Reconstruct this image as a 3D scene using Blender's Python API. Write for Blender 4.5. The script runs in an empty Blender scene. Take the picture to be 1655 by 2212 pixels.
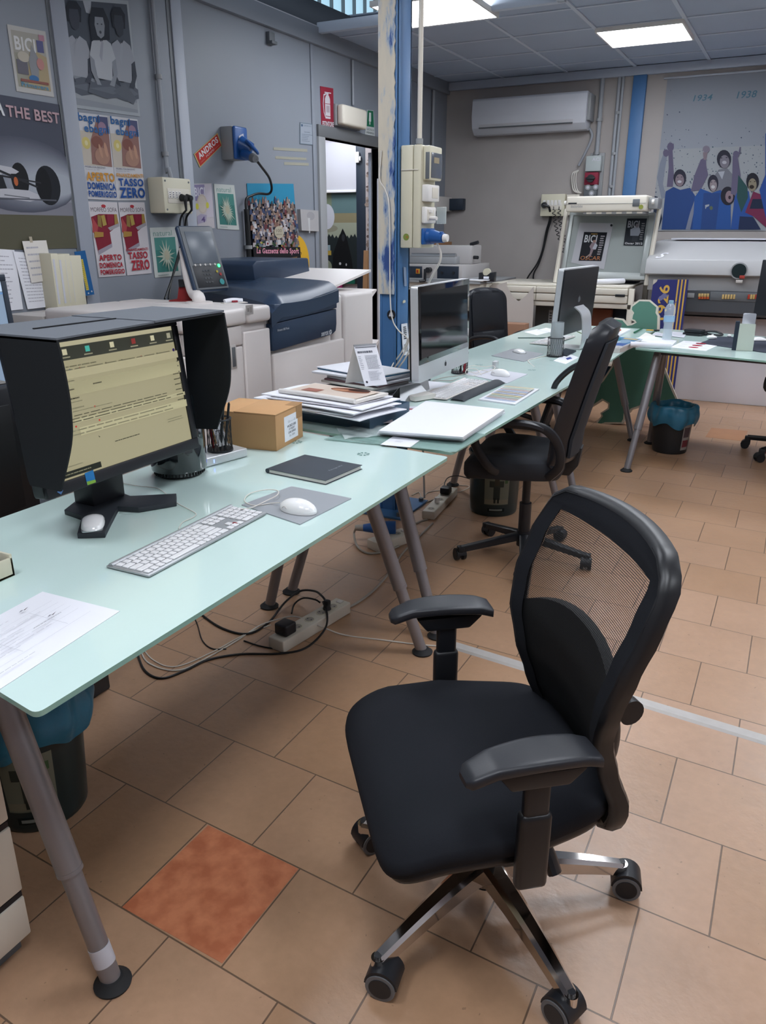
import bpy, bmesh, math, random
from mathutils import Vector, Matrix, noise
random.seed(7)
PI = math.pi
sc = bpy.context.scene
col = sc.collection

# ------------------------------------------------------------------ camera
F_PX, CX, CY = 1683.0, 827.5, 1106.0
PITCH = math.atan(606 / F_PX)
YAW = math.atan(923 / math.hypot(F_PX, 606))
EYE = Vector((0, 0, 1.45))
FW = Vector((-math.sin(YAW) * math.cos(PITCH), math.cos(YAW) * math.cos(PITCH), -math.sin(PITCH)))
RT = Vector((math.cos(YAW), math.sin(YAW), 0))
UP = RT.cross(FW)
cam_data = bpy.data.cameras.new('camera')
cam = bpy.data.objects.new('camera', cam_data)
col.objects.link(cam)
cam_data.sensor_fit = 'VERTICAL'
cam_data.sensor_height = 36.0
cam_data.lens = F_PX / 2212 * 36.0
cam_data.clip_start = 0.05
cam.matrix_world = Matrix((
    (RT.x, UP.x, -FW.x, EYE.x), (RT.y, UP.y, -FW.y, EYE.y), (RT.z, UP.z, -FW.z, EYE.z), (0, 0, 0, 1)))
sc.camera = cam

# ------------------------------------------------------------------ light and exposure
sc.view_settings.view_transform = 'Standard'
sc.view_settings.look = 'None'
sc.view_settings.gamma = 1.0
sc.view_settings.use_curve_mapping = False
sc.view_settings.exposure = 1.0
LED = 12.5          # radiance of the ceiling LED panels
SKYLIGHT = .42      # radiance of the high windows of the hall behind
world = bpy.data.worlds.new('world')
sc.world = world
world.use_nodes = True
wb = world.node_tree.nodes['Background']
wb.inputs[0].default_value = (0.62, 0.72, 0.85, 1)
wb.inputs[1].default_value = 0.35
sc.cycles.max_bounces = 8
sc.cycles.transparent_max_bounces = 16
sc.cycles.caustics_reflective = False
sc.cycles.caustics_refractive = False
sc.cycles.sample_clamp_indirect = 4.0


# ------------------------------------------------------------------ measuring: a point of the photo on a known plane
def ray(u, v):
    return FW * F_PX + RT * (u - CX) - UP * (v - CY)


def Pz(u, v, z):
    d = ray(u, v)
    return EYE + d * ((z - EYE.z) / d.z)


def Px(u, v, x):
    d = ray(u, v)
    return EYE + d * (x / d.x)


def Py(u, v, y):
    d = ray(u, v)
    return EYE + d * (y / d.y)


def Hz(p, v):
    """height above p=(x,y) whose picture falls on row v"""
    lo, hi = -1.0, 6.0
    for _ in range(50):
        m = (lo + hi) / 2
        q = Vector((p[0], p[1], m)) - EYE
        vv = CY - F_PX * q.dot(UP) / q.dot(FW)
        if vv > v:
            lo = m
        else:
            hi = m
    return m


# ------------------------------------------------------------------ materials
def srgb(h):
    if isinstance(h, str):
        h = h.lstrip('#')
        c = [int(h[i:i + 2], 16) / 255 for i in (0, 2, 4)]
    else:
        c = list(h)
    return tuple((x / 12.92 if x <= 0.04045 else ((x + 0.055) / 1.055) ** 2.4) for x in c) + (1,)


MC = {}


def mat(name, colr='808080', rough=0.5, metal=0.0, var=0.0, vscale=6.0, bump=0.0, bscale=60.0, coat=0.0, emit=None,
        estr=1.0, spec=0.5, alpha=1.0, trans=0.0, ior=1.45, col2=None):
    if name in MC:
        return MC[name]
    m = bpy.data.materials.new(name)
    m.use_nodes = True
    nt = m.node_tree
    b = nt.nodes['Principled BSDF']
    c = srgb(colr)
    b.inputs['Base Color'].default_value = c
    b.inputs['Roughness'].default_value = rough
    b.inputs['Metallic'].default_value = metal
    b.inputs['Specular IOR Level'].default_value = spec
    b.inputs['IOR'].default_value = ior
    b.inputs['Coat Weight'].default_value = coat
    b.inputs['Coat Roughness'].default_value = 0.06
    b.inputs['Alpha'].default_value = alpha
    b.inputs['Transmission Weight'].default_value = trans
    if emit:
        b.inputs['Emission Color'].default_value = srgb(emit)
        b.inputs['Emission Strength'].default_value = estr
    tc = nt.nodes.new('ShaderNodeTexCoord')
    if var > 0 or col2:
        n = nt.nodes.new('ShaderNodeTexNoise')
        n.inputs['Scale'].default_value = vscale
        n.inputs['Detail'].default_value = 4
        nt.links.new(tc.outputs['Object'], n.inputs['Vector'])
        mx = nt.nodes.new('ShaderNodeMix')
        mx.data_type = 'RGBA'
        if col2:
            mx.inputs['A'].default_value = c
            mx.inputs['B'].default_value = srgb(col2)
            cr = nt.nodes.new('ShaderNodeMapRange')
            cr.inputs['From Min'].default_value = 0.38
            cr.inputs['From Max'].default_value = 0.62
            nt.links.new(n.outputs['Fac'], cr.inputs['Value'])
            nt.links.new(cr.outputs['Result'], mx.inputs['Factor'])
        else:
            mx.inputs['A'].default_value = tuple(x * (1 - var) for x in c[:3]) + (1,)
            mx.inputs['B'].default_value = tuple(min(1, x * (1 + var)) for x in c[:3]) + (1,)
            nt.links.new(n.outputs['Fac'], mx.inputs['Factor'])
        nt.links.new(mx.outputs['Result'], b.inputs['Base Color'])
    if bump > 0:
        n2 = nt.nodes.new('ShaderNodeTexNoise')
        n2.inputs['Scale'].default_value = bscale
        n2.inputs['Detail'].default_value = 3
        nt.links.new(tc.outputs['Object'], n2.inputs['Vector'])
        bp = nt.nodes.new('ShaderNodeBump')
        bp.inputs['Strength'].default_value = bump
        bp.inputs['Distance'].default_value = 0.002
        nt.links.new(n2.outputs['Fac'], bp.inputs['Height'])
        nt.links.new(bp.outputs['Normal'], b.inputs['Normal'])
    MC[name] = m
    return m


def flat(h):
    """printed ink or plain paint of one colour"""
    k = [max(0, int(int(h[i:i + 2], 16) * .93)) for i in (0, 2, 4)]
    return mat('ink_' + h, '%02X%02X%02X' % tuple(k), rough=0.65, spec=0.25)


def M(name):
    return MC[name]


mat('white_plastic', 'D9D6D2', 0.42, bump=0.05, bscale=300)
mat('printer_white', 'D8D2CF', 0.45, var=0.02)
mat('printer_grey', 'B9B4B0', 0.5)
mat('cream_plastic', 'C9C4AE', 0.45, var=0.03)
mat('beige_plastic', 'CFC9BC', 0.45)
mat('grey_plastic', '8C8E90', 0.5)
mat('mid_grey', '5E6266', 0.5)
mat('black_plastic', '1B1D22', 0.42)
mat('black_gloss', '0B0D10', 0.08, coat=0.6)
mat('black_rubber', '1D1E20', 0.7)
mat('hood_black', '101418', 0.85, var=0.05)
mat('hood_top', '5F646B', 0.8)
mat('navy', '2A3A50', 0.38, var=0.03)
mat('navy_dark', '1D2836', 0.45)
mat('alu', 'B4B7BA', 0.32, metal=0.9)
mat('alu_light', 'D2D4D6', 0.38, metal=0.55)
mat('chrome', 'C9C4C0', 0.09, metal=1.0)
mat('leg_metal', '88868A', 0.36, metal=0.5, var=0.05)
mat('leg_dark', '5C5D60', 0.36, metal=0.7)
mat('rubber_grey', '6B6D70', 0.6)
mat('blue_plastic', '205292', 0.35)
mat('white_gloss', 'ECECEC', 0.12, coat=0.5)
mat('paper', 'DDDEE4', 0.7, spec=0.2)
mat('paper_warm', 'D4D0CA', 0.7, spec=0.2)
mat('paper_grey', 'BFC0C8', 0.7, spec=0.2)
mat('cardboard', 'B98F63', 0.75, var=0.04, vscale=14)
mat('cardboard_dark', '8E6848', 0.8)
mat('wood_pale', 'B48C66', 0.6, var=0.1, vscale=12)
mat('cable_black', '141517', 0.45)
mat('cable_white', 'CFCBC3', 0.45)
mat('cable_grey', '9B958C', 0.5)
mat('seat_fabric', '1D1F24', 0.92, var=0.12, vscale=300, bump=0.25, bscale=900, spec=0.2)
mat('leather', '191C22', 0.33, bump=0.06, bscale=250)
mat('fabric_grey', '24272D', 0.85, var=0.08, vscale=200)
mat('chair_plastic', '1B1C1F', 0.38)
mat('arm_top', '25272C', 0.4, bump=0.05, bscale=500)
mat('bag_blue', '2A7090', 0.3, bump=0.9, bscale=30, var=0.12, vscale=20)
mat('bucket_green', '1C2B2C', 0.3)
mat('bin_black', '1D1F22', 0.4)
mat('pillar_blue', '3F6A98', 0.5, var=0.12, vscale=5)
mat('screen_grey', '5B6068', 0.15)
mat('platemaker', 'A9A9AA', 0.45, var=0.02)
mat('platemaker_dark', '44474C', 0.5)
mat('board_white', 'DADAE2', 0.5)
mat('foam_green', '4A7767', 0.6, var=0.04)
mat('foam_edge', 'C9C2B4', 0.7)
mat('glass_clear', 'F2F6F6', 0.02, trans=1.0, ior=1.3)
mat('plastic_sheet', 'DCE6E6', 0.1, alpha=0.35)


def glass_desk_mat():
    m = bpy.data.materials.new('frosted_glass')
    m.use_nodes = True
    b = m.node_tree.nodes['Principled BSDF']
    b.inputs['Base Color'].default_value = srgb('C3D9D4')
    b.inputs['Roughness'].default_value = 0.09
    b.inputs['IOR'].default_value = 1.5
    b.inputs['Coat Weight'].default_value = 0.15
    MC['frosted_glass'] = m
    e = bpy.data.materials.new('glass_edge')
    e.use_nodes = True
    b = e.node_tree.nodes['Principled BSDF']
    b.inputs['Base Color'].default_value = srgb('8FB5A8')
    b.inputs['Roughness'].default_value = 0.12
    MC['glass_edge'] = e


glass_desk_mat()


def mesh_fabric():
    """open-weave mesh: round holes on a staggered grid"""
    m = bpy.data.materials.new('mesh_fabric')
    m.use_nodes = True
    nt = m.node_tree
    b = nt.nodes['Principled BSDF']
    b.inputs['Base Color'].default_value = srgb('17181A')
    b.inputs['Roughness'].default_value = 0.7
    tc = nt.nodes.new('ShaderNodeTexCoord')
    br = nt.nodes.new('ShaderNodeSeparateXYZ')
    nt.links.new(tc.outputs['Object'], br.inputs[0])

    def mth(op, a, bb=None):
        n = nt.nodes.new('ShaderNodeMath')
        n.operation = op
        for i, s in enumerate((a, bb)):
            if s is None:
                continue
            if isinstance(s, (int, float)):
                n.inputs[i].default_value = s
            else:
                nt.links.new(s, n.inputs[i])
        return n.outputs[0]
    k = 2 * PI / 0.0075
    sx = mth('SINE', mth('MULTIPLY', br.outputs['X'], k))
    sz = mth('SINE', mth('MULTIPLY', br.outputs['Z'], k))
    pr = mth('MULTIPLY', sx, sz)
    hole = mth('GREATER_THAN', mth('ABSOLUTE', pr), 0.33)
    nt.links.new(mth('SUBTRACT', 1.0, mth('MULTIPLY', hole, 0.92)), b.inputs['Alpha'])
    MC['mesh_fabric'] = m


mesh_fabric()


def floor_mat():
    m = bpy.data.materials.new('floor_tiles')
    m.use_nodes = True
    nt = m.node_tree
    b = nt.nodes['Principled BSDF']
    tc = nt.nodes.new('ShaderNodeTexCoord')
    sp = nt.nodes.new('ShaderNodeSeparateXYZ')
    nt.links.new(tc.outputs['Object'], sp.inputs[0])

    def mth(op, a, bb=None, c=None):
        n = nt.nodes.new('ShaderNodeMath')
        n.operation = op
        for i, s in enumerate((a, bb, c)):
            if s is None:
                continue
            if isinstance(s, (int, float)):
                n.inputs[i].default_value = s
            else:
                nt.links.new(s, n.inputs[i])
        return n.outputs[0]
    # tiles run a few degrees off the walls
    vv = mth('ADD', mth('MULTIPLY', sp.outputs['X'], 0.062), mth('ADD', sp.outputs['Y'], 3.7229 - 1.171 + 0.303 * 24))
    uu = mth('ADD', sp.outputs['X'], -2.05 + 1.157 + 0.30 * 20)
    cb = nt.nodes.new('ShaderNodeCombineXYZ')
    nt.links.new(uu, cb.inputs[0])
    nt.links.new(vv, cb.inputs[1])
    br = nt.nodes.new('ShaderNodeTexBrick')
    br.offset = 0.5
    br.offset_frequency = 2
    br.inputs['Scale'].default_value = 1.0
    br.inputs['Brick Width'].default_value = 0.30
    br.inputs['Row Height'].default_value = 0.303
    br.inputs['Mortar Size'].default_value = 0.0022
    br.inputs['Mortar Smooth'].default_value = 0.3
    br.inputs['Bias'].default_value = 0.0
    br.inputs['Color1'].default_value = srgb('AF8C71')
    br.inputs['Color2'].default_value = srgb('A68264')
    br.inputs['Mortar'].default_value = srgb('66503F')
    nt.links.new(cb.outputs[0], br.inputs['Vector'])
    n = nt.nodes.new('ShaderNodeTexNoise')
    n.inputs['Scale'].default_value = 3.0
    n.inputs['Detail'].default_value = 8
    n.inputs['Roughness'].default_value = 0.65
    nt.links.new(tc.outputs['Object'], n.inputs['Vector'])
    n2 = nt.nodes.new('ShaderNodeTexNoise')
    n2.inputs['Scale'].default_value = 45.0
    n2.inputs['Detail'].default_value = 4
    nt.links.new(tc.outputs['Object'], n2.inputs['Vector'])
    f = mth('ADD', mth('MULTIPLY', n.outputs['Fac'], 0.34), mth('MULTIPLY', n2.outputs['Fac'], 0.22))
    n3 = nt.nodes.new('ShaderNodeTexNoise')
    n3.inputs['Scale'].default_value = 70.0
    n3.inputs['Detail'].default_value = 2
    nt.links.new(tc.outputs['Object'], n3.inputs['Vector'])
    f = mth('ADD', f, 0.72)
    f = mth('SUBTRACT', f, mth('MULTIPLY', mth('GREATER_THAN', n3.outputs['Fac'], 0.735), 0.35))
    mx = nt.nodes.new('ShaderNodeVectorMath')
    mx.operation = 'SCALE'
    nt.links.new(br.outputs['Color'], mx.inputs[0])
    nt.links.new(f, mx.inputs['Scale'])
    nt.links.new(mx.outputs[0], b.inputs['Base Color'])
    rg = mth('ADD', mth('MULTIPLY', n2.outputs['Fac'], 0.22), 0.24)
    nt.links.new(rg, b.inputs['Roughness'])
    bp = nt.nodes.new('ShaderNodeBump')
    bp.inputs['Strength'].default_value = 0.55
    bp.inputs['Distance'].default_value = 0.002
    hh = mth('SUBTRACT', mth('MULTIPLY', n2.outputs['Fac'], 0.9), mth('MULTIPLY', br.outputs['Fac'], 1.5))
    nt.links.new(hh, bp.inputs['Height'])
    nt.links.new(bp.outputs['Normal'], b.inputs['Normal'])
    b.inputs['Specular IOR Level'].default_value = 0.75
    MC['floor_tiles'] = m


floor_mat()
mat('terracotta', 'C67E5A', 0.42, col2='AC6444', vscale=20, bump=0.4, bscale=60)
mat('terracotta_pale', 'B5835F', 0.42, var=0.1, vscale=9, bump=0.4, bscale=60)
mat('wall_metal', '7D828B', 0.5, var=0.05, vscale=1.5, bump=0.04, bscale=200)
mat('wall_plaster', '9F9996', 0.85, var=0.08, vscale=3, bump=0.35, bscale=120)
mat('wall_white', 'B9B7BD', 0.7, var=0.03, vscale=2)
mat('trim_grey', 'AEB6C4', 0.4, metal=0.1)
mat('trim_light', 'A9AEB8', 0.5)
mat('door_frame', '5E6062', 0.45)
mat('ceiling_tile', 'A0ACC0', 0.8, var=0.06, vscale=2)  # tile and grid colours lightened and blued to carry lamp glare
mat('ceiling_grid', 'B8C2D0', 0.5)
mat('conduit', '90949A', 0.5)


# ------------------------------------------------------------------ mesh building
TXT = {}


def text_geo(s, bold=0.0, shear=0.0):
    k = (s, bold, shear)
    if k not in TXT:
        cu = bpy.data.curves.new('lettering', 'FONT')
        cu.body = s
        cu.size = 1.0
        cu.offset = bold * .8
        cu.space_character = 1.0 + bold * 2.6
        cu.shear = shear
        cu.resolution_u = 3
        cu.align_x = 'LEFT'
        ob = bpy.data.objects.new('lettering', cu)
        me = bpy.data.meshes.new_from_object(ob)
        vs = [(v.co.x, v.co.y) for v in me.vertices]
        fs = [tuple(p.vertices) for p in me.polygons]
        bpy.data.objects.remove(ob)
        bpy.data.curves.remove(cu)
        bpy.data.meshes.remove(me)
        if vs:
            x0 = min(v[0] for v in vs); x1 = max(v[0] for v in vs)
            y0 = min(v[1] for v in vs); y1 = max(v[1] for v in vs)
            vs = [((v[0] - x0) / max(1e-6, x1 - x0), (v[1] - y0) / max(1e-6, y1 - y0)) for v in vs]
            TXT[k] = (vs, fs, (x1 - x0) / max(1e-6, y1 - y0))
        else:
            TXT[k] = ([], [], 1)
    return TXT[k]


def T(x=0, y=0, z=0):
    return Matrix.Translation((x, y, z))


def R(ax, deg):
    return Matrix.Rotation(math.radians(deg), 4, ax)


def frame_from(o, xd, yd):
    """matrix with origin o, x axis along xd, y axis near yd"""
    x = Vector(xd).normalized()
    z = x.cross(Vector(yd)).normalized()
    y = z.cross(x)
    return Matrix(((x.x, y.x, z.x, o[0]), (x.y, y.y, z.y, o[1]), (x.z, y.z, z.z, o[2]), (0, 0, 0, 1)))


def smooth_path(pts, n=6, closed=False):
    pts = [Vector(p) for p in pts]
    if len(pts) < 3:
        return pts
    out = []
    m = len(pts)
    rng = m if closed else m - 1
    for i in range(rng):
        p1, p2 = pts[i], pts[(i + 1) % m]
        p0 = pts[i - 1] if (i > 0 or closed) else p1 * 2 - p2
        p3 = pts[(i + 2) % m] if (i + 2 < m or closed) else p2 * 2 - p1
        for k in range(n):
            t = k / n
            out.append(0.5 * ((2 * p1) + (p2 - p0) * t + (2 * p0 - 5 * p1 + 4 * p2 - p3) * t * t +
                              (3 * p1 - p0 - 3 * p2 + p3) * t ** 3))
    if not closed:
        out.append(pts[-1])
    return out


class MB:
    def __init__(self, mtx=None):
        self.v = []
        self.f = []
        self.fm = []
        self.mats = []
        self.X = mtx or Matrix()

    def mi(self, m):
        if isinstance(m, str):
            m = MC[m] if m in MC else flat(m)
        if m not in self.mats:
            self.mats.append(m)
        return self.mats.index(m)

    def add(self, vs, fs, m, X=None):
        X = self.X @ X if X is not None else self.X
        b = len(self.v)
        self.v += [X @ Vector(p) for p in vs]
        k = self.mi(m)
        for f in fs:
            self.f.append([b + i for i in f])
            self.fm.append(k)
        return self

    def box(self, lo, hi, m, bev=0.0, seg=2, X=None):
        lo = Vector(lo); hi = Vector(hi)
        if bev <= 0:
            vs = [(x, y, z) for x in (lo.x, hi.x) for y in (lo.y, hi.y) for z in (lo.z, hi.z)]
            fs = [(0, 1, 3, 2), (4, 6, 7, 5), (0, 4, 5, 1), (2, 3, 7, 6), (0, 2, 6, 4), (1, 5, 7, 3)]
            return self.add(vs, fs, m, X)
        bm = bmesh.new()
        bmesh.ops.create_cube(bm, size=1.0)
        for v in bm.verts:
            v.co = Vector(((lo.x + hi.x) / 2 + v.co.x * (hi.x - lo.x), (lo.y + hi.y) / 2 + v.co.y * (hi.y - lo.y),
                           (lo.z + hi.z) / 2 + v.co.z * (hi.z - lo.z)))
        w = min(bev, min(abs(hi.x - lo.x), abs(hi.y - lo.y), abs(hi.z - lo.z)) * 0.49)
        bmesh.ops.bevel(bm, geom=bm.edges[:], offset=w, segments=seg, affect='EDGES', profile=0.5)
        return self.bm(bm, m, X)

    def bm(self, bm, m, X=None):
        bm.verts.index_update()
        self.add([v.co.copy() for v in bm.verts], [[v.index for v in f.verts] for f in bm.faces], m, X)
        bm.free()
        return self

    def cyl(self, p0, p1, r0, m, r1=None, seg=20, caps=True):
        p0 = Vector(p0); p1 = Vector(p1)
        r1 = r0 if r1 is None else r1
        d = (p1 - p0).normalized()
        a = d.orthogonal().normalized()
        b = d.cross(a)
        vs = []
        for p, r in ((p0, r0), (p1, r1)):
            for i in range(seg):
                t = 2 * PI * i / seg
                vs.append(p + (a * math.cos(t) + b * math.sin(t)) * r)
        fs = [(i, (i + 1) % seg, seg + (i + 1) % seg, seg + i) for i in range(seg)]
        if caps:
            fs += [tuple(range(seg - 1, -1, -1)), tuple(range(seg, 2 * seg))]
        return self.add(vs, fs, m)

    def tube(self, pts, r, m, seg=8, sm=6, closed=False, flatk=1.0, rfun=None, up=None):
        pts = smooth_path(pts, sm, closed) if sm else [Vector(p) for p in pts]
        n = len(pts)
        vs = []
        prev = None
        for i, p in enumerate(pts):
            if closed:
                d = pts[(i + 1) % n] - pts[i - 1]
            else:
                d = pts[min(i + 1, n - 1)] - pts[max(i - 1, 0)]
            if d.length < 1e-9:
                d = Vector((0, 0, 1))
            d.normalize()
            if up is not None:
                a = Vector(up).cross(d)
                a = a.normalized() if a.length > 1e-5 else d.orthogonal().normalized()
            elif prev is None:
                a = d.orthogonal().normalized()
            else:
                a = prev - d * prev.dot(d)
                a = a.normalized() if a.length > 1e-6 else d.orthogonal().normalized()
            prev = a
            b = d.cross(a)
            rr = rfun(i / (n - 1)) * r if rfun else r
            for k in range(seg):
                t = 2 * PI * k / seg
                vs.append(p + a * math.cos(t) * rr + b * math.sin(t) * rr * flatk)
        fs = []
        for i in range(n if closed else n - 1):
            j = (i + 1) % n
            for k in range(seg):
                fs.append((i * seg + k, i * seg + (k + 1) % seg, j * seg + (k + 1) % seg, j * seg + k))
        if not closed:
            fs += [tuple(range(seg - 1, -1, -1)), tuple((n - 1) * seg + k for k in range(seg))]
        return self.add(vs, fs, m)

    def prism(self, pts, z0, z1, m, X=None, side=None, bev=0.0):
        """polygon in local xy pushed from z0 to z1"""
        n = len(pts)
        if bev > 0:
            bm = bmesh.new()
            a = [bm.verts.new((p[0], p[1], z0)) for p in pts]
            b = [bm.verts.new((p[0], p[1], z1)) for p in pts]
            bm.faces.new(a[::-1]); bm.faces.new(b)
            for i in range(n):
                bm.faces.new((a[i], a[(i + 1) % n], b[(i + 1) % n], b[i]))
            bmesh.ops.bevel(bm, geom=bm.edges[:], offset=bev, segments=2, affect='EDGES', profile=0.5)
            return self.bm(bm, m, X)
        vs = [(p[0], p[1], z0) for p in pts] + [(p[0], p[1], z1) for p in pts]
        self.add(vs, [tuple(range(n - 1, -1, -1)), tuple(range(n, 2 * n))], m, X)
        self.add(vs, [(i, (i + 1) % n, n + (i + 1) % n, n + i) for i in range(n)], side or m, X)
        return self

    def lathe(self, prof, m, X=None, seg=28, cap=True):
        vs = []
        for r, z in prof:
            for k in range(seg):
                t = 2 * PI * k / seg
                vs.append((r * math.cos(t), r * math.sin(t), z))
        fs = []
        n = len(prof)
        for i in range(n - 1):
            for k in range(seg):
                fs.append((i * seg + k, i * seg + (k + 1) % seg, (i + 1) * seg + (k + 1) % seg, (i + 1) * seg + k))
        if cap:
            fs += [tuple(range(seg - 1, -1, -1)), tuple((n - 1) * seg + k for k in range(seg))]
        return self.add(vs, fs, m, X)

    def grid(self, fn, nu, nv, m, X=None, thick=0.0, nrm=None):
        vs = [Vector(fn(i / nu, j / nv)) for j in range(nv + 1) for i in range(nu + 1)]
        fs = [(j * (nu + 1) + i, j * (nu + 1) + i + 1, (j + 1) * (nu + 1) + i + 1, (j + 1) * (nu + 1) + i)
              for j in range(nv) for i in range(nu)]
        if thick:
            d = Vector(nrm).normalized() * thick if nrm is not None else Vector((0, 0, -thick))
            k = len(vs)
            vs2 = [v + d for v in vs]
            fs2 = [tuple(reversed([k + i for i in f])) for f in fs]
            rim = [i for i in range(nu + 1)] + [j * (nu + 1) + nu for j in range(1, nv + 1)] + \
                  [nv * (nu + 1) + i for i in range(nu - 1, -1, -1)] + [j * (nu + 1) for j in range(nv - 1, 0, -1)]
            fr = [(rim[(i + 1) % len(rim)], rim[i], k + rim[i], k + rim[(i + 1) % len(rim)]) for i in range(len(rim))]
            return self.add(vs + vs2, fs + fs2 + fr, m, X)
        return self.add(vs, fs, m, X)

    def ell(self, c, r, m, X=None, seg=20, rings=12, lo=-1.0):
        """ellipsoid, cut flat below lo"""
        prof = []
        a0 = math.asin(max(-1, lo))
        vs = []
        for i in range(rings + 1):
            a = a0 + (PI / 2 - a0) * i / rings
            for k in range(seg):
                t = 2 * PI * k / seg
                vs.append((c[0] + r[0] * math.cos(a) * math.cos(t), c[1] + r[1] * math.cos(a) * math.sin(t),
                           c[2] + r[2] * math.sin(a)))
        fs = []
        for i in range(rings):
            for k in range(seg):
                fs.append((i * seg + k, i * seg + (k + 1) % seg, (i + 1) * seg + (k + 1) % seg, (i + 1) * seg + k))
        fs.append(tuple(range(seg - 1, -1, -1)))
        return self.add(vs, fs, m, X)

    def text(self, s, x0, y0, x1, y1, m, X=None, bold=0.0, shear=0.0, z=0.0, fit=True, depth=0.0):
        vs, fs, asp = text_geo(s, bold, shear)
        if not fit:
            x1 = x0 + (y1 - y0) * asp
        self.add([(x0 + (x1 - x0) * a, y0 + (y1 - y0) * b, z) for a, b in vs], fs, m, X)
        return self

    def build(self, name, parent=None, world=False, sharp=35):
        me = bpy.data.meshes.new(name)
        X = Matrix()
        loc = None
        if parent is not None:
            if world:
                X = WM[parent].inverted()
        else:
            xs = [p.x for p in self.v]; ys = [p.y for p in self.v]; zs = [p.z for p in self.v]
            loc = Vector(((min(xs) + max(xs)) / 2, (min(ys) + max(ys)) / 2, min(zs)))
            X = Matrix.Translation(-loc)
        me.from_pydata([X @ p for p in self.v], [], self.f)
        for m in self.mats:
            me.materials.append(m)
        me.polygons.foreach_set('material_index', self.fm)
        me.polygons.foreach_set('use_smooth', [True] * len(self.f))
        me.validate()
        me.update()
        me.set_sharp_from_angle(angle=math.radians(sharp))
        o = bpy.data.objects.new(name, me)
        col.objects.link(o)
        if parent is not None:
            o.parent = parent
            WM[o] = WM[parent].copy()
        else:
            o.location = loc
            WM[o] = Matrix.Translation(loc)
        return o


WM = {}


def tag(o, label, cat, group=None, kind=None):
    o['label'] = label
    o['category'] = cat
    if group:
        o['group'] = group
    if kind:
        o['kind'] = kind
    return o


def thing(name, label, cat, loc=(0, 0, 0), rz=0.0, group=None):
    o = bpy.data.objects.new(name, None)
    col.objects.link(o)
    o.location = loc
    o.rotation_euler = (0, 0, math.radians(rz))
    o.empty_display_size = 0.05
    WM[o] = Matrix.Translation(loc) @ Matrix.Rotation(math.radians(rz), 4, 'Z')
    return tag(o, label, cat, group)


def struct(name, mb):
    o = mb.build(name)
    o['kind'] = 'structure'
    return o


def heading(a, b):
    """degrees of the direction a -> b seen from above"""
    return math.degrees(math.atan2(b[1] - a[1], b[0] - a[0]))


class Print(MB):
    """a sheet with printing, given by its four corners: art is laid out in 0..1 x 0..1 (y up)"""
    def __init__(self, bl, br, tr, tl, m='paper', thick=0.0012, curl=0.0):
        super().__init__()
        self.c = [Vector(p) for p in (bl, br, tr, tl)]
        self.n = ((self.c[1] - self.c[0]).cross(self.c[3] - self.c[0])).normalized()
        self.lay = 0
        o = -self.n * thick
        self.add([self.at(0, 0) + o, self.at(1, 0) + o, self.at(1, 1) + o, self.at(0, 1) + o,
                  self.at(0, 0), self.at(1, 0), self.at(1, 1), self.at(0, 1)],
                 [(3, 2, 1, 0), (4, 5, 6, 7), (0, 1, 5, 4), (1, 2, 6, 5), (2, 3, 7, 6), (3, 0, 4, 7)], m)

    def at(self, s, t):
        c = self.c
        return (c[0] * (1 - s) + c[1] * s) * (1 - t) + (c[3] * (1 - s) + c[2] * s) * t + self.n * (0.0004 * min(self.lay, 16) + 0.00004 * max(0, self.lay - 16))

    clamp = False

    def poly(self, pts, m):
        self.lay += 1
        if self.clamp:
            pts = [(min(1, max(0, a)), min(1, max(0, b))) for a, b in pts]
        return self.add([self.at(a, b) for a, b in pts], [tuple(range(len(pts)))], m)

    def rect(self, x0, y0, x1, y1, m):
        return self.poly([(x0, y0), (x1, y0), (x1, y1), (x0, y1)], m)

    def oval(self, cx, cy, rx, ry, m, n=20, rot=0):
        c, s = math.cos(rot), math.sin(rot)
        return self.poly([(cx + rx * math.cos(t) * c - ry * math.sin(t) * s, cy + rx * math.cos(t) * s + ry * math.sin(t) * c)
                          for t in [2 * PI * i / n for i in range(n)]], m)

    def words(self, s, x0, y0, x1, y1, m, bold=0.0, shear=0.0):
        self.lay += 1
        vs, fs, _ = text_geo(s, bold, shear)
        return self.add([self.at(x0 + (x1 - x0) * a, y0 + (y1 - y0) * b) for a, b in vs], fs, m)

    def lines(self, x0, y0, x1, y1, n, m, h=0.25, jag=0.3):
        """rows of unreadably small print"""
        self.lay += 1
        vs = []; fs = []
        for i in range(n):
            y = y1 + (y0 - y1) * (i + 0.5) / n
            hh = (y1 - y0) / n * h
            xe = x1 - (x1 - x0) * random.random() * jag
            x = x0
            while x < xe:
                w = (x1 - x0) * random.uniform(0.04, 0.14)
                xx = min(x + w, xe)
                k = len(vs)
                vs += [self.at(x, y - hh / 2), self.at(xx, y - hh / 2), self.at(xx, y + hh / 2), self.at(x, y + hh / 2)]
                fs.append((k, k + 1, k + 2, k + 3))
                x = xx + (x1 - x0) * 0.015
        return self.add(vs, fs, m)

# ================================================================== the room
XL, YB = -3.54, 8.30          # left partition, back wall
ZC = 2.88                     # dropped ceiling
DY0, DY1, DZ = 5.83, 6.80, 2.15
XR, YF = 3.0, -2.4

mb = MB(); mb.box((-7.2, YF - .1, -0.1), (XR + .1, 10.2, 0), 'floor_tiles'); struct('floor', mb)
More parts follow.
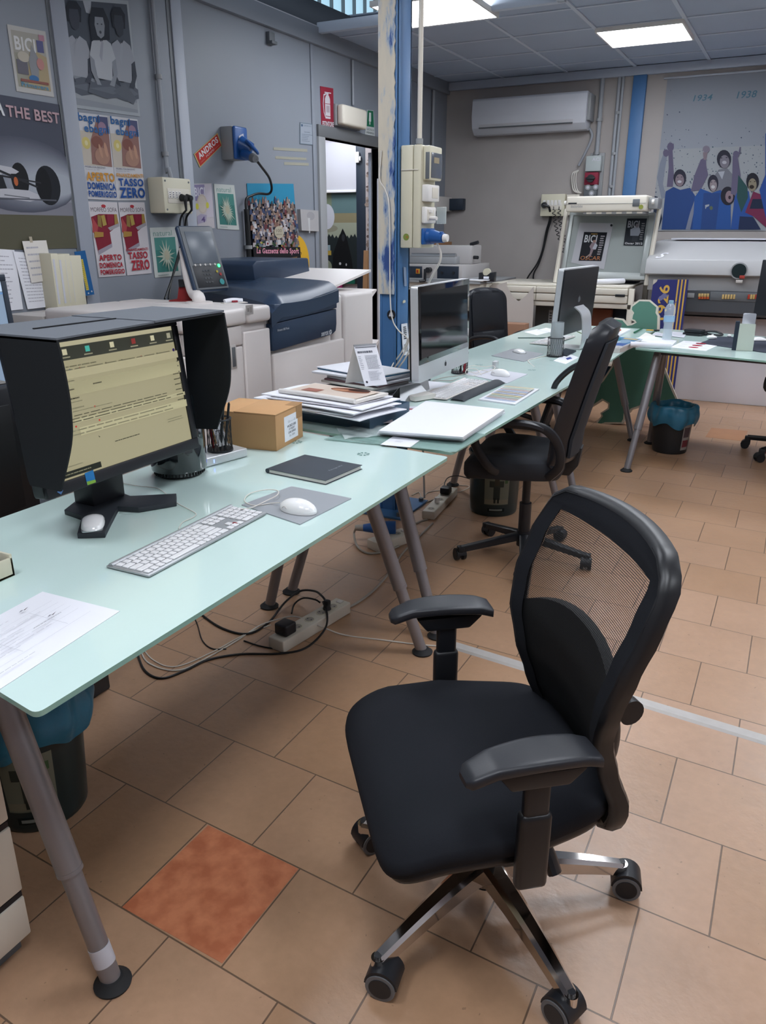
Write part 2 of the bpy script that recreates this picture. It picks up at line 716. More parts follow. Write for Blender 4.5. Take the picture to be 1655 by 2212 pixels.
# left partition with the doorway
mb = MB()
mb.box((XL - .08, YF, 0), (XL, DY0, 2.77), 'wall_metal')
mb.box((XL - .08, DY1, 0), (XL, YB, 2.77), 'wall_metal')
mb.box((XL - .08, DY0, DZ), (XL, DY1, 2.77), 'wall_metal')
mb.box((XL - .1, YF, 2.77), (XL + .035, YB, 2.89), 'wall_metal', .004)
struct('wall_left', mb)
mb = MB(); mb.box((XL - .1, YB, 0), (XR, YB + .1, 3.0), 'wall_plaster'); struct('wall_back', mb)
mb = MB(); mb.box((XR, YF, 0), (XR + .1, YB, 3.0), 'wall_white'); struct('wall_right', mb)
mb = MB(); mb.box((-7.2, YF - .1, 0), (XR, YF, 3.0), 'wall_white'); struct('wall_front', mb)
# the steel band at the head of the back wall, panel joints, door lining
mb = MB(); mb.box((XL + .035, YB - .05, 2.80), (XR, YB, 2.875), 'trim_grey', .004); struct('trim_1', mb)
mb = MB(); mb.box((XL, 4.13, 0), (XL + .012, 4.22, 2.77), 'trim_light', .003)
mb.box((XL, 4.10, 0), (XL + .004, 4.13, 2.77), 'mid_grey'); struct('trim_2', mb)
mb = MB(); mb.box((XL, 3.235, 0), (XL + .012, 3.33, 2.77), mat('panel_joint', '8E939D', .5), .003)
mb.box((XL, 3.215, 0), (XL + .004, 3.235, 2.77), 'mid_grey'); struct('trim_3', mb)
mb = MB(); mb.box((XL, 5.66, 0), (XL + .01, 5.70, 2.77), 'wall_metal', .003); struct('trim_4', mb)
mb = MB()
mb.box((XL - .09, DY0 - .1, 0), (XL + .02, DY0, DZ), 'grey_plastic', .003)
mb.box((XL - .09, DY1, 0), (XL + .02, DY1 + .08, DZ), 'grey_plastic', .003)
mb.box((XL - .09, DY0 - .1, DZ), (XL + .02, DY1 + .08, DZ + .085), 'door_frame', .003)
struct('trim_5', mb)
mb = MB(); mb.box((-1.665, YB - .05, 0), (-1.545, YB + .001, 2.80), 'pillar_blue', .004); struct('trim_6', mb)
# darker return of the partition before the back wall
mb = MB(); mb.box((XL, 7.35, 0), (XL + .03, 7.50, 2.77), 'wall_metal', .003); struct('trim_7', mb)

# dropped ceiling with an opening to the hall above the near left corner
mb = MB()
for a, b, c, d in ((XL, 5.78, XR, YB), (-1.66, YF, XR, 5.78), (XL, YF, -1.66, 4.25)):
    mb.box((a, b, ZC), (c, d, ZC + .03), 'ceiling_tile')
struct('ceiling', mb)
mb = MB()
x = XL + .02
gx = [-1.66 + .635 * k for k in range(-3, 8)]
gy = [6.66 + .61 * k for k in range(-14, 3)]
for x in gx:
    if x < -1.7:
        mb.box((x - .012, 5.78, ZC - .008), (x + .012, YB - .05, ZC - .001), 'ceiling_grid')
    elif x < XR:
        mb.box((x - .014, YF, ZC - .010), (x + .014, YB - .05, ZC - .001), 'ceiling_grid')
for y in gy:
    if y > 5.8:
        mb.box((XL + .04, y - .012, ZC - .007), (XR, y + .012, ZC - .001), 'ceiling_grid')
    elif y > YF:
        mb.box((-1.66, y - .012, ZC - .007), (XR, y + .012, ZC - .001), 'ceiling_grid')
struct('trim_8', mb)
# edge profile of the opening
mb = MB()
mb.box((XL + .02, 5.74, ZC - .03), (-1.64, 5.79, ZC + .04), 'ceiling_grid', .004)
mb.box((-1.69, 4.2, ZC - .03), (-1.64, 5.76, ZC + .04), 'ceiling_grid', .004)
struct('trim_9', mb)


def led(name, label, x0, y0, x1, y1, z, emit=True, group=None):
    t = thing(name, label, 'ceiling light', ((x0 + x1) / 2, (y0 + y1) / 2, z), 0, group)
    m = MB(); w, d = (x1 - x0) / 2, (y1 - y0) / 2
    for a in ((-w, -d, w, -d + .014), (-w, d - .014, w, d), (-w, -d + .014, -w + .014, d - .014), (w - .014, -d + .014, w, d - .014)):
        m.box((a[0], a[1], 0), (a[2], a[3], .035), 'white_plastic', .002)
    m.build('frame', t)
    m = MB(); m.box((-w + .014, -d + .014, .006), (w - .014, d - .014, .03), mat('led_panel', 'FFFFFF', 0.5, emit='F2F7FF', estr=LED))
    m.build('diffuser', t)
    return t


led('ceiling_light', 'bright square LED ceiling panel beside the top of the blue column', -2.81, 5.25, -2.14, 5.90, 2.84)
led('ceiling_light', 'bright square LED ceiling panel nearest the air conditioner and back wall', -1.66, 6.66, -1.03, 7.26, 2.845)
grp = 'LED panels over the near part of the office'
for i, (x, y) in enumerate(((-1.03, 4.22), (.24, 6.05), (-.40, 2.4), (-2.3, 2.0), (-.40, .0), (1.5, 3.0), (1.5, 6.0), (-1.62, -.15), (1.5, .3))):  # assumed positions; the panel left of the camera is added to brighten the floor
    led('ceiling_light', 'square LED panel set in the dropped ceiling outside the photo', x, y, x + .6, y + .6, 2.845, group=grp)

# the hall above: roof, high strip windows, steelwork
mb = MB(); mb.box((-9, 3.0, 6.4), (1, 17, 6.5), 'mid_grey'); struct('trim_10', mb)
mb = MB(); mb.box((-8.0, 3.0, 2.9), (-7.9, 17, 3.35), 'wall_metal'); mb.box((-8.0, 3.0, 5.7), (-7.9, 17, 6.4), 'wall_metal')
struct('trim_11', mb)
for i in range(14):
    y0 = 5.0 + i * .8
    mb = MB()
    mb.box((-7.98, y0, 3.35), (-7.94, y0 + .8, 5.7), mat('window_daylight', 'BFD8E4', .4, emit='A9D4E8', estr=SKYLIGHT))
    for k in range(2):
        mb.box((-7.94, y0 + k * .4 - .012, 3.35), (-7.88, y0 + k * .4 + .012, 5.7), 'grey_plastic')
    mb.box((-7.94, y0, 4.5), (-7.88, y0 + .8, 4.56), 'grey_plastic')
    struct('window_%d' % (i + 1), mb)
t = MB()
t.tube([(-4.6, 4.6, 3.42), (-4.6, 6.6, 3.34), (-4.5, 8.4, 3.30), (-4.3, 9.6, 3.1)], .19, mat('duct', '5A5F66', .6), seg=14)
tag(t.build('air_duct'), 'dark grey round duct passing above the left partition', 'duct')
for i, (a, b) in enumerate((((-6.8, 6.2, 3.75), (-2.0, 7.1, 3.75)), ((-6.6, 8.6, 3.6), (-1.6, 8.9, 3.6)))):
    t = MB(); t.X = frame_from(a, Vector(b) - Vector(a), (0, 1, 0))
    L = (Vector(b) - Vector(a)).length
    t.box((0, -.07, -.09), (L, .07, -.075), 'trim_grey'); t.box((0, -.07, .075), (L, .07, .09), 'trim_grey'); t.box((0, -.006, -.075), (L, .006, .075), 'trim_grey')
    struct('trim_%d' % (12 + i), t)

# ------------------------------------------------------------------ next room seen through the doorway
YA = 9.35
mb = MB(); mb.box((-7.2, YA, 0), (XL - .08, YA + .1, 2.9), 'wall_white'); mb.box((-7.2, YB + .1, 0), (XL - .08, YB + .1001, .001), 'wall_white'); struct('wall_annex_back', mb)
mb = MB(); mb.box((XL - .10, YB + .1001, 0), (XL - .02, YA, 2.9), 'wall_white'); struct('wall_annex_right', mb)
mb = MB(); mb.box((-7.3, 4.0, 0), (-7.2, YA, 2.9), 'wall_white'); struct('wall_annex_left', mb)
mb = MB(); mb.box((-7.2, 4.6, 2.9), (XL - .1, YA, 2.95), 'wall_white'); struct('ceiling_annex', mb)
for x, y in ((-5.1, 7.2), (-5.6, 8.3)):  # unseen panels, added so the next room is not dark
    led('ceiling_light', 'square LED panel in the next room, hidden by the lintel of the doorway', x, y, x + .6, y + .6, 2.86, group='LED panels of the next room')


def qy(u0, v0, u1, v1, y):
    """rectangle facing the camera side on plane y from pixel box"""
    a = Py(u0, v1, y); b = Py(u1, v1, y); c = Py(u1, v0, y); d = Py(u0, v0, y)
    x0 = (a.x + d.x) / 2; x1 = (b.x + c.x) / 2; z0 = (a.z + b.z) / 2; z1 = (c.z + d.z) / 2
    return Vector((x0, y, z0)), Vector((x1, y, z0)), Vector((x1, y, z1)), Vector((x0, y, z1))


a, b, c, d = qy(680, 285, 770, 411, YA - .06)
bl = MB(); bl.box((a.x, YA - .07, a.z), (b.x, YA - .065, 2.5), 'paper_grey'); bl.box((a.x, YA - .085, a.z - .03), (b.x, YA - .05, a.z), 'white_gloss', .005)
tag(bl.build('roller_blind'), 'pale grey roller blind pulled down over the painting in the next room', 'blind')
q = qy(676, 411, 771, 612, YA - .03)
p = Print(*q, m='7C8C84', thick=.03)
p.rect(0, .74, 1, 1, '5F7A7C'); p.rect(0, .76, .45, 1, '76836C'); p.rect(0, .64, 1, .76, '8B8467'); p.rect(0, .5, 1, .66, '9CA391')
p.oval(.3, .60, .28, .045, '8C8C7A'); p.oval(.34, .725, .17, .135, 'C3C6D0', 28)
p.poly([(0, 0), (1, 0), (1, .5)] + [(1 - i / 24, .5 + (.035 if i % 2 else 0) + .01 * math.sin(i)) for i in range(25)], '20282A')
p.rect(.24, .34, .40, .42, '8FA5AE'); p.rect(.26, .31, .42, .36, 'B59B42'); p.oval(.30, .18, .13, .08, '87917B'); p.oval(.28, .16, .04, .03, '4D5A4B')
p.poly([(.42, 0), (.46, .32), (.60, .50), (.69, .60), (.77, .52), (.88, .28), (.95, 0)], '0B0E12')
p.oval(.70, .50, .035, .04, '2A2E33'); p.oval(.62, .22, .025, .015, 'C9CCD0'); p.oval(.76, .21, .015, .015, 'C9CCD0')
p.rect(.2, -.0, .55, .1, '8C2D6D'); p.rect(.55, 0, .95, .1, '1F6B58')
tag(p.build('painting'), 'large landscape painting with a white moon and a dark hooded figure, past the doorway', 'painting')
p = Print(*qy(684, 600, 739, 650, YA - .10), m='A2356F', thick=.02)
p.rect(0, .15, 1, .45, '3B4482')
tag(p.build('banner'), 'magenta and blue panel below the painting in the next room', 'panel')
a, b, c, d = qy(770, 290, 790, 640, YA - .35)
mb = MB(); mb.box((a.x, YA - .35, 0), (b.x, YA - .29, 2.42), 'navy_dark', .005)
dr = mb.build('door_1'); dr['kind'] = 'structure'
mb = MB(); h = Py(773, 338, YA - .36); mb.box((h.x - .03, YA - .375, h.z - .07), (h.x + .02, YA - .352, h.z + .05), 'white_gloss', .004)
mb.box((h.x + .025, YA - .375, h.z - .05), (h.x + .045, YA - .352, h.z), 'white_gloss', .004); mb.build('door_closer_plate', dr, world=True)
q = qy(790, 305, 808, 560, YA - .5)
p = Print(*q, m='C4BCBC', thick=.03)
for i in range(60):
    t_ = .02 + .83 * random.random()
    p.oval(.15 + .65 * random.random(), t_, random.uniform(.12, .3), random.uniform(.008, .022), random.choice(['A59488', '8E7E76', 'B3A49A', '6B5A55', 'C9BDB4']), 8)
tag(p.build('patterned_panel'), 'narrow panel with a pebbled brown and cream pattern beyond the doorway', 'panel')
for i, (u0, u1) in enumerate(((783, 796), (794, 808))):
    a, b, c, d = qy(u0, 541, u1, 640, YA - .7 - i * .05)
    mb = MB(); mb.prism([(a.x - .03, 0), (b.x - .05, 0), (b.x, c.z), (a.x + .02, c.z)], 0, .04, 'wood_pale', X=Matrix(((1, 0, 0, 0), (0, 0, 1, YA - .7 - i * .05), (0, 1, 0, 0), (0, 0, 0, 1))))
    tag(mb.build('wood_board'), ['left of the two pale wooden boards leaning beyond the doorway', 'right of the two pale wooden boards leaning beyond the doorway'][i], 'board', 'pale wooden boards')
# sliding-door rail hardware and the white roll leaning at the door jamb
q = Px(809, 420, XL)
mb = MB(); mb.box((XL - .12, DY1 + .0, 0), (XL - .095, DY1 + .03, 2.12), 'trim_grey', .003)
struct('door_2', mb)
a = Px(820, 690, -3.2); b = Px(821, 386, -3.2)
mb = MB(); mb.lathe([(.028, 0), (.03, .02), (.03, b.z - .02), (.028, b.z)], 'paper', X=T(-3.2, a.y + .02, 0), seg=20)
mb.lathe([(.012, .001), (.012, b.z + .001)], 'mid_grey', X=T(-3.2, a.y + .02, .001), seg=12)
tag(mb.build('paper_roll'), 'tall roll of white paper standing between the doorway and the blue column', 'paper roll')


# ================================================================== prints and signs on the left partition
def qx(tl, tr, br, bl, x=XL + .004):
    return [Px(*bl, x), Px(*br, x), Px(*tr, x), Px(*tl, x)]


def figure_blob(p, x, y, s, body, skin, hair):
    p.poly([(x - .6 * s, y - 1.3 * s), (x - .5 * s, y - .2 * s), (x - .15 * s, y), (x + .15 * s, y), (x + .5 * s, y - .2 * s), (x + .6 * s, y - 1.3 * s)], body)
    p.oval(x, y + .25 * s, .26 * s, .34 * s, hair, 12)
    p.oval(x, y + .17 * s, .2 * s, .26 * s, skin, 12)


p = Print(*qx((15, 52), (98, 68), (117, 210), (36, 197)), m='B9B7B4')
p.rect(.07, .08, .93, .93, '9C9A8C'); p.rect(.07, .6, .93, .93, 'A5A298'); p.poly([(.3, .08), (.93, .08), (.93, .6), (.5, .7)], 'AC9B7C')
p.words('BICI', .12, .64, .66, .85, 'D2D2D2', .03); p.rect(.7, .66, .88, .84, '5C5F86'); p.rect(.78, .84, .93, .93, 'B08391')
p.rect(.1, .28, .38, .5, '6C6A72'); p.oval(.3, .55, .16, .08, 'B9B2A4'); p.poly([(.45, .2), (.62, .2), (.7, .55), (.55, .75), (.42, .5)], '8D8F93')
p.oval(.5, .24, .13, .05, '426F9E'); p.rect(.14, .17, .88, .21, '8E5D55'); p.words('Primavera', .14, .09, .86, .16, '5E92AE', .02); p.oval(.72, .48, .1, .09, 'B9857F')
tag(p.build('magazine_cover'), 'faded magazine cover reading BICI, at the top left of the partition', 'poster')

TR = Px(128, 226, XL + .004); BR = Px(167, 536, XL + .004)
q = [Vector((XL + .004, BR.y - 1.05, BR.z)), BR, Vector((XL + .004, TR.y, TR.z)), Vector((XL + .004, TR.y - 1.03, TR.z))]
p = Print(*q, m='4C4F5C')
p.clamp = True
p.rect(0, 0, 1, .24, '5A5848'); p.rect(0, .235, 1, .33, '80818A'); p.rect(0, .33, 1, .37, '8E9098')
for i in range(26):
    k = i / 25
    g_ = [int(a + (b - a) * k) for a, b in ((0x52, 0xA4), (0x55, 0xA9), (0x62, 0xB2))]
    p.oval(.72 + .16 * k, .50 - .05 * k, .36 - .20 * k, .25 - .17 * k, '%02X%02X%02X' % tuple(g_), 30)
sx = lambda u: 1 - (TR.y - Px(u, 245, XL + .004).y) / 1.035
p.words('THE BEST', sx(12), .868, .985, .942, 'B89AA0', .03); p.words('A', sx(-16), .87, sx(8), .985, 'D5D6DA', .03)
p.oval(.86, .44, .075, .135, '202228', 26); p.oval(.835, .44, .045, .12, '15161A', 24); p.oval(.70, .47, .05, .11, '1B1C20', 20)
p.poly([(.40, .36), (.74, .325), (.80, .345), (.795, .375), (.74, .40), (.62, .405), (.60, .50), (.68, .505), (.70, .52), (.66, .545), (.55, .56), (.48, .555), (.40, .50)], 'B9BAC0')
p.poly([(.57, .40), (.62, .405), (.605, .49), (.57, .49)], '23252A'); p.poly([(.50, .55), (.53, .555), (.80, .43), (.79, .42)], '2A2C30'); p.poly([(.52, .49), (.54, .50), (.82, .46), (.82, .45)], '2A2C30'); p.poly([(.60, .36), (.74, .345), (.74, .352), (.60, .367)], '6A6C72')
p.oval(.675, .455, .012, .03, 'B5623A', 12); p.oval(.51, .585, .04, .03, 'A8323B', 12); p.rect(.42, .45, .46, .49, 'C7A25A')
p.rect(.45, .335, .9, .345, '5A5C64')
tag(p.build('race_poster'), 'large poster reading THE BEST with a white racing car in spray', 'poster')

p = Print(*qx((131, -10), (277, 2), (303, 252), (155, 232)), m='A3A8AE')
p.clamp = True
p.rect(.0, .1, .97, .97, '4E545E'); p.poly([(0, .03), (.97, .03), (.97, .22), (.5, .27), (0, .34)], '8C9198'); p.poly([(0, .1), (.97, .06), (.97, .12), (0, .2)], '999DA2')
p.poly([(.3, .97), (.42, .97), (.4, .86), (.33, .87)], 'A8ADB4')
for cx_, hy, sh, fc in ((.15, .88, '9DA1A8', '454A54'), (.80, .86, '9A9EA5', '3E434D'), (.50, .83, 'B0B3B8', '8A8F96')):
    p.poly([(cx_ - .26, .16), (cx_ - .22, .25), (cx_ + .05, .30), (cx_ + .25, .24), (cx_ + .24, .16), (cx_, .12)], '5A5F69')
    p.poly([(cx_ - .24, .2), (cx_ + .1, .17), (cx_ + .22, .20), (cx_ + .1, .24)], '676C76')
    p.poly([(cx_ - .11, .30), (cx_ - .13, .44), (cx_ - .19, .50), (cx_ - .14, .62), (cx_ - .05, .66), (cx_, .62), (cx_ + .05, .66), (cx_ + .14, .62), (cx_ + .19, .49), (cx_ + .13, .44), (cx_ + .11, .29)], sh)
    p.poly([(cx_ - .19, .50), (cx_ - .13, .46), (cx_ - .12, .34), (cx_ - .06, .24), (cx_ - .12, .24), (cx_ - .19, .36)], fc)
    p.poly([(cx_ + .19, .49), (cx_ + .13, .46), (cx_ + .13, .34), (cx_ + .06, .25), (cx_ + .13, .24), (cx_ + .2, .36)], fc)
    p.poly([(cx_ - .02, .45), (cx_ + .03, .62), (cx_ + .0, .64), (cx_ - .05, .5)], '9EA1A8')
    p.poly([(cx_ - .14, hy - .20), (cx_ - .15, hy - .02), (cx_ - .09, hy + .09), (cx_ + .08, hy + .09), (cx_ + .15, hy - .02), (cx_ + .13, hy - .18)] if cx_ == .5 else [(cx_ - .10, hy - .10), (cx_ - .11, hy + .02), (cx_ - .05, hy + .08), (cx_ + .05, hy + .08), (cx_ + .11, hy + .02), (cx_ + .09, hy - .1)], '2C3139')
    p.poly([(cx_ - .05, hy - .15), (cx_ - .075, hy - .06), (cx_ - .06, hy + .01), (cx_ + .06, hy + .01), (cx_ + .075, hy - .06), (cx_ + .05, hy - .15), (cx_, hy - .175)], fc)
    if cx_ == .5:
        p.oval(cx_ - .03, hy - .05, .013, .006, '3A3F47', 8); p.oval(cx_ + .03, hy - .05, .013, .006, '3A3F47', 8); p.oval(cx_, hy - .12, .018, .014, '4A4F57', 8)
p.poly([(.6, .2), (.9, .1), (.95, .16), (.8, .28)], '5E636C')
tag(p.build('photo_poster'), 'tall black and white poster of three seated children in white shirts', 'poster')

for k, q in enumerate((qx((163, 242), (233, 250), (253, 433), (189, 430)), qx((234, 250), (297, 258), (315, 433), (253.5, 433)))):
    p = Print(*q, m='C9C7CB')
    p.rect(0, .4, .93, .8, 'BFB5A8'); p.oval(.2, .66, .13, .07, 'C9B870'); p.oval(.2, .66, .05, .03, 'D8CFA0'); p.poly([(.3, .42), (.95, .4), (.97, .98), (.65, .98), (.35, .7)], '8E6A62')
    p.poly([(.65, .84), (.97, .80), (.97, .98), (.62, .98)], '4E5272'); p.oval(.55, .68, .18, .07, '7F5249'); p.oval(.66, .52, .24, .1, 'A57F6E'); p.oval(.8, .60, .05, .09, 'B98F78', rot=.4); p.oval(.62, .58, .04, .09, 'B58C76', rot=.5)
    p.oval(.75, .86, .13, .06, '95798C')
    p.words('bagni', .04, .88, .70, 1.0, '2E5F96', .03); p.words('ebagni', .18, .76, .97, .88, '35669C', .03)
    p.words('MOBILI DA BAGNO', .05, .375, .7, .395, '555560'); p.words('Produttori dal 1962', .05, .35, .5, .363, '8A8A92')
    if k == 0:
        p.words('APERTO', .04, .22, .97, .325, 'C98F3C', .05); p.words('DOMENICA', .04, .12, .98, .205, '1F4C91', .05); p.words('POMERIGGIO', .04, .03, .98, .105, '1F4C91', .05)
    else:
        p.words('FINANZIAMENTI', .04, .285, .97, .33, 'C98F3C', .04); p.words('TASSO', .08, .175, .95, .27, '1F4C91', .05); p.words('ZERO', .08, .03, .97, .16, '1F4C91', .05)
    tag(p.build('shop_poster'), ['narrow poster reading bagni ebagni with APERTO DOMENICA POMERIGGIO in blue', 'narrow poster reading bagni ebagni with TASSO ZERO in blue'][k], 'poster', 'bathroom shop posters')
for k, q in enumerate((qx((190, 435), (253, 437), (272, 595), (214, 599)), qx((255, 437), (312, 437), (328, 590), (275, 595)))):
    p = Print(*q, m='CCC6CA')
    p.words('MORFEO SOFA', .05, .87, .95, .925, '5B5054'); p.oval(.5, .945, .08, .022, 'A8323B', 12)
    p.poly([(.05, .55), (.02, .8), (.3, .84), (.9, .84), (.97, .7), (.6, .6), (.62, .42), (.1, .32)], '7F2333')
    p.poly([(.62, .62), (.98, .68), (.95, .72), (.55, .66)], '9F9AA0'); p.poly([(.1, .30), (.62, .40), (.62, .45), (.1, .36)], '9A94A0')
    p.poly([(.0, .6), (.14, .58), (.22, .68), (.05, .8)], 'A8474A'); p.poly([(.2, .68), (.34, .66), (.36, .82), (.24, .83)], '8B7340'); p.poly([(.38, .68), (.52, .70), (.48, .83), (.36, .82)], 'A8924C')
    p.poly([(.55, .70), (.78, .72), (.8, .84), (.56, .84)], '87243A'); p.poly([(.8, .7), (.94, .72), (.92, .84), (.82, .84)], '9F8044'); p.poly([(.02, .53), (.34, .54), (.36, .60), (.05, .61)], 'A88240')
    if k == 0:
        p.words('APERTO', .08, .22, .9, .30, 'A62A38', .05); p.words('DOMENICA', .06, .12, .92, .195, 'A62A38', .05); p.words('POMERIGGIO', .06, .03, .95, .10, 'A62A38', .05)
    else:
        p.words('FINANZIAMENTI', .06, .335, .92, .37, 'A62A38', .04); p.words('TASSO', .12, .22, .88, .32, 'A62A38', .05); p.words('ZERO', .18, .06, .92, .205, 'A62A38', .05)
    tag(p.build('shop_poster'), ['narrow sofa poster reading APERTO DOMENICA POMERIGGIO in red', 'narrow sofa poster reading TASSO ZERO in red'][k], 'poster', 'sofa shop posters')


def natural(q, cut, lab):
    p = Print(*q, m='C4C8C4')
    p.words('natural', .1, .83, .8, .94, '7F9C94', .01); p.rect(.12, .1, .9, .8, '3E7A72'); p.rect(.12, .55, .9, .8, '4E8A82')
    for i in range(cut):
        a = 2 * PI * i / cut + .2; r = random.uniform(.25, .4)
        p.poly([(.5 + .05 * math.cos(a + 1.5), .42 + .04 * math.sin(a + 1.5)), (.5 + r * math.cos(a), .42 + .9 * r * math.sin(a)), (.5 + .05 * math.cos(a - 1.5), .42 + .04 * math.sin(a - 1.5))], random.choice(['B5C0AE', 'A3B4A4', 'C0C8B8']))
    p.oval(.5, .44, .1, .1, 'B9B69F')
    p.lines(.1, .02, .5, .07, 1, '70857E')
    tag(p.build('magazine_cover'), lab, 'poster', 'green magazine covers')


natural(qx((323, 492), (381, 490), (392, 595), (335, 600)), 15, 'green magazine cover reading natural, below the cream socket box')
natural(qx((462, 397), (506, 400), (517, 497), (470, 494)), 24, 'green magazine cover reading natural, right of the purple cover, curling at its corner')
p = Print(*qx((416, 397), (457, 396), (464, 493), (423, 494)), m='C4BEC0')
p.rect(.02, .62, .98, .98, '8C84A4'); p.words('BICI', .06, .72, .6, .92, 'D4D2DC', .03); p.rect(.6, .25, .97, .98, 'C6BFC8'); p.oval(.42, .55, .27, .22, 'C4B7AC', 20); p.oval(.42, .55, .2, .18, 'CDC2B4', 20)
p.oval(.14, .5, .08, .07, 'D1CB52'); p.oval(.68, .52, .08, .07, 'D1CB52'); p.poly([(.1, .1), (.55, .16), (.6, .3), (.3, .33), (.1, .28)], 'A79FB4'); p.words('4', .3, .14, .5, .27, '5C4C78', .03)
tag(p.build('magazine_cover'), 'purple and yellow magazine cover reading BICI, beside the cream socket box', 'poster')

q = qx((533, 396), (634, 397), (647, 575), (545, 575))
p = Print(*q, m='1F2028')
p.rect(0, .76, 1, 1, '2E86A8')
cols = ['8D8790', '4A4C5C', 'B2ACAE', '6A3A40', '3D4A6A', '8F8078', 'C0BDC0', '5B5560', '7A6A60', '2E3140', '84645A', '61707A', '9AA0A6', '3A3C48']
for r in range(11):
    for i in range(15):
        x = (i + .5 + (r % 2) * .5) / 15.5; y = .80 - r * .05 + .03 * math.sin(i * 1.7)
        s = .028 + r * .0012
        x += random.uniform(-.012, .012); y += random.uniform(-.012, .012)
        p.poly([(x - s, y - .06), (x - s * .7, y), (x + s * .7, y), (x + s * .9, y - .06)], random.choice(cols))
        p.oval(x, y + .012, s * .45, .014, random.choice(['A58A7C', '8A7468', 'B59C8E', '4A3A34']), 8)
p.rect(0, 0, 1, .24, '17171D')
for i in range(26):
    p.oval(random.random() * .96 + .02, random.uniform(.2, .3), .02, .014, random.choice(['3F5A34', '7A2E34', 'A09A44', '2E4A2C', 'B0A8A0']), 8)
p.oval(.55, .42, .10, .075, 'B3AC98', 24); p.words('100', .49, .42, .61, .46, '6F6A5C'); p.words('anni', .49, .385, .61, .41, '6F6A5C')
p.words('La Gazzetta dello Sport', .06, .14, .96, .225, 'D893A6', .04, .15); p.poly([(.4, .05), (.9, .10), (.92, .12), (.4, .075)], '8A6A44'); p.oval(.2, .08, .06, .025, '9A3A2E')
tag(p.build('sports_poster'), 'colourful crowd poster reading La Gazzetta dello Sport above the dark blue printer', 'poster')
c0 = Px(641, 567, XL + .003); r = abs(Px(668, 567, XL + .003).y - c0.y)
p = Print(Vector((XL + .003, c0.y - r, c0.z - r)), Vector((XL + .003, c0.y + r, c0.z - r)), Vector((XL + .003, c0.y + r, c0.z + r)), Vector((XL + .003, c0.y - r, c0.z + r)), m='D2A42E')
p.v = []; p.f = []; p.fm = []
p.lay = 2; p.oval(.5, .5, .5, .56, 'D2A42E', 40); p.words('m', .58, .66, .7, .71, '3A3428', .02); p.words('gym', .4, .22, .62, .33, '3A3428', .02); p.poly([(.5, -.06), (.75, .02), (.9, .2), (.2, .12)], 'D9B43C')
tag(p.build('round_sticker'), 'yellow round sticker partly hidden by the dark printer and crowd poster', 'sticker')
p = Print(*qx((419, 333), (470, 287), (480, 314), (432, 362)), m='C3B070', thick=.0006)
p.rect(.03, .05, .97, .95, 'B5352E'); p.words('ANDROS', .1, .42, .92, .86, 'D9D4D6', .04); p.words('POMPEI', .34, .18, .68, .32, 'D9C0BE'); p.lines(.1, .2, .3, .24, 1, 'D9C0BE'); p.lines(.72, .2, .92, .24, 1, 'D9C0BE')
tag(p.build('sticker'), 'red slanted sticker reading ANDROS on the partition', 'sticker')
p = Print(*qx((648, 264), (678, 268), (679, 314), (648, 311)), m='6E7C88')
p.rect(.05, .04, .95, .96, '98A0AA'); p.rect(.08, .82, .2, .92, '3E5570'); p.words('CERTIFICATO', .25, .84, .8, .9, '4E5F74'); p.words('Spettabile', .3, .55, .7, .61, '3E4B5A'); p.lines(.12, .12, .9, .5, 5, '5A6674', jag=.5)
tag(p.build('info_plaque'), 'small grey printed notice in a dark border, left of the doorway', 'notice')
p = Print(*qx((692, 186), (720, 191), (722, 280), (695, 277)), m='8E2638', thick=.003)
p.rect(.32, .25, .72, .72, 'C7C3C8'); p.poly([(.32, .72), (.40, .8), (.64, .8), (.72, .72)], 'C7C3C8'); p.rect(.44, .8, .60, .86, 'C7C3C8'); p.rect(.3, .86, .8, .885, 'C7C3C8')
p.rect(.32, .30, .72, .315, '8E2638'); p.rect(.32, .60, .72, .612, '8E2638'); p.rect(.4, .4, .64, .56, 'A99CA4')
p.poly([(.40, .86), (.2, .82), (.13, .6), (.18, .38), (.28, .27), (.3, .29), (.22, .4), (.18, .6), (.25, .79), (.42, .83)], 'C7C3C8')
p.words('ESTINTORE', .05, .06, .95, .18, 'D3CFD2', .03)
tag(p.build('extinguisher_sign'), 'red sign with a white extinguisher reading ESTINTORE', 'sign')
p = Print(*qx((793, 237), (807, 239), (810, 294), (789, 290)), m='C3C8C8', thick=.002)
p.rect(.1, .34, .95, .98, '1F6B4E'); p.rect(.32, .55, .6, .9, 'D0D4D2'); p.rect(.4, .42, .5, .55, 'D0D4D2'); p.words('USCITA DI', .12, .18, .9, .26, '3E4B48'); p.words('EMERGENZA', .08, .05, .92, .13, '3E4B48')
tag(p.build('exit_sign'), 'small green and white emergency exit sign above the doorway', 'sign')
a = Px(740, 222, XL + .09); b = Px(793, 233, XL + .09); c_ = Px(742, 270, XL + .09)
mb = MB(); z0 = c_.z; z1 = a.z
mb.box((XL, a.y, z0), (XL + .03, b.y, z1), 'grey_plastic', .008); mb.box((XL + .03, a.y + .005, z0 + .005), (XL + .095, b.y - .005, z1 - .005), 'beige_plastic', .02, 3)
tag(mb.build('emergency_light'), 'cream box-shaped emergency light above the doorway', 'light fitting')
p = Print(*qx((649, 452), (688, 455), (689, 500), (652, 498), XL + .03), m='A9A7A8', thick=.03)
p.oval(.55, .72, .22, .2, '9A999C', 18); p.poly([(.38, .62), (.5, .62), (.47, -.1), (.41, -.1)], 'BEBEC0')
tag(p.build('cover_plate'), 'square pale cover plate with a drip mark, beside the crowd poster', 'wall plate')
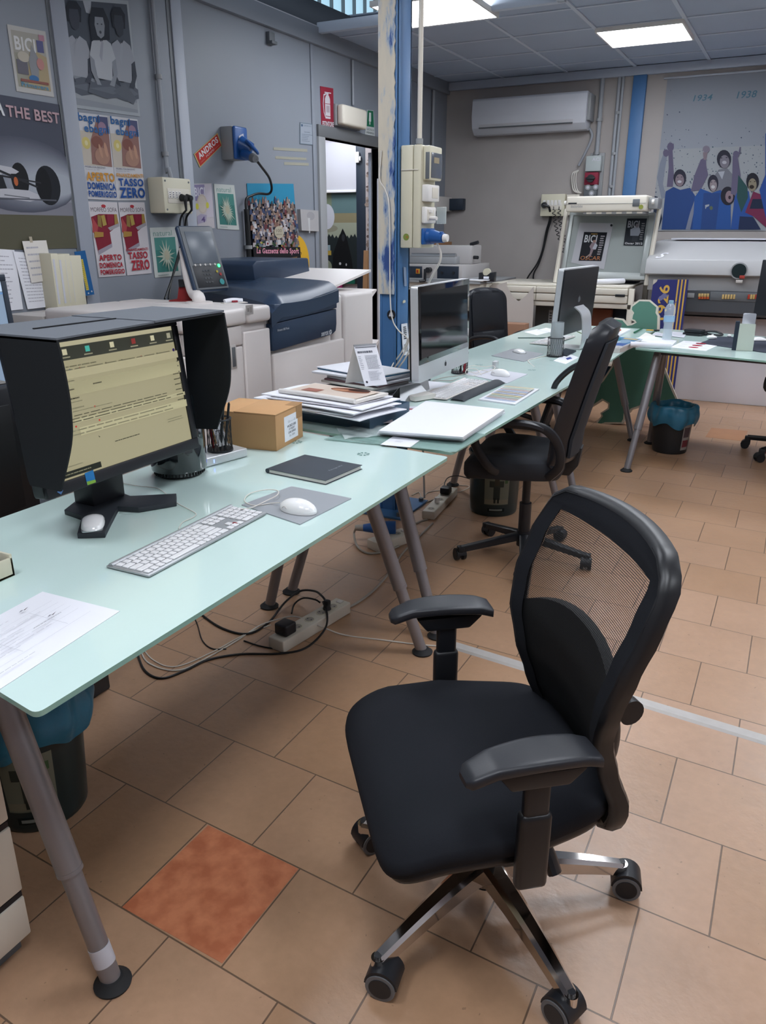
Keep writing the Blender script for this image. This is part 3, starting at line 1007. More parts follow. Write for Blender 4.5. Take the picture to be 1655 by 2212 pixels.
for i, q in enumerate((((591, 318), (664, 322), (664, 328), (591, 324)), ((595, 337), (662, 341), (662, 346), (595, 343)), ((614, 350), (667, 352), (667, 358), (614, 356)))):
    p = Print(*qx(*q, XL + .002), m='A09E90', thick=.0004)
    tag(p.build('tape_strip'), ['uppermost of three old tape strips on the partition', 'middle of three old tape strips on the partition', 'lowest of three old tape strips on the partition'][i], 'tape', 'old tape strips')
a = Px(574, 68, XL); b = Px(587, 99, XL)
mb = MB(); mb.box((XL, a.y, b.z), (XL + .03, b.y, a.z), 'mid_grey', .003); mb.box((XL + .03, a.y, b.z), (XL + .05, b.y, b.z + .02), 'mid_grey', .003)
tag(mb.build('wall_bracket'), 'small dark metal bracket hanging under the head rail of the partition', 'bracket')

# white sheets and folders at the lower left
for i, (q, off, lab) in enumerate((
        (((-45, 535), (31, 540), (50, 668), (-25, 676)), .006, 'white printed sheet at the left edge, behind the corner of the far left screen'),
        (((28, 543), (108, 550), (121, 661), (60, 668)), .010, 'white printed sheet with a curled side, left of the cream folders'),
        (((48, 521), (100, 519), (117, 605), (68, 611)), .018, 'small white sheet pinned on top of the larger sheets'),
        (((38, 682), (58, 681), (65, 714), (46, 716)), .006, 'narrow white slip pinned low beside the far left screen'))):
    p = Print(*qx(*q, XL + off), m='paper' if i != 2 else 'paper_warm')
    p.lines(.1, .1, .9, .92, [12, 14, 5, 4][i], 'B4B4BE', jag=.4)
    if i == 2:
        p.oval(.6, .15, .05, .03, '3A3A40', 8)
        p.poly([(.3, 1.1), (.42, 1.1), (.42, .96), (.3, .96)], 'B5AC98')
    tag(p.build('paper_sheet'), lab, 'paper')
p = Print(*qx((161, 544), (184, 541), (204, 636), (179, 640), XL + .05), m='1F5C94', thick=.003)
p.poly([(.32, .82), (.62, .82), (.62, .12), (.38, .12)], 'C9B44A'); p.lines(.36, .14, .58, .8, 16, '6E6430', jag=.2)
for k in range(3):
    p.poly([(.08, .48 + .05 * k), (.36, .40 + .05 * k), (.36, .415 + .05 * k)], 'D3D6DA')
p.oval(.5, .05, .06, .02, 'C9CCD0', 8); p.oval(.8, .08, .06, .02, 'C9CCD0', 8)
tag(p.build('fair_banner'), 'narrow blue strip poster with yellow lettering beside the cream folders', 'poster')

# ================================================================== electrical fittings on the partition
def on_left(u, v, off=0.0):
    return Px(u, v, XL + off)


# conduits
def conduit(name, pts, r, label, m='conduit', clips=()):
    mb = MB(); mb.tube(pts, r, m, seg=10, sm=0 if len(pts) < 3 else 5)
    t = thing(name, label, 'conduit', pts[0])
    mb.build('pipe', t, world=True)
    for c in clips:
        k = MB(); k.cyl(Vector(c) - Vector((0, 0, .012)), Vector(c) + Vector((0, 0, .012)), r * 1.5, 'grey_plastic', seg=12)
        k.build('clip', t, world=True)
    return t


yc = on_left(340, 200).y
bz = on_left(360, 384, .1).z
conduit('conduit', [(XL + .02, yc, 2.76), (XL + .02, yc, bz + .12), (XL + .035, yc, bz + .06), (XL + .05, yc, bz)], .013,
        'grey vertical conduit dropping into the cream socket box', clips=[(XL + .02, yc, bz + .14), (XL + .02, yc, 2.3)])
ye = on_left(759, 200).y
conduit('conduit', [(XL + .015, ye, 2.76), (XL + .015, ye, on_left(762, 228).z)], .010, 'thin grey conduit above the emergency light')

# cream socket box
f0 = Px(353, 382, XL + .12); f1 = Px(417, 462, XL + .12)
t = thing('socket_box', 'cream multi-socket box on the partition with two black plugs', 'socket box', (XL, (f0.y + f1.y) / 2, f1.z))
y0, y1, z0, z1 = f0.y - .01, f1.y, f1.z, f0.z
mb = MB(); mb.box((XL, y0, z0), (XL + .12, y1, z1), 'cream_plastic', .008)
mb.build('housing', t, world=True)
mb = MB(); mb.box((XL + .118, y0 + .03, z0 + (z1 - z0) * .28), (XL + .124, y1 - .02, z0 + (z1 - z0) * .7), 'beige_plastic', .003)
mb.build('socket_panel', t, world=True)
for k in range(4):
    w = (y1 - y0 - .06) / 6.5
    yy = y0 + .035 + w * k
    mb = MB(); mb.box((XL + .123, yy, z0 + (z1 - z0) * .42), (XL + .128, yy + w * .8, z0 + (z1 - z0) * .62), 'white_plastic', .002)
    for j in range(3):
        mb.cyl((XL + .1275, yy + w * .4, z0 + (z1 - z0) * (.46 + .06 * j)), (XL + .1285, yy + w * .4, z0 + (z1 - z0) * (.46 + .06 * j)), .004, 'black_plastic', seg=8)
    mb.build('socket', t, world=True)
for a, b in ((y0 + .02, z1 - .02), (y1 - .02, z1 - .02), (y0 + .02, z0 + .02), (y1 - .02, z0 + .02)):
    mb = MB(); mb.cyl((XL + .119, a, b), (XL + .122, a, b), .006, 'mid_grey', seg=10); mb.build('screw', t, world=True)
ends = [(356, 646), (364, 646)]
for k, (u, v) in enumerate(((392, 427), (404, 427))):
    pp = Px(u, v, XL + .13)
    t = thing('power_plug', ['left black plug in the cream socket box, cable trailing down', 'right black plug in the cream socket box, cable trailing down'][k], 'plug', pp, 0, 'black plugs in the cream socket box')
    mb = MB(); mb.cyl(pp, pp + Vector((.035, 0, -.005)), .022, 'black_plastic', r1=.016, seg=14)
    mb.cyl(pp + Vector((.028, 0, -.01)), pp + Vector((.03, 0, -.075)), .011, 'black_rubber', r1=.006, seg=10)
    mb.build('plug_body', t, world=True)
    a = pp + Vector((.03, 0, -.07))
    pts = [a, Px(u - 1, 470, XL + .10), Px(u - 4 - 2 * k, 500, XL + .08), Px(391 - 3 * k, 540, XL + .06), Px(372, 600, XL + .07), Px(ends[k][0], ends[k][1], XL + .12)]
    mb = MB(); mb.tube(pts, .006, 'cable_black', seg=8); mb.build('cable', t, world=True)

# blue industrial socket
f0 = Px(504, 271, XL + .11); f1 = Px(533, 347, XL + .11)
t = thing('wall_socket', 'blue industrial wall socket on a grey box with a blue plug in it', 'socket', (XL, (f0.y + f1.y) / 2, f1.z))
y0, y1, z0, z1 = f0.y, f1.y + .01, f1.z, f0.z
mb = MB(); mb.box((XL, y0, z0), (XL + .095, y1, z1), 'grey_plastic', .006); mb.build('back_box', t, world=True)
mb = MB(); mb.box((XL + .095, y0 - .003, z0), (XL + .12, y1 + .003, z1), 'blue_plastic', .012, 3)
mb.X = Matrix(); mb.cyl((XL + .10, (y0 + y1) / 2, z0 + .10), (XL + .17, (y0 + y1) / 2 + .03, z0 + .06), .052, 'blue_plastic', r1=.045)
mb.build('front_plate', t, world=True)
mb = MB(); cy_ = (y0 + y1) / 2
mb.prism([(cy_ - .03, z1 - .11), (cy_ + .01, z1 - .13), (cy_ + .03, z1 - .09), (cy_ + .02, z1 - .04), (cy_ - .01, z1 - .05), (cy_ - .03, z1 - .06)], XL + .121, XL + .1225, 'paper_grey', X=Matrix(((0, 0, 1, 0), (1, 0, 0, 0), (0, 1, 0, 0), (0, 0, 0, 1))))
mb.build('sticker', t, world=True)
mb = MB(); cp = Px(543, 320, XL + .20); mb.X = T(*cp) @ R('Y', 40) @ R('X', -25)
mb.lathe([(.0, .0), (.054, .0), (.06, .006), (.058, .014), (.045, .02), (0, .022)], 'blue_plastic', seg=24, cap=False)
mb.build('lid', t, world=True)
a = Px(528, 332, XL + .15); b = Px(547, 341, XL + .26)
pl = thing('power_plug', 'blue and grey plug hanging from the blue wall socket with a black cable', 'plug', a)
mb = MB(); mb.cyl(a, b, .032, 'blue_plastic', r1=.026, seg=16); mb.build('plug_body', pl, world=True)
d = (b - a).normalized()
mb = MB(); mb.cyl(b - d * .004, b + d * .035, .030, 'rubber_grey', r1=.022, seg=16); mb.build('cable_nut', pl, world=True)
pts = [b + d * .03, Px(566, 362, XL + .22), Px(582, 385, XL + .15), Px(587, 408, XL + .08), Px(580, 419, XL + .05), Px(560, 418, XL + .04), Px(543, 423, XL + .04), Px(531, 434, XL + .04), Px(535, 480, XL + .04), Px(541, 555, XL + .04), Px(543, 585, XL + .04)]
mb = MB(); mb.tube(pts, .0085, 'cable_black', seg=10); mb.build('cable', pl, world=True)
a = Px(536, 452, XL + .03); b = Px(545, 575, XL + .03)
conduit('cable_duct', [(XL + .03, a.y - .02, a.z), (XL + .03, a.y - .02, b.z)], .018, 'black cable sleeve running down the partition left of the crowd poster', 'black_rubber', clips=[(XL + .03, a.y - .02, a.z - .25)])

# two grey conduits in the far corner of the partition, with a cream box at their foot
yq = on_left(930, 300).y; yw = on_left(905, 300).y
zb = on_left(940, 420).z
conduit('conduit', [(XL + .025, yq, 2.76), (XL + .025, yq, zb)], .014, 'grey conduit in the far corner above the pale junction box', clips=[(XL + .025, yq, 2.1)])
mb = MB(); a = Px(940, 423, XL + .08); b = Px(985, 458, XL + .08)
mb.box((XL, yq - .15, b.z), (XL + .09, YB, a.z), 'printer_grey', .006)
tag(mb.build('junction_box'), 'pale grey junction box low in the far corner of the room', 'box')
a, b, c, d = qy(958, 429, 1000, 454, YB - .08)
mb = MB(); mb.box((a.x, YB - .08, a.z), (b.x, YB, c.z), 'navy_dark', .004)
tag(mb.build('speaker_box'), 'small dark box fixed on the back wall near the far corner', 'box')
a = Px(925, 300, XL + .05)
mb = MB(); mb.box((XL + .001, a.y - .25, 0), (XL + .02, a.y - .10, 2.76), 'wall_metal', .003); struct('trim_14', mb)

# ================================================================== the blue steel column
px0, px1, py0, py1 = -1.876, -1.785, 3.60, 3.755
t = thing('steel_column', 'blue painted steel column standing behind the desks, plastered with torn paper', 'column', ((px0 + px1) / 2, (py0 + py1) / 2, 0))
mb = MB()
mb.box((px0, py0, .012), (px0 + .012, py1, 2.87), 'pillar_blue', .002)
mb.box((px1 - .012, py0, .012), (px1, py1, 2.87), 'pillar_blue', .002)
mb.box((px0, py0 + .004, .012), (px1, py0 + .014, 2.87), 'pillar_blue')
mb.box((px0, py1 - .014, .012), (px1, py1 - .004, 2.87), 'pillar_blue')
mb.box((px1 - .004, py0 + .012, .012), (px1 + .006, py0 + .03, 2.87), 'pillar_blue', .002)
mb.build('shaft', t, world=True)
mb = MB(); mb.box((px0 - .09, py0 - .10, 0), (px1 + .09, py1 + .09, .012), 'pillar_blue', .002)
for a in ((px0 - .06, py0 - .07), (px1 + .06, py0 - .07), (px0 - .06, py1 + .06), (px1 + .06, py1 + .06)):
    mb.cyl((a[0], a[1], .012), (a[0], a[1], .03), .014, 'mid_grey', seg=6)
mb.build('base_plate', t, world=True)


def torn():
    m = bpy.data.materials.new('torn_paper'); m.use_nodes = True
    nt = m.node_tree; b = nt.nodes['Principled BSDF']; b.inputs['Roughness'].default_value = .6
    tc = nt.nodes.new('ShaderNodeTexCoord'); mp = nt.nodes.new('ShaderNodeMapping'); mp.inputs['Scale'].default_value = (14, 14, 3.2)
    mp.inputs['Location'].default_value = (3, 1, .4)
    n = nt.nodes.new('ShaderNodeTexNoise'); n.inputs['Scale'].default_value = 1.0; n.inputs['Detail'].default_value = 7; n.inputs['Roughness'].default_value = .65
    cr = nt.nodes.new('ShaderNodeValToRGB')
    el = cr.color_ramp.elements
    el[0].position = 0.0; el[0].color = srgb('2A4478'); el[1].position = 1.0; el[1].color = srgb('BDB6A6')
    for ps, c in ((.395, '2F4C86'), (.425, '6F86A8'), (.475, 'A8AEB4'), (.515, 'C0B9AA'), (.62, 'C6BEAD')):
        e = el.new(ps); e.color = srgb(c)
    nt.links.new(tc.outputs['Object'], mp.inputs[0]); nt.links.new(mp.outputs[0], n.inputs['Vector']); nt.links.new(n.outputs['Fac'], cr.inputs[0]); nt.links.new(cr.outputs[0], b.inputs['Base Color'])
    bp = nt.nodes.new('ShaderNodeBump'); bp.inputs['Strength'].default_value = .5; bp.inputs['Distance'].default_value = .004
    nt.links.new(n.outputs['Fac'], bp.inputs['Height']); nt.links.new(bp.outputs[0], b.inputs['Normal'])
    MC['torn_paper'] = m


torn()
mb = MB()
N = 70
L_ = []; Rr = []
for i in range(N + 1):
    z = 1.155 + (2.44 - 1.155) * i / N
    Rr.append((px1 - .004 - .012 * abs(noise.noise((i * .35, 3, 1))) - .006 * random.random(), z))
pts = [(px0 - .003, 1.155)] + Rr + [(px0 - .003, 2.44)]
mb.prism(pts, 0, .006, 'torn_paper', X=Matrix(((1, 0, 0, 0), (0, 0, -1, py0 - .001), (0, 1, 0, 0), (0, 0, 0, 1))))
mb.build('torn_paper', t, world=True, sharp=30)
mb = MB(); c_ = Py(845, 680, py0 - .004); mb.cyl((c_.x, py0 + .002, c_.z), (c_.x, py0 - .002, c_.z), .024, 'black_plastic', seg=24)
mb.prism([(c_.x - .014, c_.z - .008), (c_.x + .014, c_.z - .008), (c_.x + .006, c_.z + .012), (c_.x - .006, c_.z + .012)], 0, .001, 'paper_grey', X=Matrix(((1, 0, 0, 0), (0, 0, -1, py0 - .0022), (0, 1, 0, 0), (0, 0, 0, 1))))
mb.build('badge_sticker', t, world=True)
p = Print(Px(871, 768, px1 + .007), Px(886, 765, px1 + .007), Px(880, 698, px1 + .007), Px(867, 700, px1 + .007), m='paper', thick=.0005)
p.lines(.2, .1, .8, .35, 8, '3A3F48', h=.5, jag=.1); p.lines(.25, .5, .75, .92, 7, '2E3138', h=.6, jag=.2)
p.build('barcode_label', t, world=True)
p = Print(Px(874, 618, px1 + .007), Px(879, 618, px1 + .007), Px(877, 578, px1 + .007), Px(872, 576, px1 + .007), m='8C9CB4', thick=.0005)
p.build('old_label', t, world=True)
for (u, v) in ((872, 652),):
    c_ = Px(u, v, px1 + .006); mb = MB(); mb.prism([(-.012, -.006), (.014, -.004), (.016, .006), (0, .009), (-.014, .003)], 0, .004, 'cream_plastic', X=T(*c_) @ R('Y', 90) @ R('Z', 90)); mb.build('tape_scrap', t, world=True)

# switch cabinet on the column
bx0, bx1 = px1 + .006, Py(908, 535, 3.63).x
byn, byf = 3.63, 3.80
zt, zb_ = 1.832, 1.374
t = thing('switch_cabinet', 'tall cream switch and socket cabinet on the blue column', 'cabinet', (bx0, byn, zb_))
mb = MB(); mb.box((bx0, byn, zb_), (bx1 - .045, byf, zt), 'cream_plastic', .006); mb.build('housing', t, world=True)
mb = MB(); mb.box((bx1 - .043, byn, zb_), (bx1 - .002, byf, zt), 'cream_plastic', .006)
mb.box((bx1 - .004, byn + .02, 1.68), (bx1 + .034, byf - .005, zt - .003), 'cream_plastic', .008)
mb.build('front_cover', t, world=True)
mb = MB(); mb.box((bx1 + .030, byn + .035, 1.69), (bx1 + .037, byf - .01, 1.80), 'screen_grey', .002)
mb.box((bx1 + .012, byn + .018, 1.685), (bx1 + .032, byn + .022, 1.80), 'mid_grey', .001)
mb.build('breaker_window', t, world=True)
mb = MB(); mb.box((bx1 + .0372, byn + .06, 1.755), (bx1 + .038, byn + .12, 1.78), '9E9178'); mb.build('label', t, world=True)
mb = MB(); mb.box((bx1 - .002, byn + .01, 1.585), (bx1 + .035, byf - .03, 1.66), 'white_plastic', .006); mb.box((bx1 + .033, byn + .05, 1.60), (bx1 + .037, byf - .05, 1.648), 'beige_plastic', .002); mb.build('socket', t, world=True)
mb = MB(); mb.box((bx1 - .002, byn + .01, 1.487), (bx1 + .02, byf - .03, 1.562), 'white_plastic', .006); mb.box((bx1 + .018, byn + .03, 1.50), (bx1 + .022, byf - .06, 1.55), 'beige_plastic', .002); sk = mb.build('socket', t, world=True)
mb = MB(); mb.X = T(bx1 + .02, byf - .03, 1.485) @ R('Z', -10); mb.box((0, 0, 0), (.055, .008, .078), 'plastic_sheet', .003); mb.build('hinged_lid', sk, world=True)
mb = MB(); mb.cyl((bx1 + .018, byn + .06, 1.512), (bx1 + .062, byn + .05, 1.509), .009, 'white_plastic', seg=14); mb.box((bx1 + .02, byn + .045, 1.535), (bx1 + .03, byn + .075, 1.55), 'white_plastic', .002); mb.build('adapter_plug', t, world=True)
mb = MB(); mb.box((bx1 - .002, byn + .01, 1.39), (bx1 + .012, byf - .02, 1.465), 'blue_plastic', .005); mb.build('blue_socket', t, world=True)
mb = MB(); c_ = Py(875, 512, byn - .001); mb.cyl((c_.x + .006, byn + .001, c_.z), (c_.x + .006, byn - .001, c_.z), .016, '7F8F45', seg=24); mb.cyl((c_.x + .011, byn - .001, c_.z), (c_.x + .011, byn - .0016, c_.z), .006, 'A0763A', seg=12); mb.build('round_sticker', t, world=True)
mb = MB(); mb.box((bx0 + .004, byn - .004, 1.722), (bx1 - .015, byn - .001, 1.727), 'beige_plastic', .001); mb.build('seam_clip', t, world=True)
conduit('conduit', [(bx1 - .045, byn + .07, zt + .002), (bx1 - .045, byn + .07, 2.87)], .012, 'cream conduit rising from the switch cabinet on the column', 'beige_plastic', clips=[(bx1 - .045, byn + .07, zt + .02)])
a = Vector((bx1 + .012, byn + .06, 1.428)); b = Vector((bx1 + .110, byn + .03, 1.420))
t = thing('power_plug', 'blue plug with a thick white cable in the switch cabinet on the column', 'plug', a)
mb = MB(); mb.cyl(a, a + Vector((.02, 0, 0)), .036, 'blue_plastic', seg=18); mb.cyl(a + Vector((.018, 0, 0)), b, .033, 'blue_plastic', r1=.022, seg=18); mb.box(b + Vector((-.02, -.012, .012)), b + Vector((-.005, .012, .03)), 'blue_plastic', .004); mb.build('plug_body', t, world=True)
mb = MB(); mb.cyl(b - Vector((.002, 0, 0)), b + Vector((.02, 0, 0)), .019, 'white_plastic', r1=.017, seg=16); mb.build('cable_nut', t, world=True)
pts = [b + Vector((.018, 0, 0)), Py(944, 520, 3.68), Py(952, 545, 3.69), Py(950, 566, 3.7), Py(936, 592, 3.72), Py(926, 612, 3.74), Py(918, 640, 3.76), Py(905, 760, 3.78), Vector((-1.72, 3.80, .45)), Vector((-1.72, 3.85, .02))]
mb = MB(); mb.tube(pts, .006, 'cable_white', seg=8); mb.build('cable', t, world=True)
# loose cable down the face of the column
pts = [Py(824, 325, 3.585), Py(820, 385, 3.58), Py(832, 410, 3.58), Py(840, 440, 3.58), Py(842, 520, 3.58), Py(843, 640, 3.58), Py(848, 690, 3.58), Py(862, 715, 3.58), Py(880, 732, 3.6), Py(868, 760, 3.6), Py(850, 785, 3.6), Pz(838, 812, .77)]
mb = MB(); mb.tube(pts, .0035, 'cable_white', seg=6); tag(mb.build('cable'), 'thin white cable hanging down the front of the blue column', 'cable')
for i, (d, lab) in enumerate(((0, 'left of two grey cables looping from the column foot to the near computer'), (9, 'right of two grey cables looping from the column foot to the near computer'))):
    pts = [Py(893 + d, 690, 3.62), Py(880 + d, 745, 3.58), Py(866 + d, 775, 3.5), Py(852 + d, 795, 3.45), Pz(840 + d * 1.2, 815, .765), Pz(862 + d, 822, .76), Pz(884, 812 + d / 2, .765)]
    mb = MB(); mb.tube(pts, .004, 'cable_grey', seg=6); tag(mb.build('cable'), lab, 'cable')

# ================================================================== printing press behind the desks
XP, XW = -2.40, -3.25         # front and rear of the machine
t = thing('digital_press', 'large white and dark blue digital printing press against the partition', 'printer', (-2.8, 3.6, 0))
# left module
yl0, yl1 = 2.70, 3.37
mb = MB()
mb.box((XW, yl0, .04), (XP - .02, yl1 - .005, 1.02), 'printer_white', .01)
mb.build('left_cabinet', t, world=True)
mb = MB()
mb.box((XW, yl0, 1.022), (XP + .016, yl1 - .20, 1.10), 'printer_white', .018, 3)
mb.box((XW, yl1 - .195, 1.022), (XP + .02, yl1, 1.10), 'printer_white', .018, 3)
mb.build('left_top', t, world=True)
mb = MB(); c_ = Px(539, 668, XP + .021); p = Print(c_ + Vector((0, -.03, -.025)), c_ + Vector((0, .03, -.025)), c_ + Vector((0, .03, .02)), c_ + Vector((0, -.03, .02)), m='B4AFAC', thick=.0004)
p.rect(.2, .3, .45, .7, '8A8480'); p.rect(.5, .2, .8, .8, '9A9490'); p.build('service_label', t, world=True)
for i, (ya, yb_, x_) in enumerate(((yl0 + .01, 2.80, XP + .004), (2.805, 2.90, XP + .004), (2.905, 3.14, XP + .004), (3.145, yl1 - .008, XP + .012))):
    mb = MB()
    mb.box((XP - .02, ya, .06), (x_, yb_, .92 if i < 3 else .985), 'printer_white', .008, 3)
    d = mb.build('door', t, world=True)
    if i == 2:
        c_ = Px(504, 770, x_)
        k = MB(); k.box((x_ - .001, c_.y - .022, c_.z - .06), (x_ + .004, c_.y + .022, c_.z + .055), 'printer_grey', .004); k.box((x_ + .001, c_.y - .014, c_.z - .05), (x_ + .005, c_.y + .014, c_.z + .045), 'mid_grey', .002)
        k.build('recessed_handle', d, world=True)
mb = MB(); mb.box((XP - .02, yl0 + .02, .925), (XP + .005, 3.14, 1.018), 'printer_white', .008, 3); mb.build('drawer_front', t, world=True)
# engine
ye0, ye1 = 3.385, 4.035
mb = MB(); mb.box((XW, ye0, .04), (XP - .03, ye1, 1.05), 'printer_white', .008); mb.build('engine_body', t, world=True)
mb = MB(); mb.box((XP - .035, ye0 + .012, .06), (XP, ye1 + .11, .845), 'printer_white', .012, 3); mb.build('door', t, world=True)
mb = MB()
pts = [(ye0, .862), (ye1 - .05, .885), (ye1 - .01, .90), (ye1, .94), (ye1, 1.145), (ye1 - .3, 1.10), (ye0 + .12, 1.075), (ye0, 1.06)]
YZ = Matrix(((0, 0, 1, 0), (1, 0, 0, 0), (0, 1, 0, 0), (0, 0, 0, 1)))
mb.prism([(ye0, .862), (ye1 - .05, .885), (ye1 - .01, .90), (ye1, .94), (ye1, 1.025), (ye0, 1.0)], XP - .03, XP + .012, 'navy', X=YZ, bev=.004)
lower = mb.build('lower_blue_door', t, world=True)
mb = MB(); mb.prism([(ye0 + .02, 1.004), (ye1, 1.03), (ye1, 1.135), (ye1 - .12, 1.12), (ye1 - .3, 1.10), (ye0 + .15, 1.092), (ye0 + .02, 1.098)], XP - .03, XP + .016, 'navy', X=YZ, bev=.004)
mb.build('upper_blue_door', t, world=True)
mb = MB()
# swept blue top cover
def topc(s, q_):
    ya_ = ye0 - .012 + .42 * q_
    y = ya_ + (ye1 + .02 - ya_) * s
    x = XP + .018 - q_ * .78
    w = .022 * math.sin(s * PI * 1.2 + .6)
    edge = 1.148 + .028 * s ** 2 - .012 * math.sin(s * PI)
    z = edge - .045 * max(0, 1 - q_ * 9) ** 2 + .012 * min(1, q_ * 3) - max(0, .14 - s) * .35
    return (x, y, z)
mb.grid(topc, 30, 24, 'navy', thick=.07, nrm=(0, 0, -1))
mb.build('top_cover', t, world=True)
mb = MB()
# document scanner block
za = 1.16
mb.prism([(4.0, za - .02), (4.62, za + .0), (4.60, za + .125), (4.02, za + .125), (3.98, za + .10)], -3.42, -2.93, 'navy', X=YZ, bev=.01)
mb.prism([(3.92, za - .01), (4.88, za - .01), (4.88, za + .02), (4.5, za + .01), (3.92, za + .005)], -3.3, -2.86, 'navy', X=YZ, bev=.006)
mb.build('scanner_block', t, world=True)
mb = MB(); p = Print(Px(694, 728, XP + .0135), Px(717, 722, XP + .0135), Px(717, 711, XP + .0135), Px(694, 718, XP + .0135), m='navy', thick=.0003)
p.words('xerox', .0, .1, .68, .9, 'C9CDD2', .03); p.oval(.86, .5, .13, .48, 'C9CDD2', 20); p.poly([(.78, .3), (.95, .6), (.92, .75), (.76, .42)], 'navy')
p.build('logo', lower, world=True)
p = Print(Px(598, 718, XP + .0135), Px(626, 712, XP + .0135), Px(626, 704, XP + .0135), Px(598, 710, XP + .0135), m='navy', thick=.0003)
p.words('Versant 180 Press', .05, .2, .95, .8, 'B9BEC4', .01); p.build('model_plate', lower, world=True)
# right module
yr0, yr1 = 4.15, 4.52
mb = MB(); mb.box((XW, ye1 + .002, .04), (XP - .01, yr0 - .006, 1.10), 'printer_white', .02, 3); mb.build('link_module', t, world=True)
mb = MB(); mb.box((XW, yr0, .04), (XP, yr1, 1.10), 'printer_white', .022, 4); mb.build('stacker', t, world=True)
mb = MB(); mb.grid(lambda s, q_: (XP - .12 - .62 * q_, yr0 - .06 + .62 * s + .05 * q_, 1.115 + .10 * s + .06 * q_ * (1 - s)), 6, 6, 'printer_white', thick=.014, nrm=(0, 0, -1)); mb.build('output_tray', t, world=True)
mb = MB()
mb.prism([(yr1 - .02, 1.02), (yr1 + .10, 1.09), (yr1 + .10, 1.10), (yr1 - .02, 1.08)], XP - .4, XP - .03, 'printer_white', X=YZ); mb.build('side_tray', t, world=True)
mb = MB(); mb.prism([(yr1 - .02, .62), (yr1 + .13, .76), (yr1 + .13, .775), (yr1 - .02, .70)], XP - .4, XP - .03, 'printer_white', X=YZ); mb.build('side_tray', t, world=True)
for y in (yl0 + .1, 3.2, 3.9, 4.4):
    for x in (XW + .1, XP - .1):
        mb = MB(); mb.cyl((x, y, 0), (x, y, .042), .03, 'black_rubber', seg=12); mb.build('castor', t, world=True)
# control panel on its post
pb = Pz(430, 655, 1.10)
t2 = thing('control_panel', 'tilted touch-screen control panel on a white post on top of the press', 'control panel', pb)
A = Px(424, 632, -2.78); B = Px(488, 622, -2.78)
W_ = .245; Hh = .345
fr = frame_from(A + Vector((0, 0, 0)), Vector((.12, 1, .0)), Vector((-.34, -.16, 1)))
mb = MB(); mb.tube([pb, pb + Vector((0, -.002, .03)), fr @ Vector((.035, .02, -.055)), fr @ Vector((.04, .12, -.055)), fr @ Vector((.06, .24, -.05))], .034, 'printer_white', seg=14, flatk=.8); mb.cyl(pb, pb + Vector((0, 0, .008)), .07, 'printer_white', seg=24); mb.build('post', t2, world=True)
mb = MB(fr)
mb.box((0, 0, -.03), (W_, Hh, 0), 'navy', .022, 4)
body = mb.build('panel_body', t2, world=True)
mb = MB(fr); mb.box((.008, .01, -.002), (W_ - .008, Hh - .008, .006), 'mid_grey', .004, 3); mb.box((.02, .02, .0055), (W_ - .02, .135, .0075), 'black_plastic', .004); mb.build('bezel', t2, world=True)
mb = MB(fr); mb.box((.03, .145, .0062), (W_ - .03, Hh - .035, .0085), mat('lcd', '565D66', .3), .002); mb.build('screen', t2, world=True)
mb = MB(fr)
for i in range(3):
    for j in range(4):
        mb.cyl((.085 + i * .02, .045 + j * .02, .007), (.085 + i * .02, .05 + j * .02, .0095), .0065, 'mid_grey', seg=10)
for i in range(5):
    mb.cyl((.04 + i * .035, .138, .007), (.04 + i * .035, .138, .0095), .006, 'printer_grey', seg=10)
for x, y, r, c_ in ((.195, .045, .016, '3E8C8E'), (.20, .085, .008, 'A03A3A'), (.18, .10, .007, 'B0A040')):
    mb.cyl((x, y, .007), (x, y, .010), r, c_, seg=14)
mb.cyl((.205, .13, .007), (.205, .13, .010), .009, mat('green_led', '30D060', .4, emit='30FF70', estr=2.0), seg=12)
mb.build('keypad', t2, world=True)
# odds and ends on the press
a = Pz(395, 650, 1.10)
mb = MB(); mb.X = T(a.x, a.y, a.z + .001) @ R('Z', 25); mb.prism([(-.06, -.05), (.06, -.05), (.075, .05), (-.05, .05)], 0, .006, '8E2A2C'); mb.prism([(-.03, 0), (.05, 0), (.055, .09), (-.015, .085)], 0, .004, '8E2A2C', X=R('X', 80)); mb.box((-.015, -.005, .07), (.04, .02, .11), 'black_plastic', .004)
tag(mb.build('stapler_stand'), 'small dark red folded stand with a black top on the press, beside the control panel', 'desk accessory')
a = Pz(505, 655, 1.10)
mb = MB(); mb.X = T(*a) @ R('Z', 60); mb.tube([(-.05, 0, .012), (0, .01, .016), (.05, 0, .012)], .012, 'paper', seg=8, flatk=.7); mb.box((-.06, -.02, 0), (.07, .03, .004), 'paper_warm', .001); mb.box((-.01, -.01, .004), (.02, .012, .014), '9A3A44', .002)
tag(mb.build('paper_packet'), 'crumpled white paper packet on the press top, right of the control panel', 'packet')
# cream folders leaning on the wall, standing on the press
a = Px(117, 672, XL + .09)
for i, (q0, q1, wv, lab) in enumerate((((109, 547), (124, 672), .035, 'leftmost thin cream folder with a punched spine'), ((122, 549), (140, 671), .03, 'second thin cream folder with a dotted spine'), ((133, 548), (152, 669), .028, 'third thin cream folder with a dotted spine'), ((148, 552), (178, 667), .12, 'wide cream box folder against the partition, right of the thin ones'))):
    at_ = Px(*q0, XL + .06); ab = Px(*q1, XL + .06)
    w = [.05, .055, .06, .105][i]
    mb = MB(); mb.X = T(XL + .002, ab.y - (.03 if i < 3 else .07), 1.062)
    mb.box((0, 0, 0), (.10 - .01 * i, w * .9, at_.z - 1.062), 'cream_plastic', .003)
    mb.box((.0995 - .01 * i, .008, .03), (.1012 - .01 * i, .02, at_.z - 1.09), 'paper_grey')
    tag(mb.build('folder'), lab + ' beside the pinned sheets', 'folder', 'cream folders')
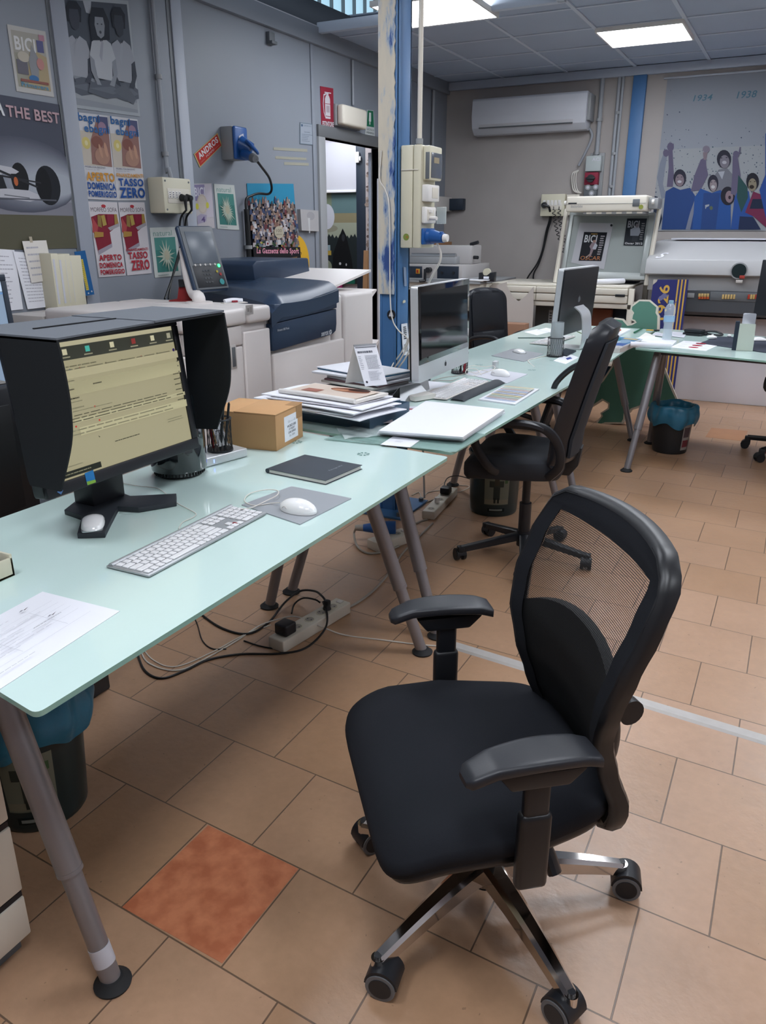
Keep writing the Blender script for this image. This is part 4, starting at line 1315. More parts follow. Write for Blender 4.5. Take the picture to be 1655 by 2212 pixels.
mb = MB(); mb.box((XL + .0135, 2.70, 0), (-3.26, 3.22, 1.06), 'printer_grey', .004)
tag(mb.build('filler_cabinet'), 'narrow grey ledge cabinet between the press and the partition', 'cabinet')

def Ppl(u, v, p0, n):
    d = ray(u, v); p0 = Vector(p0); n = Vector(n)
    return EYE + d * ((p0 - EYE).dot(n) / d.dot(n))


XZ = lambda y: Matrix(((1, 0, 0, 0), (0, 0, -1, y), (0, 1, 0, 0), (0, 0, 0, 1)))   # local xy -> world xz, z+ toward the room

# ================================================================== air conditioner and fittings on the back wall
ay = YB - .21
a = Py(1021, 214, ay); b = Py(1263, 284, ay)
t = thing('air_conditioner', 'white wall-mounted air conditioner high on the back wall', 'air conditioner', ((a.x + b.x) / 2, YB, b.z))
x0, x1, z1, z0 = a.x, b.x, (a.z + Py(1263, 195, ay).z) / 2, Py(1140, 286, ay).z
prof = [(YB, z1 - .01), (YB - .19, z1), (ay, z1 - .02), (ay - .012, z0 + .16), (ay + .01, z0 + .06), (ay + .07, z0 + .005), (YB - .06, z0), (YB, z0 + .02)]
mb = MB(); mb.prism([(-p_[0], p_[1]) for p_ in prof], x0, x1, mat('ac_white', 'BDBFC6', .45), X=Matrix(((0, 0, 1, 0), (-1, 0, 0, 0), (0, 1, 0, 0), (0, 0, 0, 1))), bev=.006); mb.build('casing', t, world=True)
mb = MB(); mb.X = T(0, ay + .003, z0 + .083) @ R('X', -22)
mb.box((x0 + .08, -.004, -.02), (x1 - .12, .012, .045), mat('ac_flap', 'B2B0B2', .5), .003)
mb.box((x0 + .08, -.006, .043), (x1 - .12, .006, .052), 'black_plastic'); mb.box((x0 + .08, -.006, -.027), (x1 - .12, .006, -.019), 'mid_grey'); mb.build('air_flap', t, world=True)
mb = MB(); mb.box((x1 - .001, ay + .03, z0 + .08), (x1 + .03, YB, z1 - .02), 'grey_plastic', .006); mb.build('side_cover', t, world=True)
y_ = YB - .025
conduit('conduit', [Py(1268, 270, y_), Py(1279, 290, y_), Py(1274, 310, y_), Py(1262, 335, y_), Py(1250, 358, y_)], .013, 'curved grey hose running down from the air conditioner')
u0 = Py(1300, 200, y_)
conduit('conduit', [Vector((u0.x, y_, 2.80)), Vector((u0.x, y_, 2.12)), Vector((u0.x - .03, y_, 2.06)), Py(1285, 335, y_)], .02, 'grey conduit dropping to the switch boxes on the back wall', clips=[(u0.x, y_, 2.45), (u0.x, y_, 2.16)])
u0 = Py(1330, 300, y_)
t_ = conduit('conduit', [Vector((u0.x - .012, y_, 2.80)), Vector((u0.x - .012, y_, 1.75))], .016, 'paired grey conduits between the switch boxes and the blue steel band', clips=[(u0.x, y_, 2.5), (u0.x, y_, 2.15), (u0.x, y_, 1.86)])
mb = MB(); mb.tube([Vector((u0.x + .022, y_, 2.80)), Vector((u0.x + .022, y_, 1.75))], .014, 'conduit', sm=0); mb.build('pipe', t_, world=True)
q = qy(1273, 331, 1304, 424, YB)
mb = MB(); mb.box((q[0].x, YB - .02, q[0].z), (q[1].x, YB, q[2].z), 'grey_plastic', .003); bk = mb.build('mounting_plate')
tag(bk, 'grey mounting plate behind the switch boxes on the back wall', 'mounting plate')
q = qy(1265, 336, 1298, 370, YB - .1)
mb = MB(); mb.box((q[0].x, YB - .10, q[0].z), (q[1].x, YB - .021, q[2].z), mat('box_lt', 'A4ACAC', .5), .008)
mb.text('ACI', q[0].x + .06, q[0].z + .09, q[0].x + .14, q[0].z + .12, 'paper_grey', X=Matrix(((1, 0, 0, 0), (0, 0, -1, YB - .1012), (0, 1, 0, 0), (0, 0, 0, 1))), bold=.03)
tag(mb.build('junction_box'), 'square pale grey junction box above the red switch', 'box')
q = qy(1262, 372, 1291, 399, YB - .1)
t = thing('isolator_switch', 'red isolator switch box with a dark knob on the back wall', 'switch', ((q[0].x + q[1].x) / 2, YB - .021, q[0].z))
mb = MB(); mb.box((q[0].x, YB - .09, q[0].z), (q[1].x, YB - .021, q[2].z), '8C2E42', .006); mb.build('housing', t, world=True)
mb = MB(); c_ = (q[0] + q[2]) / 2; mb.cyl((c_.x, YB - .09, c_.z), (c_.x, YB - .12, c_.z), .035, 'black_plastic', seg=18); mb.box((c_.x - .045, YB - .13, c_.z - .01), (c_.x + .045, YB - .115, c_.z + .01), 'black_plastic', .004); mb.build('knob', t, world=True)
q = qy(1261, 401, 1289, 426, YB - .08)
t = thing('socket_unit', 'grey box with three small round sockets below the red switch', 'socket', ((q[0].x + q[1].x) / 2, YB - .021, q[0].z))
mb = MB(); mb.box((q[0].x, YB - .08, q[0].z), (q[1].x, YB - .021, q[2].z), 'mid_grey', .005); mb.build('housing', t, world=True)
for dx, dz in ((.04, .09), (.115, .09), (.08, .035)):
    mb = MB(); c_ = Vector((q[0].x + dx, YB - .08, q[0].z + dz)); mb.cyl(c_, c_ - Vector((0, .008, 0)), .026, 'grey_plastic', seg=18); mb.cyl(c_ - Vector((0, .008, 0)), c_ - Vector((0, .01, 0)), .014, 'paper_grey', seg=12); mb.build('round_socket', t, world=True)
q = qy(1168, 419, 1219, 467, YB - .09)
t = thing('socket_box', 'cream multi-socket box on the back wall left of the viewing booth, cables plugged in', 'socket box', ((q[0].x + q[1].x) / 2, YB, q[0].z))
mb = MB(); mb.box((q[0].x, YB - .09, q[0].z), (q[1].x, YB, q[2].z), 'cream_plastic', .008); mb.build('housing', t, world=True)
mb = MB(); mb.box((q[0].x + .02, YB - .094, q[0].z + .06), (q[1].x - .02, YB - .088, q[2].z - .08), 'beige_plastic', .003); mb.build('socket_panel', t, world=True)
w = (q[1].x - q[0].x - .05) / 5
for k in range(5):
    mb = MB(); mb.box((q[0].x + .025 + k * w, YB - .098, q[0].z + .10), (q[0].x + .02 + (k + .85) * w, YB - .092, q[0].z + .15), 'white_plastic', .002); mb.build('socket', t, world=True)
q2 = qy(1221, 420, 1250, 465, YB - .05)
mb = MB(); mb.box((q[1].x + .005, YB - .05, q2[0].z), (q2[1].x, YB, q2[2].z), 'beige_plastic', .006)
tag(mb.build('junction_box'), 'beige junction box beside the cream sockets, half hidden by the viewing booth', 'box')
mb = MB(); a = Py(1176, 443, YB - .10); mb.cyl(a, a - Vector((0, .04, 0)), .03, 'black_plastic', r1=.022)
mb.tube([a - Vector((-.0, .035, 0)), Py(1186, 446, YB - .12)], .012, 'black_plastic', sm=0)
tt = thing('power_plug', 'black plug with two dark cables in the cream box on the back wall', 'plug', a)
mb.build('plug_body', tt, world=True)
for k in range(2):
    mb = MB(); mb.tube([Py(1186 + k, 446, YB - .11), Py(1188 + 3 * k, 470, YB - .06), Py(1180 + k * 3, 500, YB - .04), Py(1172 + k * 2, 540, YB - .04), Py(1160 + 4 * k, 570, YB - .05), (Py(1139, 602, YB - .07) if k == 0 else Py(1153, 592, YB - .06)), (Py(1146, 613, YB - .07) if k == 0 else Py(1153, 620, YB - .06))], .008, 'cable_black'); mb.build('cable', tt, world=True)
for k, (ua, va, ub, vb, lab) in enumerate(((1196, 446, 1232, 585, 'left coiled black cable hanging from the cream sockets on the back wall'), (1208, 446, 1240, 580, 'right coiled black cable hanging from the cream sockets on the back wall'))):
    A = Py(ua, va, YB - .12); B = Py(ub, vb, YB - .12); pts = []
    n = 150
    for i in range(n + 1):
        s = i / n; c_ = A.lerp(B, s); c_.x -= .05 * math.sin(s * PI) * (1 - s)
        r = .016 if s > .04 else 0
        pts.append(c_ + Vector((r * math.cos(s * 2 * PI * 15), r * .8 * math.sin(s * 2 * PI * 15), 0)))
    mb = MB(); mb.tube(pts, .004, 'cable_black', seg=6, sm=0); tag(mb.build('coiled_cable'), lab, 'cable')
for k in range(3):
    mb = MB(); d = k * 4; mb.tube([Py(1250, 368, YB - .02), Py(1237 + d, 375, YB - .03), Py(1236 + d, 395, YB - .03), Py(1240 + d, 412, YB - .03), Py(1252 + d * .5, 417, YB - .03)], .006, 'cable_white')
    tag(mb.build('cable'), ['leftmost loop of white cable beside the red switch', 'middle loop of white cable beside the red switch', 'rightmost loop of white cable beside the red switch'][k], 'cable', 'white cable loops')

# ------------------------------------------------------------------ the football poster
yp = YB - .008
A = Py(1411, 498, yp); B = Py(1437, 172, yp)
PX0, PZ0, PX1, PZ1 = (A.x + B.x) / 2, A.z - .003, .35, B.z
p = Print(Vector((PX0, yp, PZ0)), Vector((PX1, yp, PZ0)), Vector((PX1, yp, PZ1)), Vector((PX0, yp, PZ1)), m='8E939C')


def st(u, v):
    q_ = Py(u, v, yp); return ((q_.x - PX0) / (PX1 - PX0), (q_.z - PZ0) / (PZ1 - PZ0))


def st6(x, y):   # coordinates of the enlarged crop used for tracing
    a, b = st(1400 + x / 6.145, 150 + y / 6.145)
    return min(1, max(0, a)), min(1, max(0, b))


def pp(pts, m):
    p.poly([st6(*q_) for q_ in pts], m)


def ov(x, y, rx, ry, m, rot=0):
    p.poly([st6(x + rx * math.cos(t_) * math.cos(rot) - ry * math.sin(t_) * math.sin(rot), y + rx * math.cos(t_) * math.sin(rot) + ry * math.sin(t_) * math.cos(rot)) for t_ in [2 * PI * i / 18 for i in range(18)]], m)


p.rect(.0, .0, 1, .55, '979A9F')
p.lay += 1
for i in range(320):
    x = random.uniform(90, 1560) if i < 230 else random.uniform(1560, 3500); y = 1750 - abs(random.gauss(0, 420)) - 100
    if y < 200:
        continue
    p.lay -= 1
    s = random.uniform(5, 15)
    pp([(x, y), (x + s, y + s * .4), (x + s * .6, y + s * 1.5), (x - s * .4, y + s)], random.choice(['3E4A5C', '55606E', '4A4F62', '3A5560']))
for s_, x0_, y0_, x1_, y1_ in (('1934', 598, 425, 862, 325), ('1938', 1175, 388, 1455, 275)):
    a_ = st6(x0_, y0_); b_ = st6(x1_, y1_); p.words(s_, a_[0], a_[1], b_[0], b_[1], '55788A', .015, .15)
skin = '7D7078'; skd = '5F5A70'; blue = '2B4478'; blued = '27365E'
pp([(210, 1110), (260, 1130), (230, 1300), (200, 1520), (240, 1700), (180, 1720), (120, 1440), (160, 1240)], '7C8290')
ov(240, 1110, 40, 50, skd); pp([(270, 1020), (325, 1030), (345, 1400), (330, 1560), (250, 1560), (275, 1300)], skd); ov(300, 1030, 45, 60, skd); pp([(280, 1000), (290, 955), (300, 1000)], skd); pp([(330, 1010), (340, 975), (345, 1010)], skd)
pp([(60, 1680), (130, 1690), (190, 1980), (140, 2125), (60, 2125)], '232C3E')
pp([(180, 2125), (235, 1620), (340, 1560), (430, 1600), (560, 1570), (640, 1700), (600, 2125)], blue)
pp([(560, 1900), (650, 1650), (640, 1750), (560, 2125), (500, 2125)], '7A7F90')
pp([(700, 1200), (770, 1160), (775, 1280), (800, 1400), (700, 1600), (570, 1620), (620, 1400)], skd); ov(775, 1060, 48, 48, '7A7280'); pp([(730, 1100), (790, 1100), (775, 1200), (740, 1200)], skin)
pp([(890, 1400), (940, 1330), (1050, 1310), (1130, 1400), (1130, 1650), (900, 1650)], '70717A'); pp([(930, 1360), (1020, 1350), (985, 1460)], 'A2A5AE')
ov(1010, 1190, 95, 122, '2A2A36'); ov(1018, 1225, 64, 88, '75707A'); ov(1015, 1235, 30, 22, 'A5A4AA'); ov(975, 1175, 14, 7, '3E3A46'); ov(1045, 1170, 14, 7, '3E3A46')
ov(425, 1440, 85, 115, '2C2C38'); ov(422, 1472, 58, 82, skin); ov(420, 1490, 28, 18, 'B4B2B8'); ov(395, 1430, 12, 6, '4A4450'); ov(450, 1428, 12, 6, '4A4450')
pp([(590, 2125), (620, 1700), (700, 1580), (850, 1640), (960, 1600), (1100, 1700), (1100, 2125)], '2A4F8C'); pp([(740, 1640), (960, 1640), (900, 2125), (700, 2125)], blue)
ov(865, 1510, 72, 112, '2C2C38'); ov(868, 1540, 48, 78, '8A7F84'); ov(865, 1560, 26, 22, 'B9B7BA'); ov(845, 1495, 10, 6, '3E3A46'); ov(892, 1492, 10, 6, '3E3A46'); ov(840, 1840, 22, 26, '5A6450')
pp([(760, 1800), (815, 1790), (812, 1812), (775, 1830), (770, 1850), (762, 1850)], '9AA0A4')
ov(1060, 1680, 95, 125, '25242E'); ov(1080, 1690, 52, 80, '86727A'); ov(1085, 1700, 18, 24, '2E2430')
pp([(1125, 1150), (1190, 1160), (1230, 1400), (1220, 1700), (1100, 1650), (1120, 1400)], skd); ov(1170, 1130, 42, 50, skd); pp([(1200, 1120), (1218, 1030), (1232, 1035), (1224, 1130)], skd)
pp([(1100, 2125), (1150, 1700), (1220, 1560), (1340, 1620), (1420, 2125)], '2C4E8E'); pp([(1200, 1400), (1320, 1560), (1330, 1700), (1240, 1900), (1180, 1700)], '2B4A4A')
ov(1390, 1490, 85, 118, '22222A'); ov(1388, 1532, 55, 86, '857C6A'); ov(1378, 1560, 32, 26, '2C2420'); ov(1360, 1490, 12, 6, '3A342E'); ov(1418, 1488, 12, 6, '3A342E')
pp([(1290, 1900), (1400, 1620), (1500, 1660), (1600, 1800), (1600, 2125), (1400, 1950)], '6E2A48'); pp([(1390, 1720), (1545, 1720), (1570, 1850), (1350, 1850)], '20283E'); pp([(1220, 1950), (1400, 1960), (1500, 2125), (1200, 2125)], '252F4C')
pp([(1560, 850), (1700, 900), (1700, 2125), (1600, 2125), (1480, 1600), (1560, 1400)], '2B4B8C')
pp([(1700, 1400), (3500, 1400), (3500, 2125), (1700, 2125)], blue)
mb = MB()
tag(p.build('football_poster'), 'large glossy poster of cheering players in blue with 1934 and 1938', 'poster')
mb = MB(); mb.box((PX0 - .03, YB - .03, PZ1), (PX1, YB - .001, PZ1 + .015), 'trim_light', .003); tag(mb.build('poster_rail'), 'thin pale rail along the top of the football poster', 'rail')

# ================================================================== viewing booth on its table
YT = 7.12
zt = Py(1290, 617, YT).z
t = thing('drawing_table', 'cream light table with long drawers under the viewing booth', 'table', (-1.9, 7.4, 0))
xa, xb = Py(1062, 615, YT).x, Py(1358, 622, YT).x
zb = Py(1320, 655, YT).z
mb = MB(); mb.box((xa, YT, zt - .02), (xb, 7.85, zt), 'beige_plastic', .006); mb.build('tabletop', t, world=True)
xm = Py(1196, 620, YT).x
xl = Py(1160, 620, YT).x
for (a_, b_) in ((xa + .002, xl - .004), (xl, xb - .002)):
    mb = MB(); mb.box((a_, YT - .02, (zt + zb) / 2 - .003), (b_, YT + .3, zt - .021), 'beige_plastic', .008, 3); mb.box((a_, YT - .016, zb), (b_, YT + .3, (zt + zb) / 2 - .008), 'beige_plastic', .008, 3)
    d = mb.build('drawer', t, world=True)
    if a_ == xl:
        q = qy(1329, 636, 1350, 641, YT - .024)
        k = MB(); k.box((q[0].x, YT - .026, q[0].z), (q[1].x, YT - .018, q[2].z), 'black_plastic', .002); k.build('name_plate', d, world=True)
mb = MB(); mb.box((xa, YT, zb - .045), (xb + .04, YT + .05, zb - .005), 'beige_plastic', .004); mb.box((xb, YT, zb - .05), (xb + .04, 7.85, zb - .005), 'beige_plastic', .004); mb.build('lower_rail', t, world=True)
for x in (xa + .005, xb + .005):
    for y in (YT, 7.80):
        mb = MB(); mb.box((x, y, 0), (x + .045, y + .045, zb - .04 if x < -2 else zt - .02), 'beige_plastic', .004); mb.build('leg', t, world=True)
# booth
t = thing('viewing_booth', 'colour viewing booth with a long lamp canopy and tilted grey magnetic board', 'light booth', (-1.62, 7.5, zt))
n_ = Vector((0, -1, .28)).normalized(); o_ = Vector((0, 7.40, 1.07))
cor = [Ppl(1216, 592, o_, n_), Ppl(1389, 598, o_, n_), Ppl(1410, 462, o_, n_), Ppl(1247, 466, o_, n_)]
fx = frame_from(cor[0], cor[1] - cor[0], cor[3] - cor[0])
w_ = (cor[1] - cor[0]).length; hh_ = ((cor[3] + cor[2]) / 2 - (cor[0] + cor[1]) / 2).length
mb = MB(fx); mb.box((0, 0, -.03), (w_, hh_, -.004), mat('booth_grey', '8F9694', .55)); mb.build('magnetic_board', t, world=True)
mb = MB(fx)
for b_ in ((-.02, -.03, w_ + .02, .03), (-.02, hh_ - .01, w_ + .02, hh_ + .02), (-.02, .0, .02, hh_), (w_ - .03, 0, w_ + .02, hh_)):
    mb.box((b_[0], b_[1], -.035), (b_[2], b_[3], .012), mat('booth_frame', 'A5AAA8', .4, metal=.3), .004)
mb.build('board_frame', t, world=True)
lx0, lx1 = Py(1223, 440, 7.22).x, Py(1397, 440, 7.22).x
lz0, lz1 = Py(1300, 457, 7.22).z, Py(1300, 423, 7.22).z
mb = MB(); mb.box((lx0, 7.22, lz0), (lx1, 7.50, lz1), 'beige_plastic', .014, 3); mb.box((lx0 + .005, 7.217, (lz0 + lz1) / 2 - .001), (lx1 - .005, 7.225, (lz0 + lz1) / 2 + .001), 'grey_plastic'); c = mb.build('lamp_canopy', t, world=True)
mb = MB(); q = qy(1367, 430, 1382, 446, 7.219); mb.box((q[0].x, 7.214, q[0].z), (q[1].x, 7.222, q[2].z), 'mid_grey', .003); mb.build('switch', c, world=True)
mb = MB(); q_ = Py(1385, 447, 7.217); mb.cyl((q_.x, 7.222, q_.z), (q_.x, 7.2155, q_.z), .018, '8E9444', seg=20); mb.build('round_sticker', c, world=True)
mb = MB(); q = qy(1228, 438, 1246, 441, 7.219); mb.box((q[0].x, 7.2165, q[0].z), (q[1].x, 7.221, q[2].z), 'black_plastic')
a_ = Py(1233, 449, 7.2168); b_ = Py(1259, 442, 7.2168); mb.text('doctorbike', a_.x, a_.z, b_.x, b_.z, 'grey_plastic', X=Matrix(((1, 0, 0, 0), (0, 0, -1, 7.2168), (0, 1, 0, 0), (0, 0, 0, 1)))); mb.build('lettering', c, world=True)
mb = MB(); mb.box((lx0 + .15, 7.24, lz0 - .02), (lx1 - .02, 7.48, lz0 + .002), 'grey_plastic', .003)
for i in range(6):
    mb.box((lx0 + .18 + i * .085, 7.235, lz0 - .018), (lx0 + .225 + i * .085, 7.25, lz0 - .004), 'beige_plastic')
mb.build('louvre', c, world=True)
for x in (lx0 - .012, lx1 + .03):
    mb = MB(); mb.cyl((x, 7.29, (lz0 + lz1) / 2 + .01), (x + (-.02 if x < -1.6 else .02), 7.29, (lz0 + lz1) / 2 + .01), .02, 'white_plastic', seg=16); mb.build('knob', t, world=True)
for x, ye in ((cor[0].x - .05, 0), (cor[1].x + .045, 0)):
    mb = MB(); mb.tube([Vector((x, 7.34, zt)), Vector((x + .015, 7.50, lz0 + .03))], .02, 'beige_plastic', sm=0, seg=8); mb.build('side_post', t, world=True)
mb = MB(); mb.box((lx1 + .002, 7.30, lz0 + .02), (cor[1].x + .075, 7.52, lz1 - .02), 'grey_plastic', .004); mb.build('hinge_arm', t, world=True)
n2 = fx.to_3x3() @ Vector((0, 0, 1))
o2 = cor[0] + n2 * .001
def bp_(u, v, k=0.0):
    return Ppl(u, v, o2 + n2 * k, n2)
p = Print(bp_(1234, 567), bp_(1305, 582), bp_(1325, 482), bp_(1253, 481), m='B9BABF', thick=.0008)
tag(p.build('backing_sheet'), 'white backing sheet behind the OSCAR cover on the grey board', 'paper')
mb = MB(); c_ = bp_(1321, 487, .002); mb.cyl(c_, c_ + n2 * .006, .010, 'black_plastic', seg=14); tag(mb.build('magnet'), 'small round black magnet on the corner of the white backing sheet', 'magnet')
p = Print(bp_(1250, 563, .003), bp_(1299, 564, .003), bp_(1312, 502, .003), bp_(1262, 501, .003), m='16181F', thick=.0008)
p.words('BICI', .08, .64, .62, .90, 'C9CBCE', .03); p.words('OSCAR', .06, .03, .94, .17, 'A8704A', .01); p.rect(.32, .92, .6, .95, 'A08040')
p.poly([(.42, .15), (.5, .15), (.56, .38), (.66, .4), (.7, .52), (.6, .66), (.42, .62), (.36, .5), (.44, .4)], '8A7A80'); p.poly([(.5, .42), (.66, .4), (.7, .55), (.58, .62)], 'B5B8C2'); p.oval(.53, .68, .07, .05, '9A7A70', 12); p.poly([(.28, .12), (.5, .3), (.52, .28), (.32, .08)], '9A8A80')
p.lines(.76, .2, .95, .9, 9, 'A9A4A8', h=.5, jag=.3)
tag(p.build('magazine_cover'), 'dark magazine cover reading BICI and OSCAR on the white sheet', 'poster')
p = Print(bp_(1347, 530, .001), bp_(1389, 531, .001), bp_(1398, 472, .001), bp_(1355, 472, .001), m='23272E', thick=.0008)
p.words('BICI', .08, .66, .66, .92, '9CA0A6', .03); p.words('Oscar 2012', .06, .04, .96, .12, 'C4C6CA', .05); p.poly([(.28, .36), (.7, .36), (.78, .5), (.7, .66), (.45, .68), (.24, .6)], '8A8F98'); p.oval(.56, .74, .09, .08, '6E6A70', 12); p.poly([(.4, .15), (.68, .15), (.7, .36), (.4, .36)], '2E3238'); p.lines(.78, .2, .95, .85, 8, '8A8A8C', h=.4, jag=.3)
tag(p.build('magazine_cover'), 'grey magazine cover reading BICI and Oscar 2012 at the right of the board', 'poster')
# things lying on the light table
for i, (q, m_, lab, cat, nm) in enumerate((
        (((1285, 607), (1372, 611), (1378, 603), (1300, 601)), 'paper_grey', 'pale paper sheet lying at the back of the light table', 'paper', 'paper_sheet'),
        (((1283, 616), (1350, 615), (1345, 609), (1286, 611)), 'paper', 'white rolled sheet on the front of the light table', 'paper', 'rolled_sheet'))):
    c4 = [Pz(u, v, zt + .004 + .006 * i) for u, v in q]
    if i == 0:
        p = Print(*c4, m=m_, thick=.003); tag(p.build(nm), lab, cat)
    else:
        mb = MB(); mb.tube([(c4[0] + c4[3]) / 2 + Vector((0, 0, .02)), (c4[1] + c4[2]) / 2 + Vector((0, 0, .02))], .022, m_, sm=0, seg=16); mb.cyl((c4[1] + c4[2]) / 2 + Vector((0, 0, .02)), (c4[1] + c4[2]) / 2 + Vector((.002, 0, .02)), .016, '3E8C9C'); tag(mb.build(nm), lab, cat)
q = qy(1330, 600, 1388, 612, 7.62)
mb = MB(); mb.box((-1.95, 7.55, zt + .001), (xb - .03, 7.84, zt + .075), 'navy_dark', .006); tag(mb.build('storage_box'), 'long low dark teal box at the back of the light table under the board', 'box')
# shelf contents below
mb = MB(); q = qy(1270, 668, 1318, 712, 7.35); mb.box((q[0].x, 7.35, .35), (q[1].x, 7.7, q[2].z), mat('carton_red', '7A4A38', .8), .003); c = mb.build('cardboard_box'); tag(c, 'reddish brown carton on the shelf under the light table', 'box')
q = qy(1320, 660, 1352, 700, 7.45); mb = MB(); mb.box((q[0].x, 7.45, .35), (q[1].x, 7.75, q[2].z), 'navy_dark', .004); tag(mb.build('storage_box'), 'dark box beside the reddish carton under the light table', 'box')
q = qy(1156, 651, 1197, 720, 7.5); mb = MB(); mb.box((q[0].x, 7.5, .0), (q[1].x, 7.8, q[2].z), 'mid_grey', .004); tag(mb.build('storage_cabinet'), 'dark grey low cabinet standing under the left half of the light table', 'cabinet')
q = qy(1186, 670, 1191, 720, 7.3); q = qy(1185, 670, 1194, 705, 7.3); p = Print(*q, m='A4A8AC', thick=.02); p.lines(.2, .1, .8, .9, 5, '2A2E34', h=.5, jag=.1); tag(p.build('label_strip'), 'thin upright grey label strip behind the far computer screen', 'label')
mb = MB(); mb.box((-2.03, 7.18, .31), (xb, 7.79, .345), 'beige_plastic', .004); tag(mb.build('table_shelf'), 'cream shelf under the light table', 'shelf')
# big paper template hanging over the left of the table
pz_ = Vector((0, YT - .04, 0)); nn = Vector((0, -1, .05))
out = [(1062, 618), (1070, 612), (1080, 614), (1100, 608), (1099, 615), (1112, 640), (1124, 650), (1140, 638), (1157, 618), (1156, 660), (1152, 720), (1085, 720), (1077, 690), (1064, 640)]
pts = [Ppl(u, v, pz_, nn) for u, v in out]
mb = MB(); mb.prism([(q_.x, q_.z) for q_ in pts], 0, .004, mat('template_paper', 'B9B2AC', .8, var=.04, vscale=8), X=XZ(YT - .045))
tag(mb.build('paper_template'), 'large off-white paper template hanging over the left end of the light table', 'paper')
q = qy(1078, 697, 1139, 730, 7.0); mb = MB(); mb.box((q[0].x, 6.9, 0.0), (q[1].x, 7.05, q[2].z), mat('carton_brown', '94705A', .8), .004); tag(mb.build('cardboard_box'), 'brown carton standing behind the far left leather chair', 'box')

# ================================================================== laminator on its cabinet in the corner
YL = 6.9
za = Py(960, 612, YL).z
x0, x1 = -3.45, Py(1052, 612, YL).x
mb = MB(); mb.box((x0, YL + .01, 0), (-2.575, 7.9, za), 'beige_plastic', .006); mb.box((x0, YL - .02, za), (-2.565, 7.9, za + .02), 'grey_plastic', .004)
tag(mb.build('low_cabinet'), 'pale low cabinet in the far corner carrying the binding machine', 'cabinet')
za += .02
t = thing('binding_machine', 'grey office binding machine with a crank and two dark panels in the corner', 'machine', (-3.0, YL + .3, za))
x1 = Py(1000, 600, YL + .05).x
zm = Py(960, 572, YL + .05).z; zu = Py(960, 530, YL + .2).z
pg = mat('machine_grey', 'A6A3A2', .5)
mb = MB(); mb.box((x0 + .03, YL + .03, za), (x1, YL + .75, zm), pg, .008); mb.box((x0 + .0, YL + .0, za), (x1 + .06, YL + .78, za + .02), 'grey_plastic', .004); mb.build('base', t, world=True)
mb = MB(); mb.box((x0 + .03, YL + .28, zm), (Py(1018, 560, YL + .28).x, YL + .55, Py(960, 530, YL + .28).z), pg, .01); up_ = mb.build('upper_unit', t, world=True)
mb = MB(); mb.box((x0 + .03, YL + .18, zm + .001), (Py(987, 560, YL + .2).x, YL + .28, zm + .07), 'grey_plastic', .01); mb.cyl((x0 + .1, YL + .2, zm + .075), (Py(985, 560, YL + .2).x, YL + .2, zm + .075), .022, 'alu', seg=14); mb.build('pressure_roller', t, world=True)
mb = MB(); a_ = Py(903, 548, YL + .25); b_ = Py(985, 552, YL + .25)
mb.tube([a_ + Vector((0, 0, -.03)), a_, Vector((a_.x + .03, a_.y, a_.z - .02)), Vector((b_.x - .03, b_.y, a_.z - .02)), Vector((b_.x, b_.y, a_.z)), Vector((b_.x, b_.y, a_.z - .03))], .007, 'mid_grey', sm=0, seg=6); mb.build('paper_guide', t, world=True)
for v in (526, 554):
    mb = MB(); a_ = Py(1017, v + 2, YL + .35); mb.tube([a_, a_ + Vector((.08, -.02, .02 if v < 540 else 0))], .016, 'black_plastic', sm=0, seg=10); mb.build('lever', t, world=True)
for (u0_, u1_) in ((880, 912), (945, 991)):
    q = qy(u0_, 575, u1_, 603, YL + .028); mb = MB(); mb.box((q[0].x, YL + .022, q[0].z), (q[1].x, YL + .032, q[2].z), 'navy_dark', .002)
    if u0_ == 880:
        c_ = Py(903, 586, YL + .02); mb.box((c_.x - .02, YL + .014, c_.z - .022), (c_.x + .02, YL + .022, c_.z + .022), 'C79A3C', .003); mb.box((c_.x - .01, YL + .008, c_.z - .014), (c_.x + .008, YL + .014, c_.z + .014), 'B03A28', .003)
    else:
        for u_ in (955, 980):
            c_ = Py(u_, 589, YL + .02); mb.cyl((c_.x, YL + .022, c_.z), (c_.x, YL + .012, c_.z), .012, 'black_plastic')
    mb.build('control_plate', t, world=True)
c_ = Py(928, 583, YL + .02); mb = MB(); mb.cyl((c_.x, YL + .03, c_.z), (c_.x, YL - .03, c_.z), .024, 'black_plastic'); mb.box((c_.x - .036, YL - .035, c_.z - .10), (c_.x - .012, YL - .02, c_.z + .01), 'black_plastic', .005); mb.tube([(c_.x - .024, YL - .03, c_.z - .095), (c_.x - .065, YL - .06, c_.z - .1)], .012, 'black_plastic', sm=0); mb.build('crank', t, world=True)
a_ = Py(1050, 607, YL + .1); za2 = za
mb = MB(); mb.X = T(a_.x + .02, YL + .12, za2); mb.prism([(-.09, 0), (.06, 0), (.06, .085), (.02, .08), (-.01, .05), (-.05, .05), (-.06, .08), (-.09, .075)], -.03, .03, 'black_plastic', X=R('X', 90), bev=.004)
t = thing('tape_dispenser', 'black tape dispenser with a roll of tape at the right end of the corner cabinet', 'tape dispenser', (a_.x, YL + .12, za2)); mb.build('body', t, world=True)
mb = MB(); mb.cyl((a_.x + .0, YL + .105, za2 + .08), (a_.x + .0, YL + .135, za2 + .08), .035, 'cream_plastic', seg=20); mb.build('tape_roll', t, world=True)
mb = MB(); mb.box((a_.x - .02, YL + .087, za2 + .025), (a_.x + .03, YL + .09, za2 + .045), 'paper'); mb.build('label', t, world=True)
q = qy(915, 523, 940, 533, 7.75); mb = MB(); mb.box((q[0].x, 7.75, za), (q[1].x, 8.2, q[2].z), 'cardboard_dark', .004); tag(mb.build('cardboard_box'), 'small brown box behind the binding machine, under the switch cabinet', 'box')
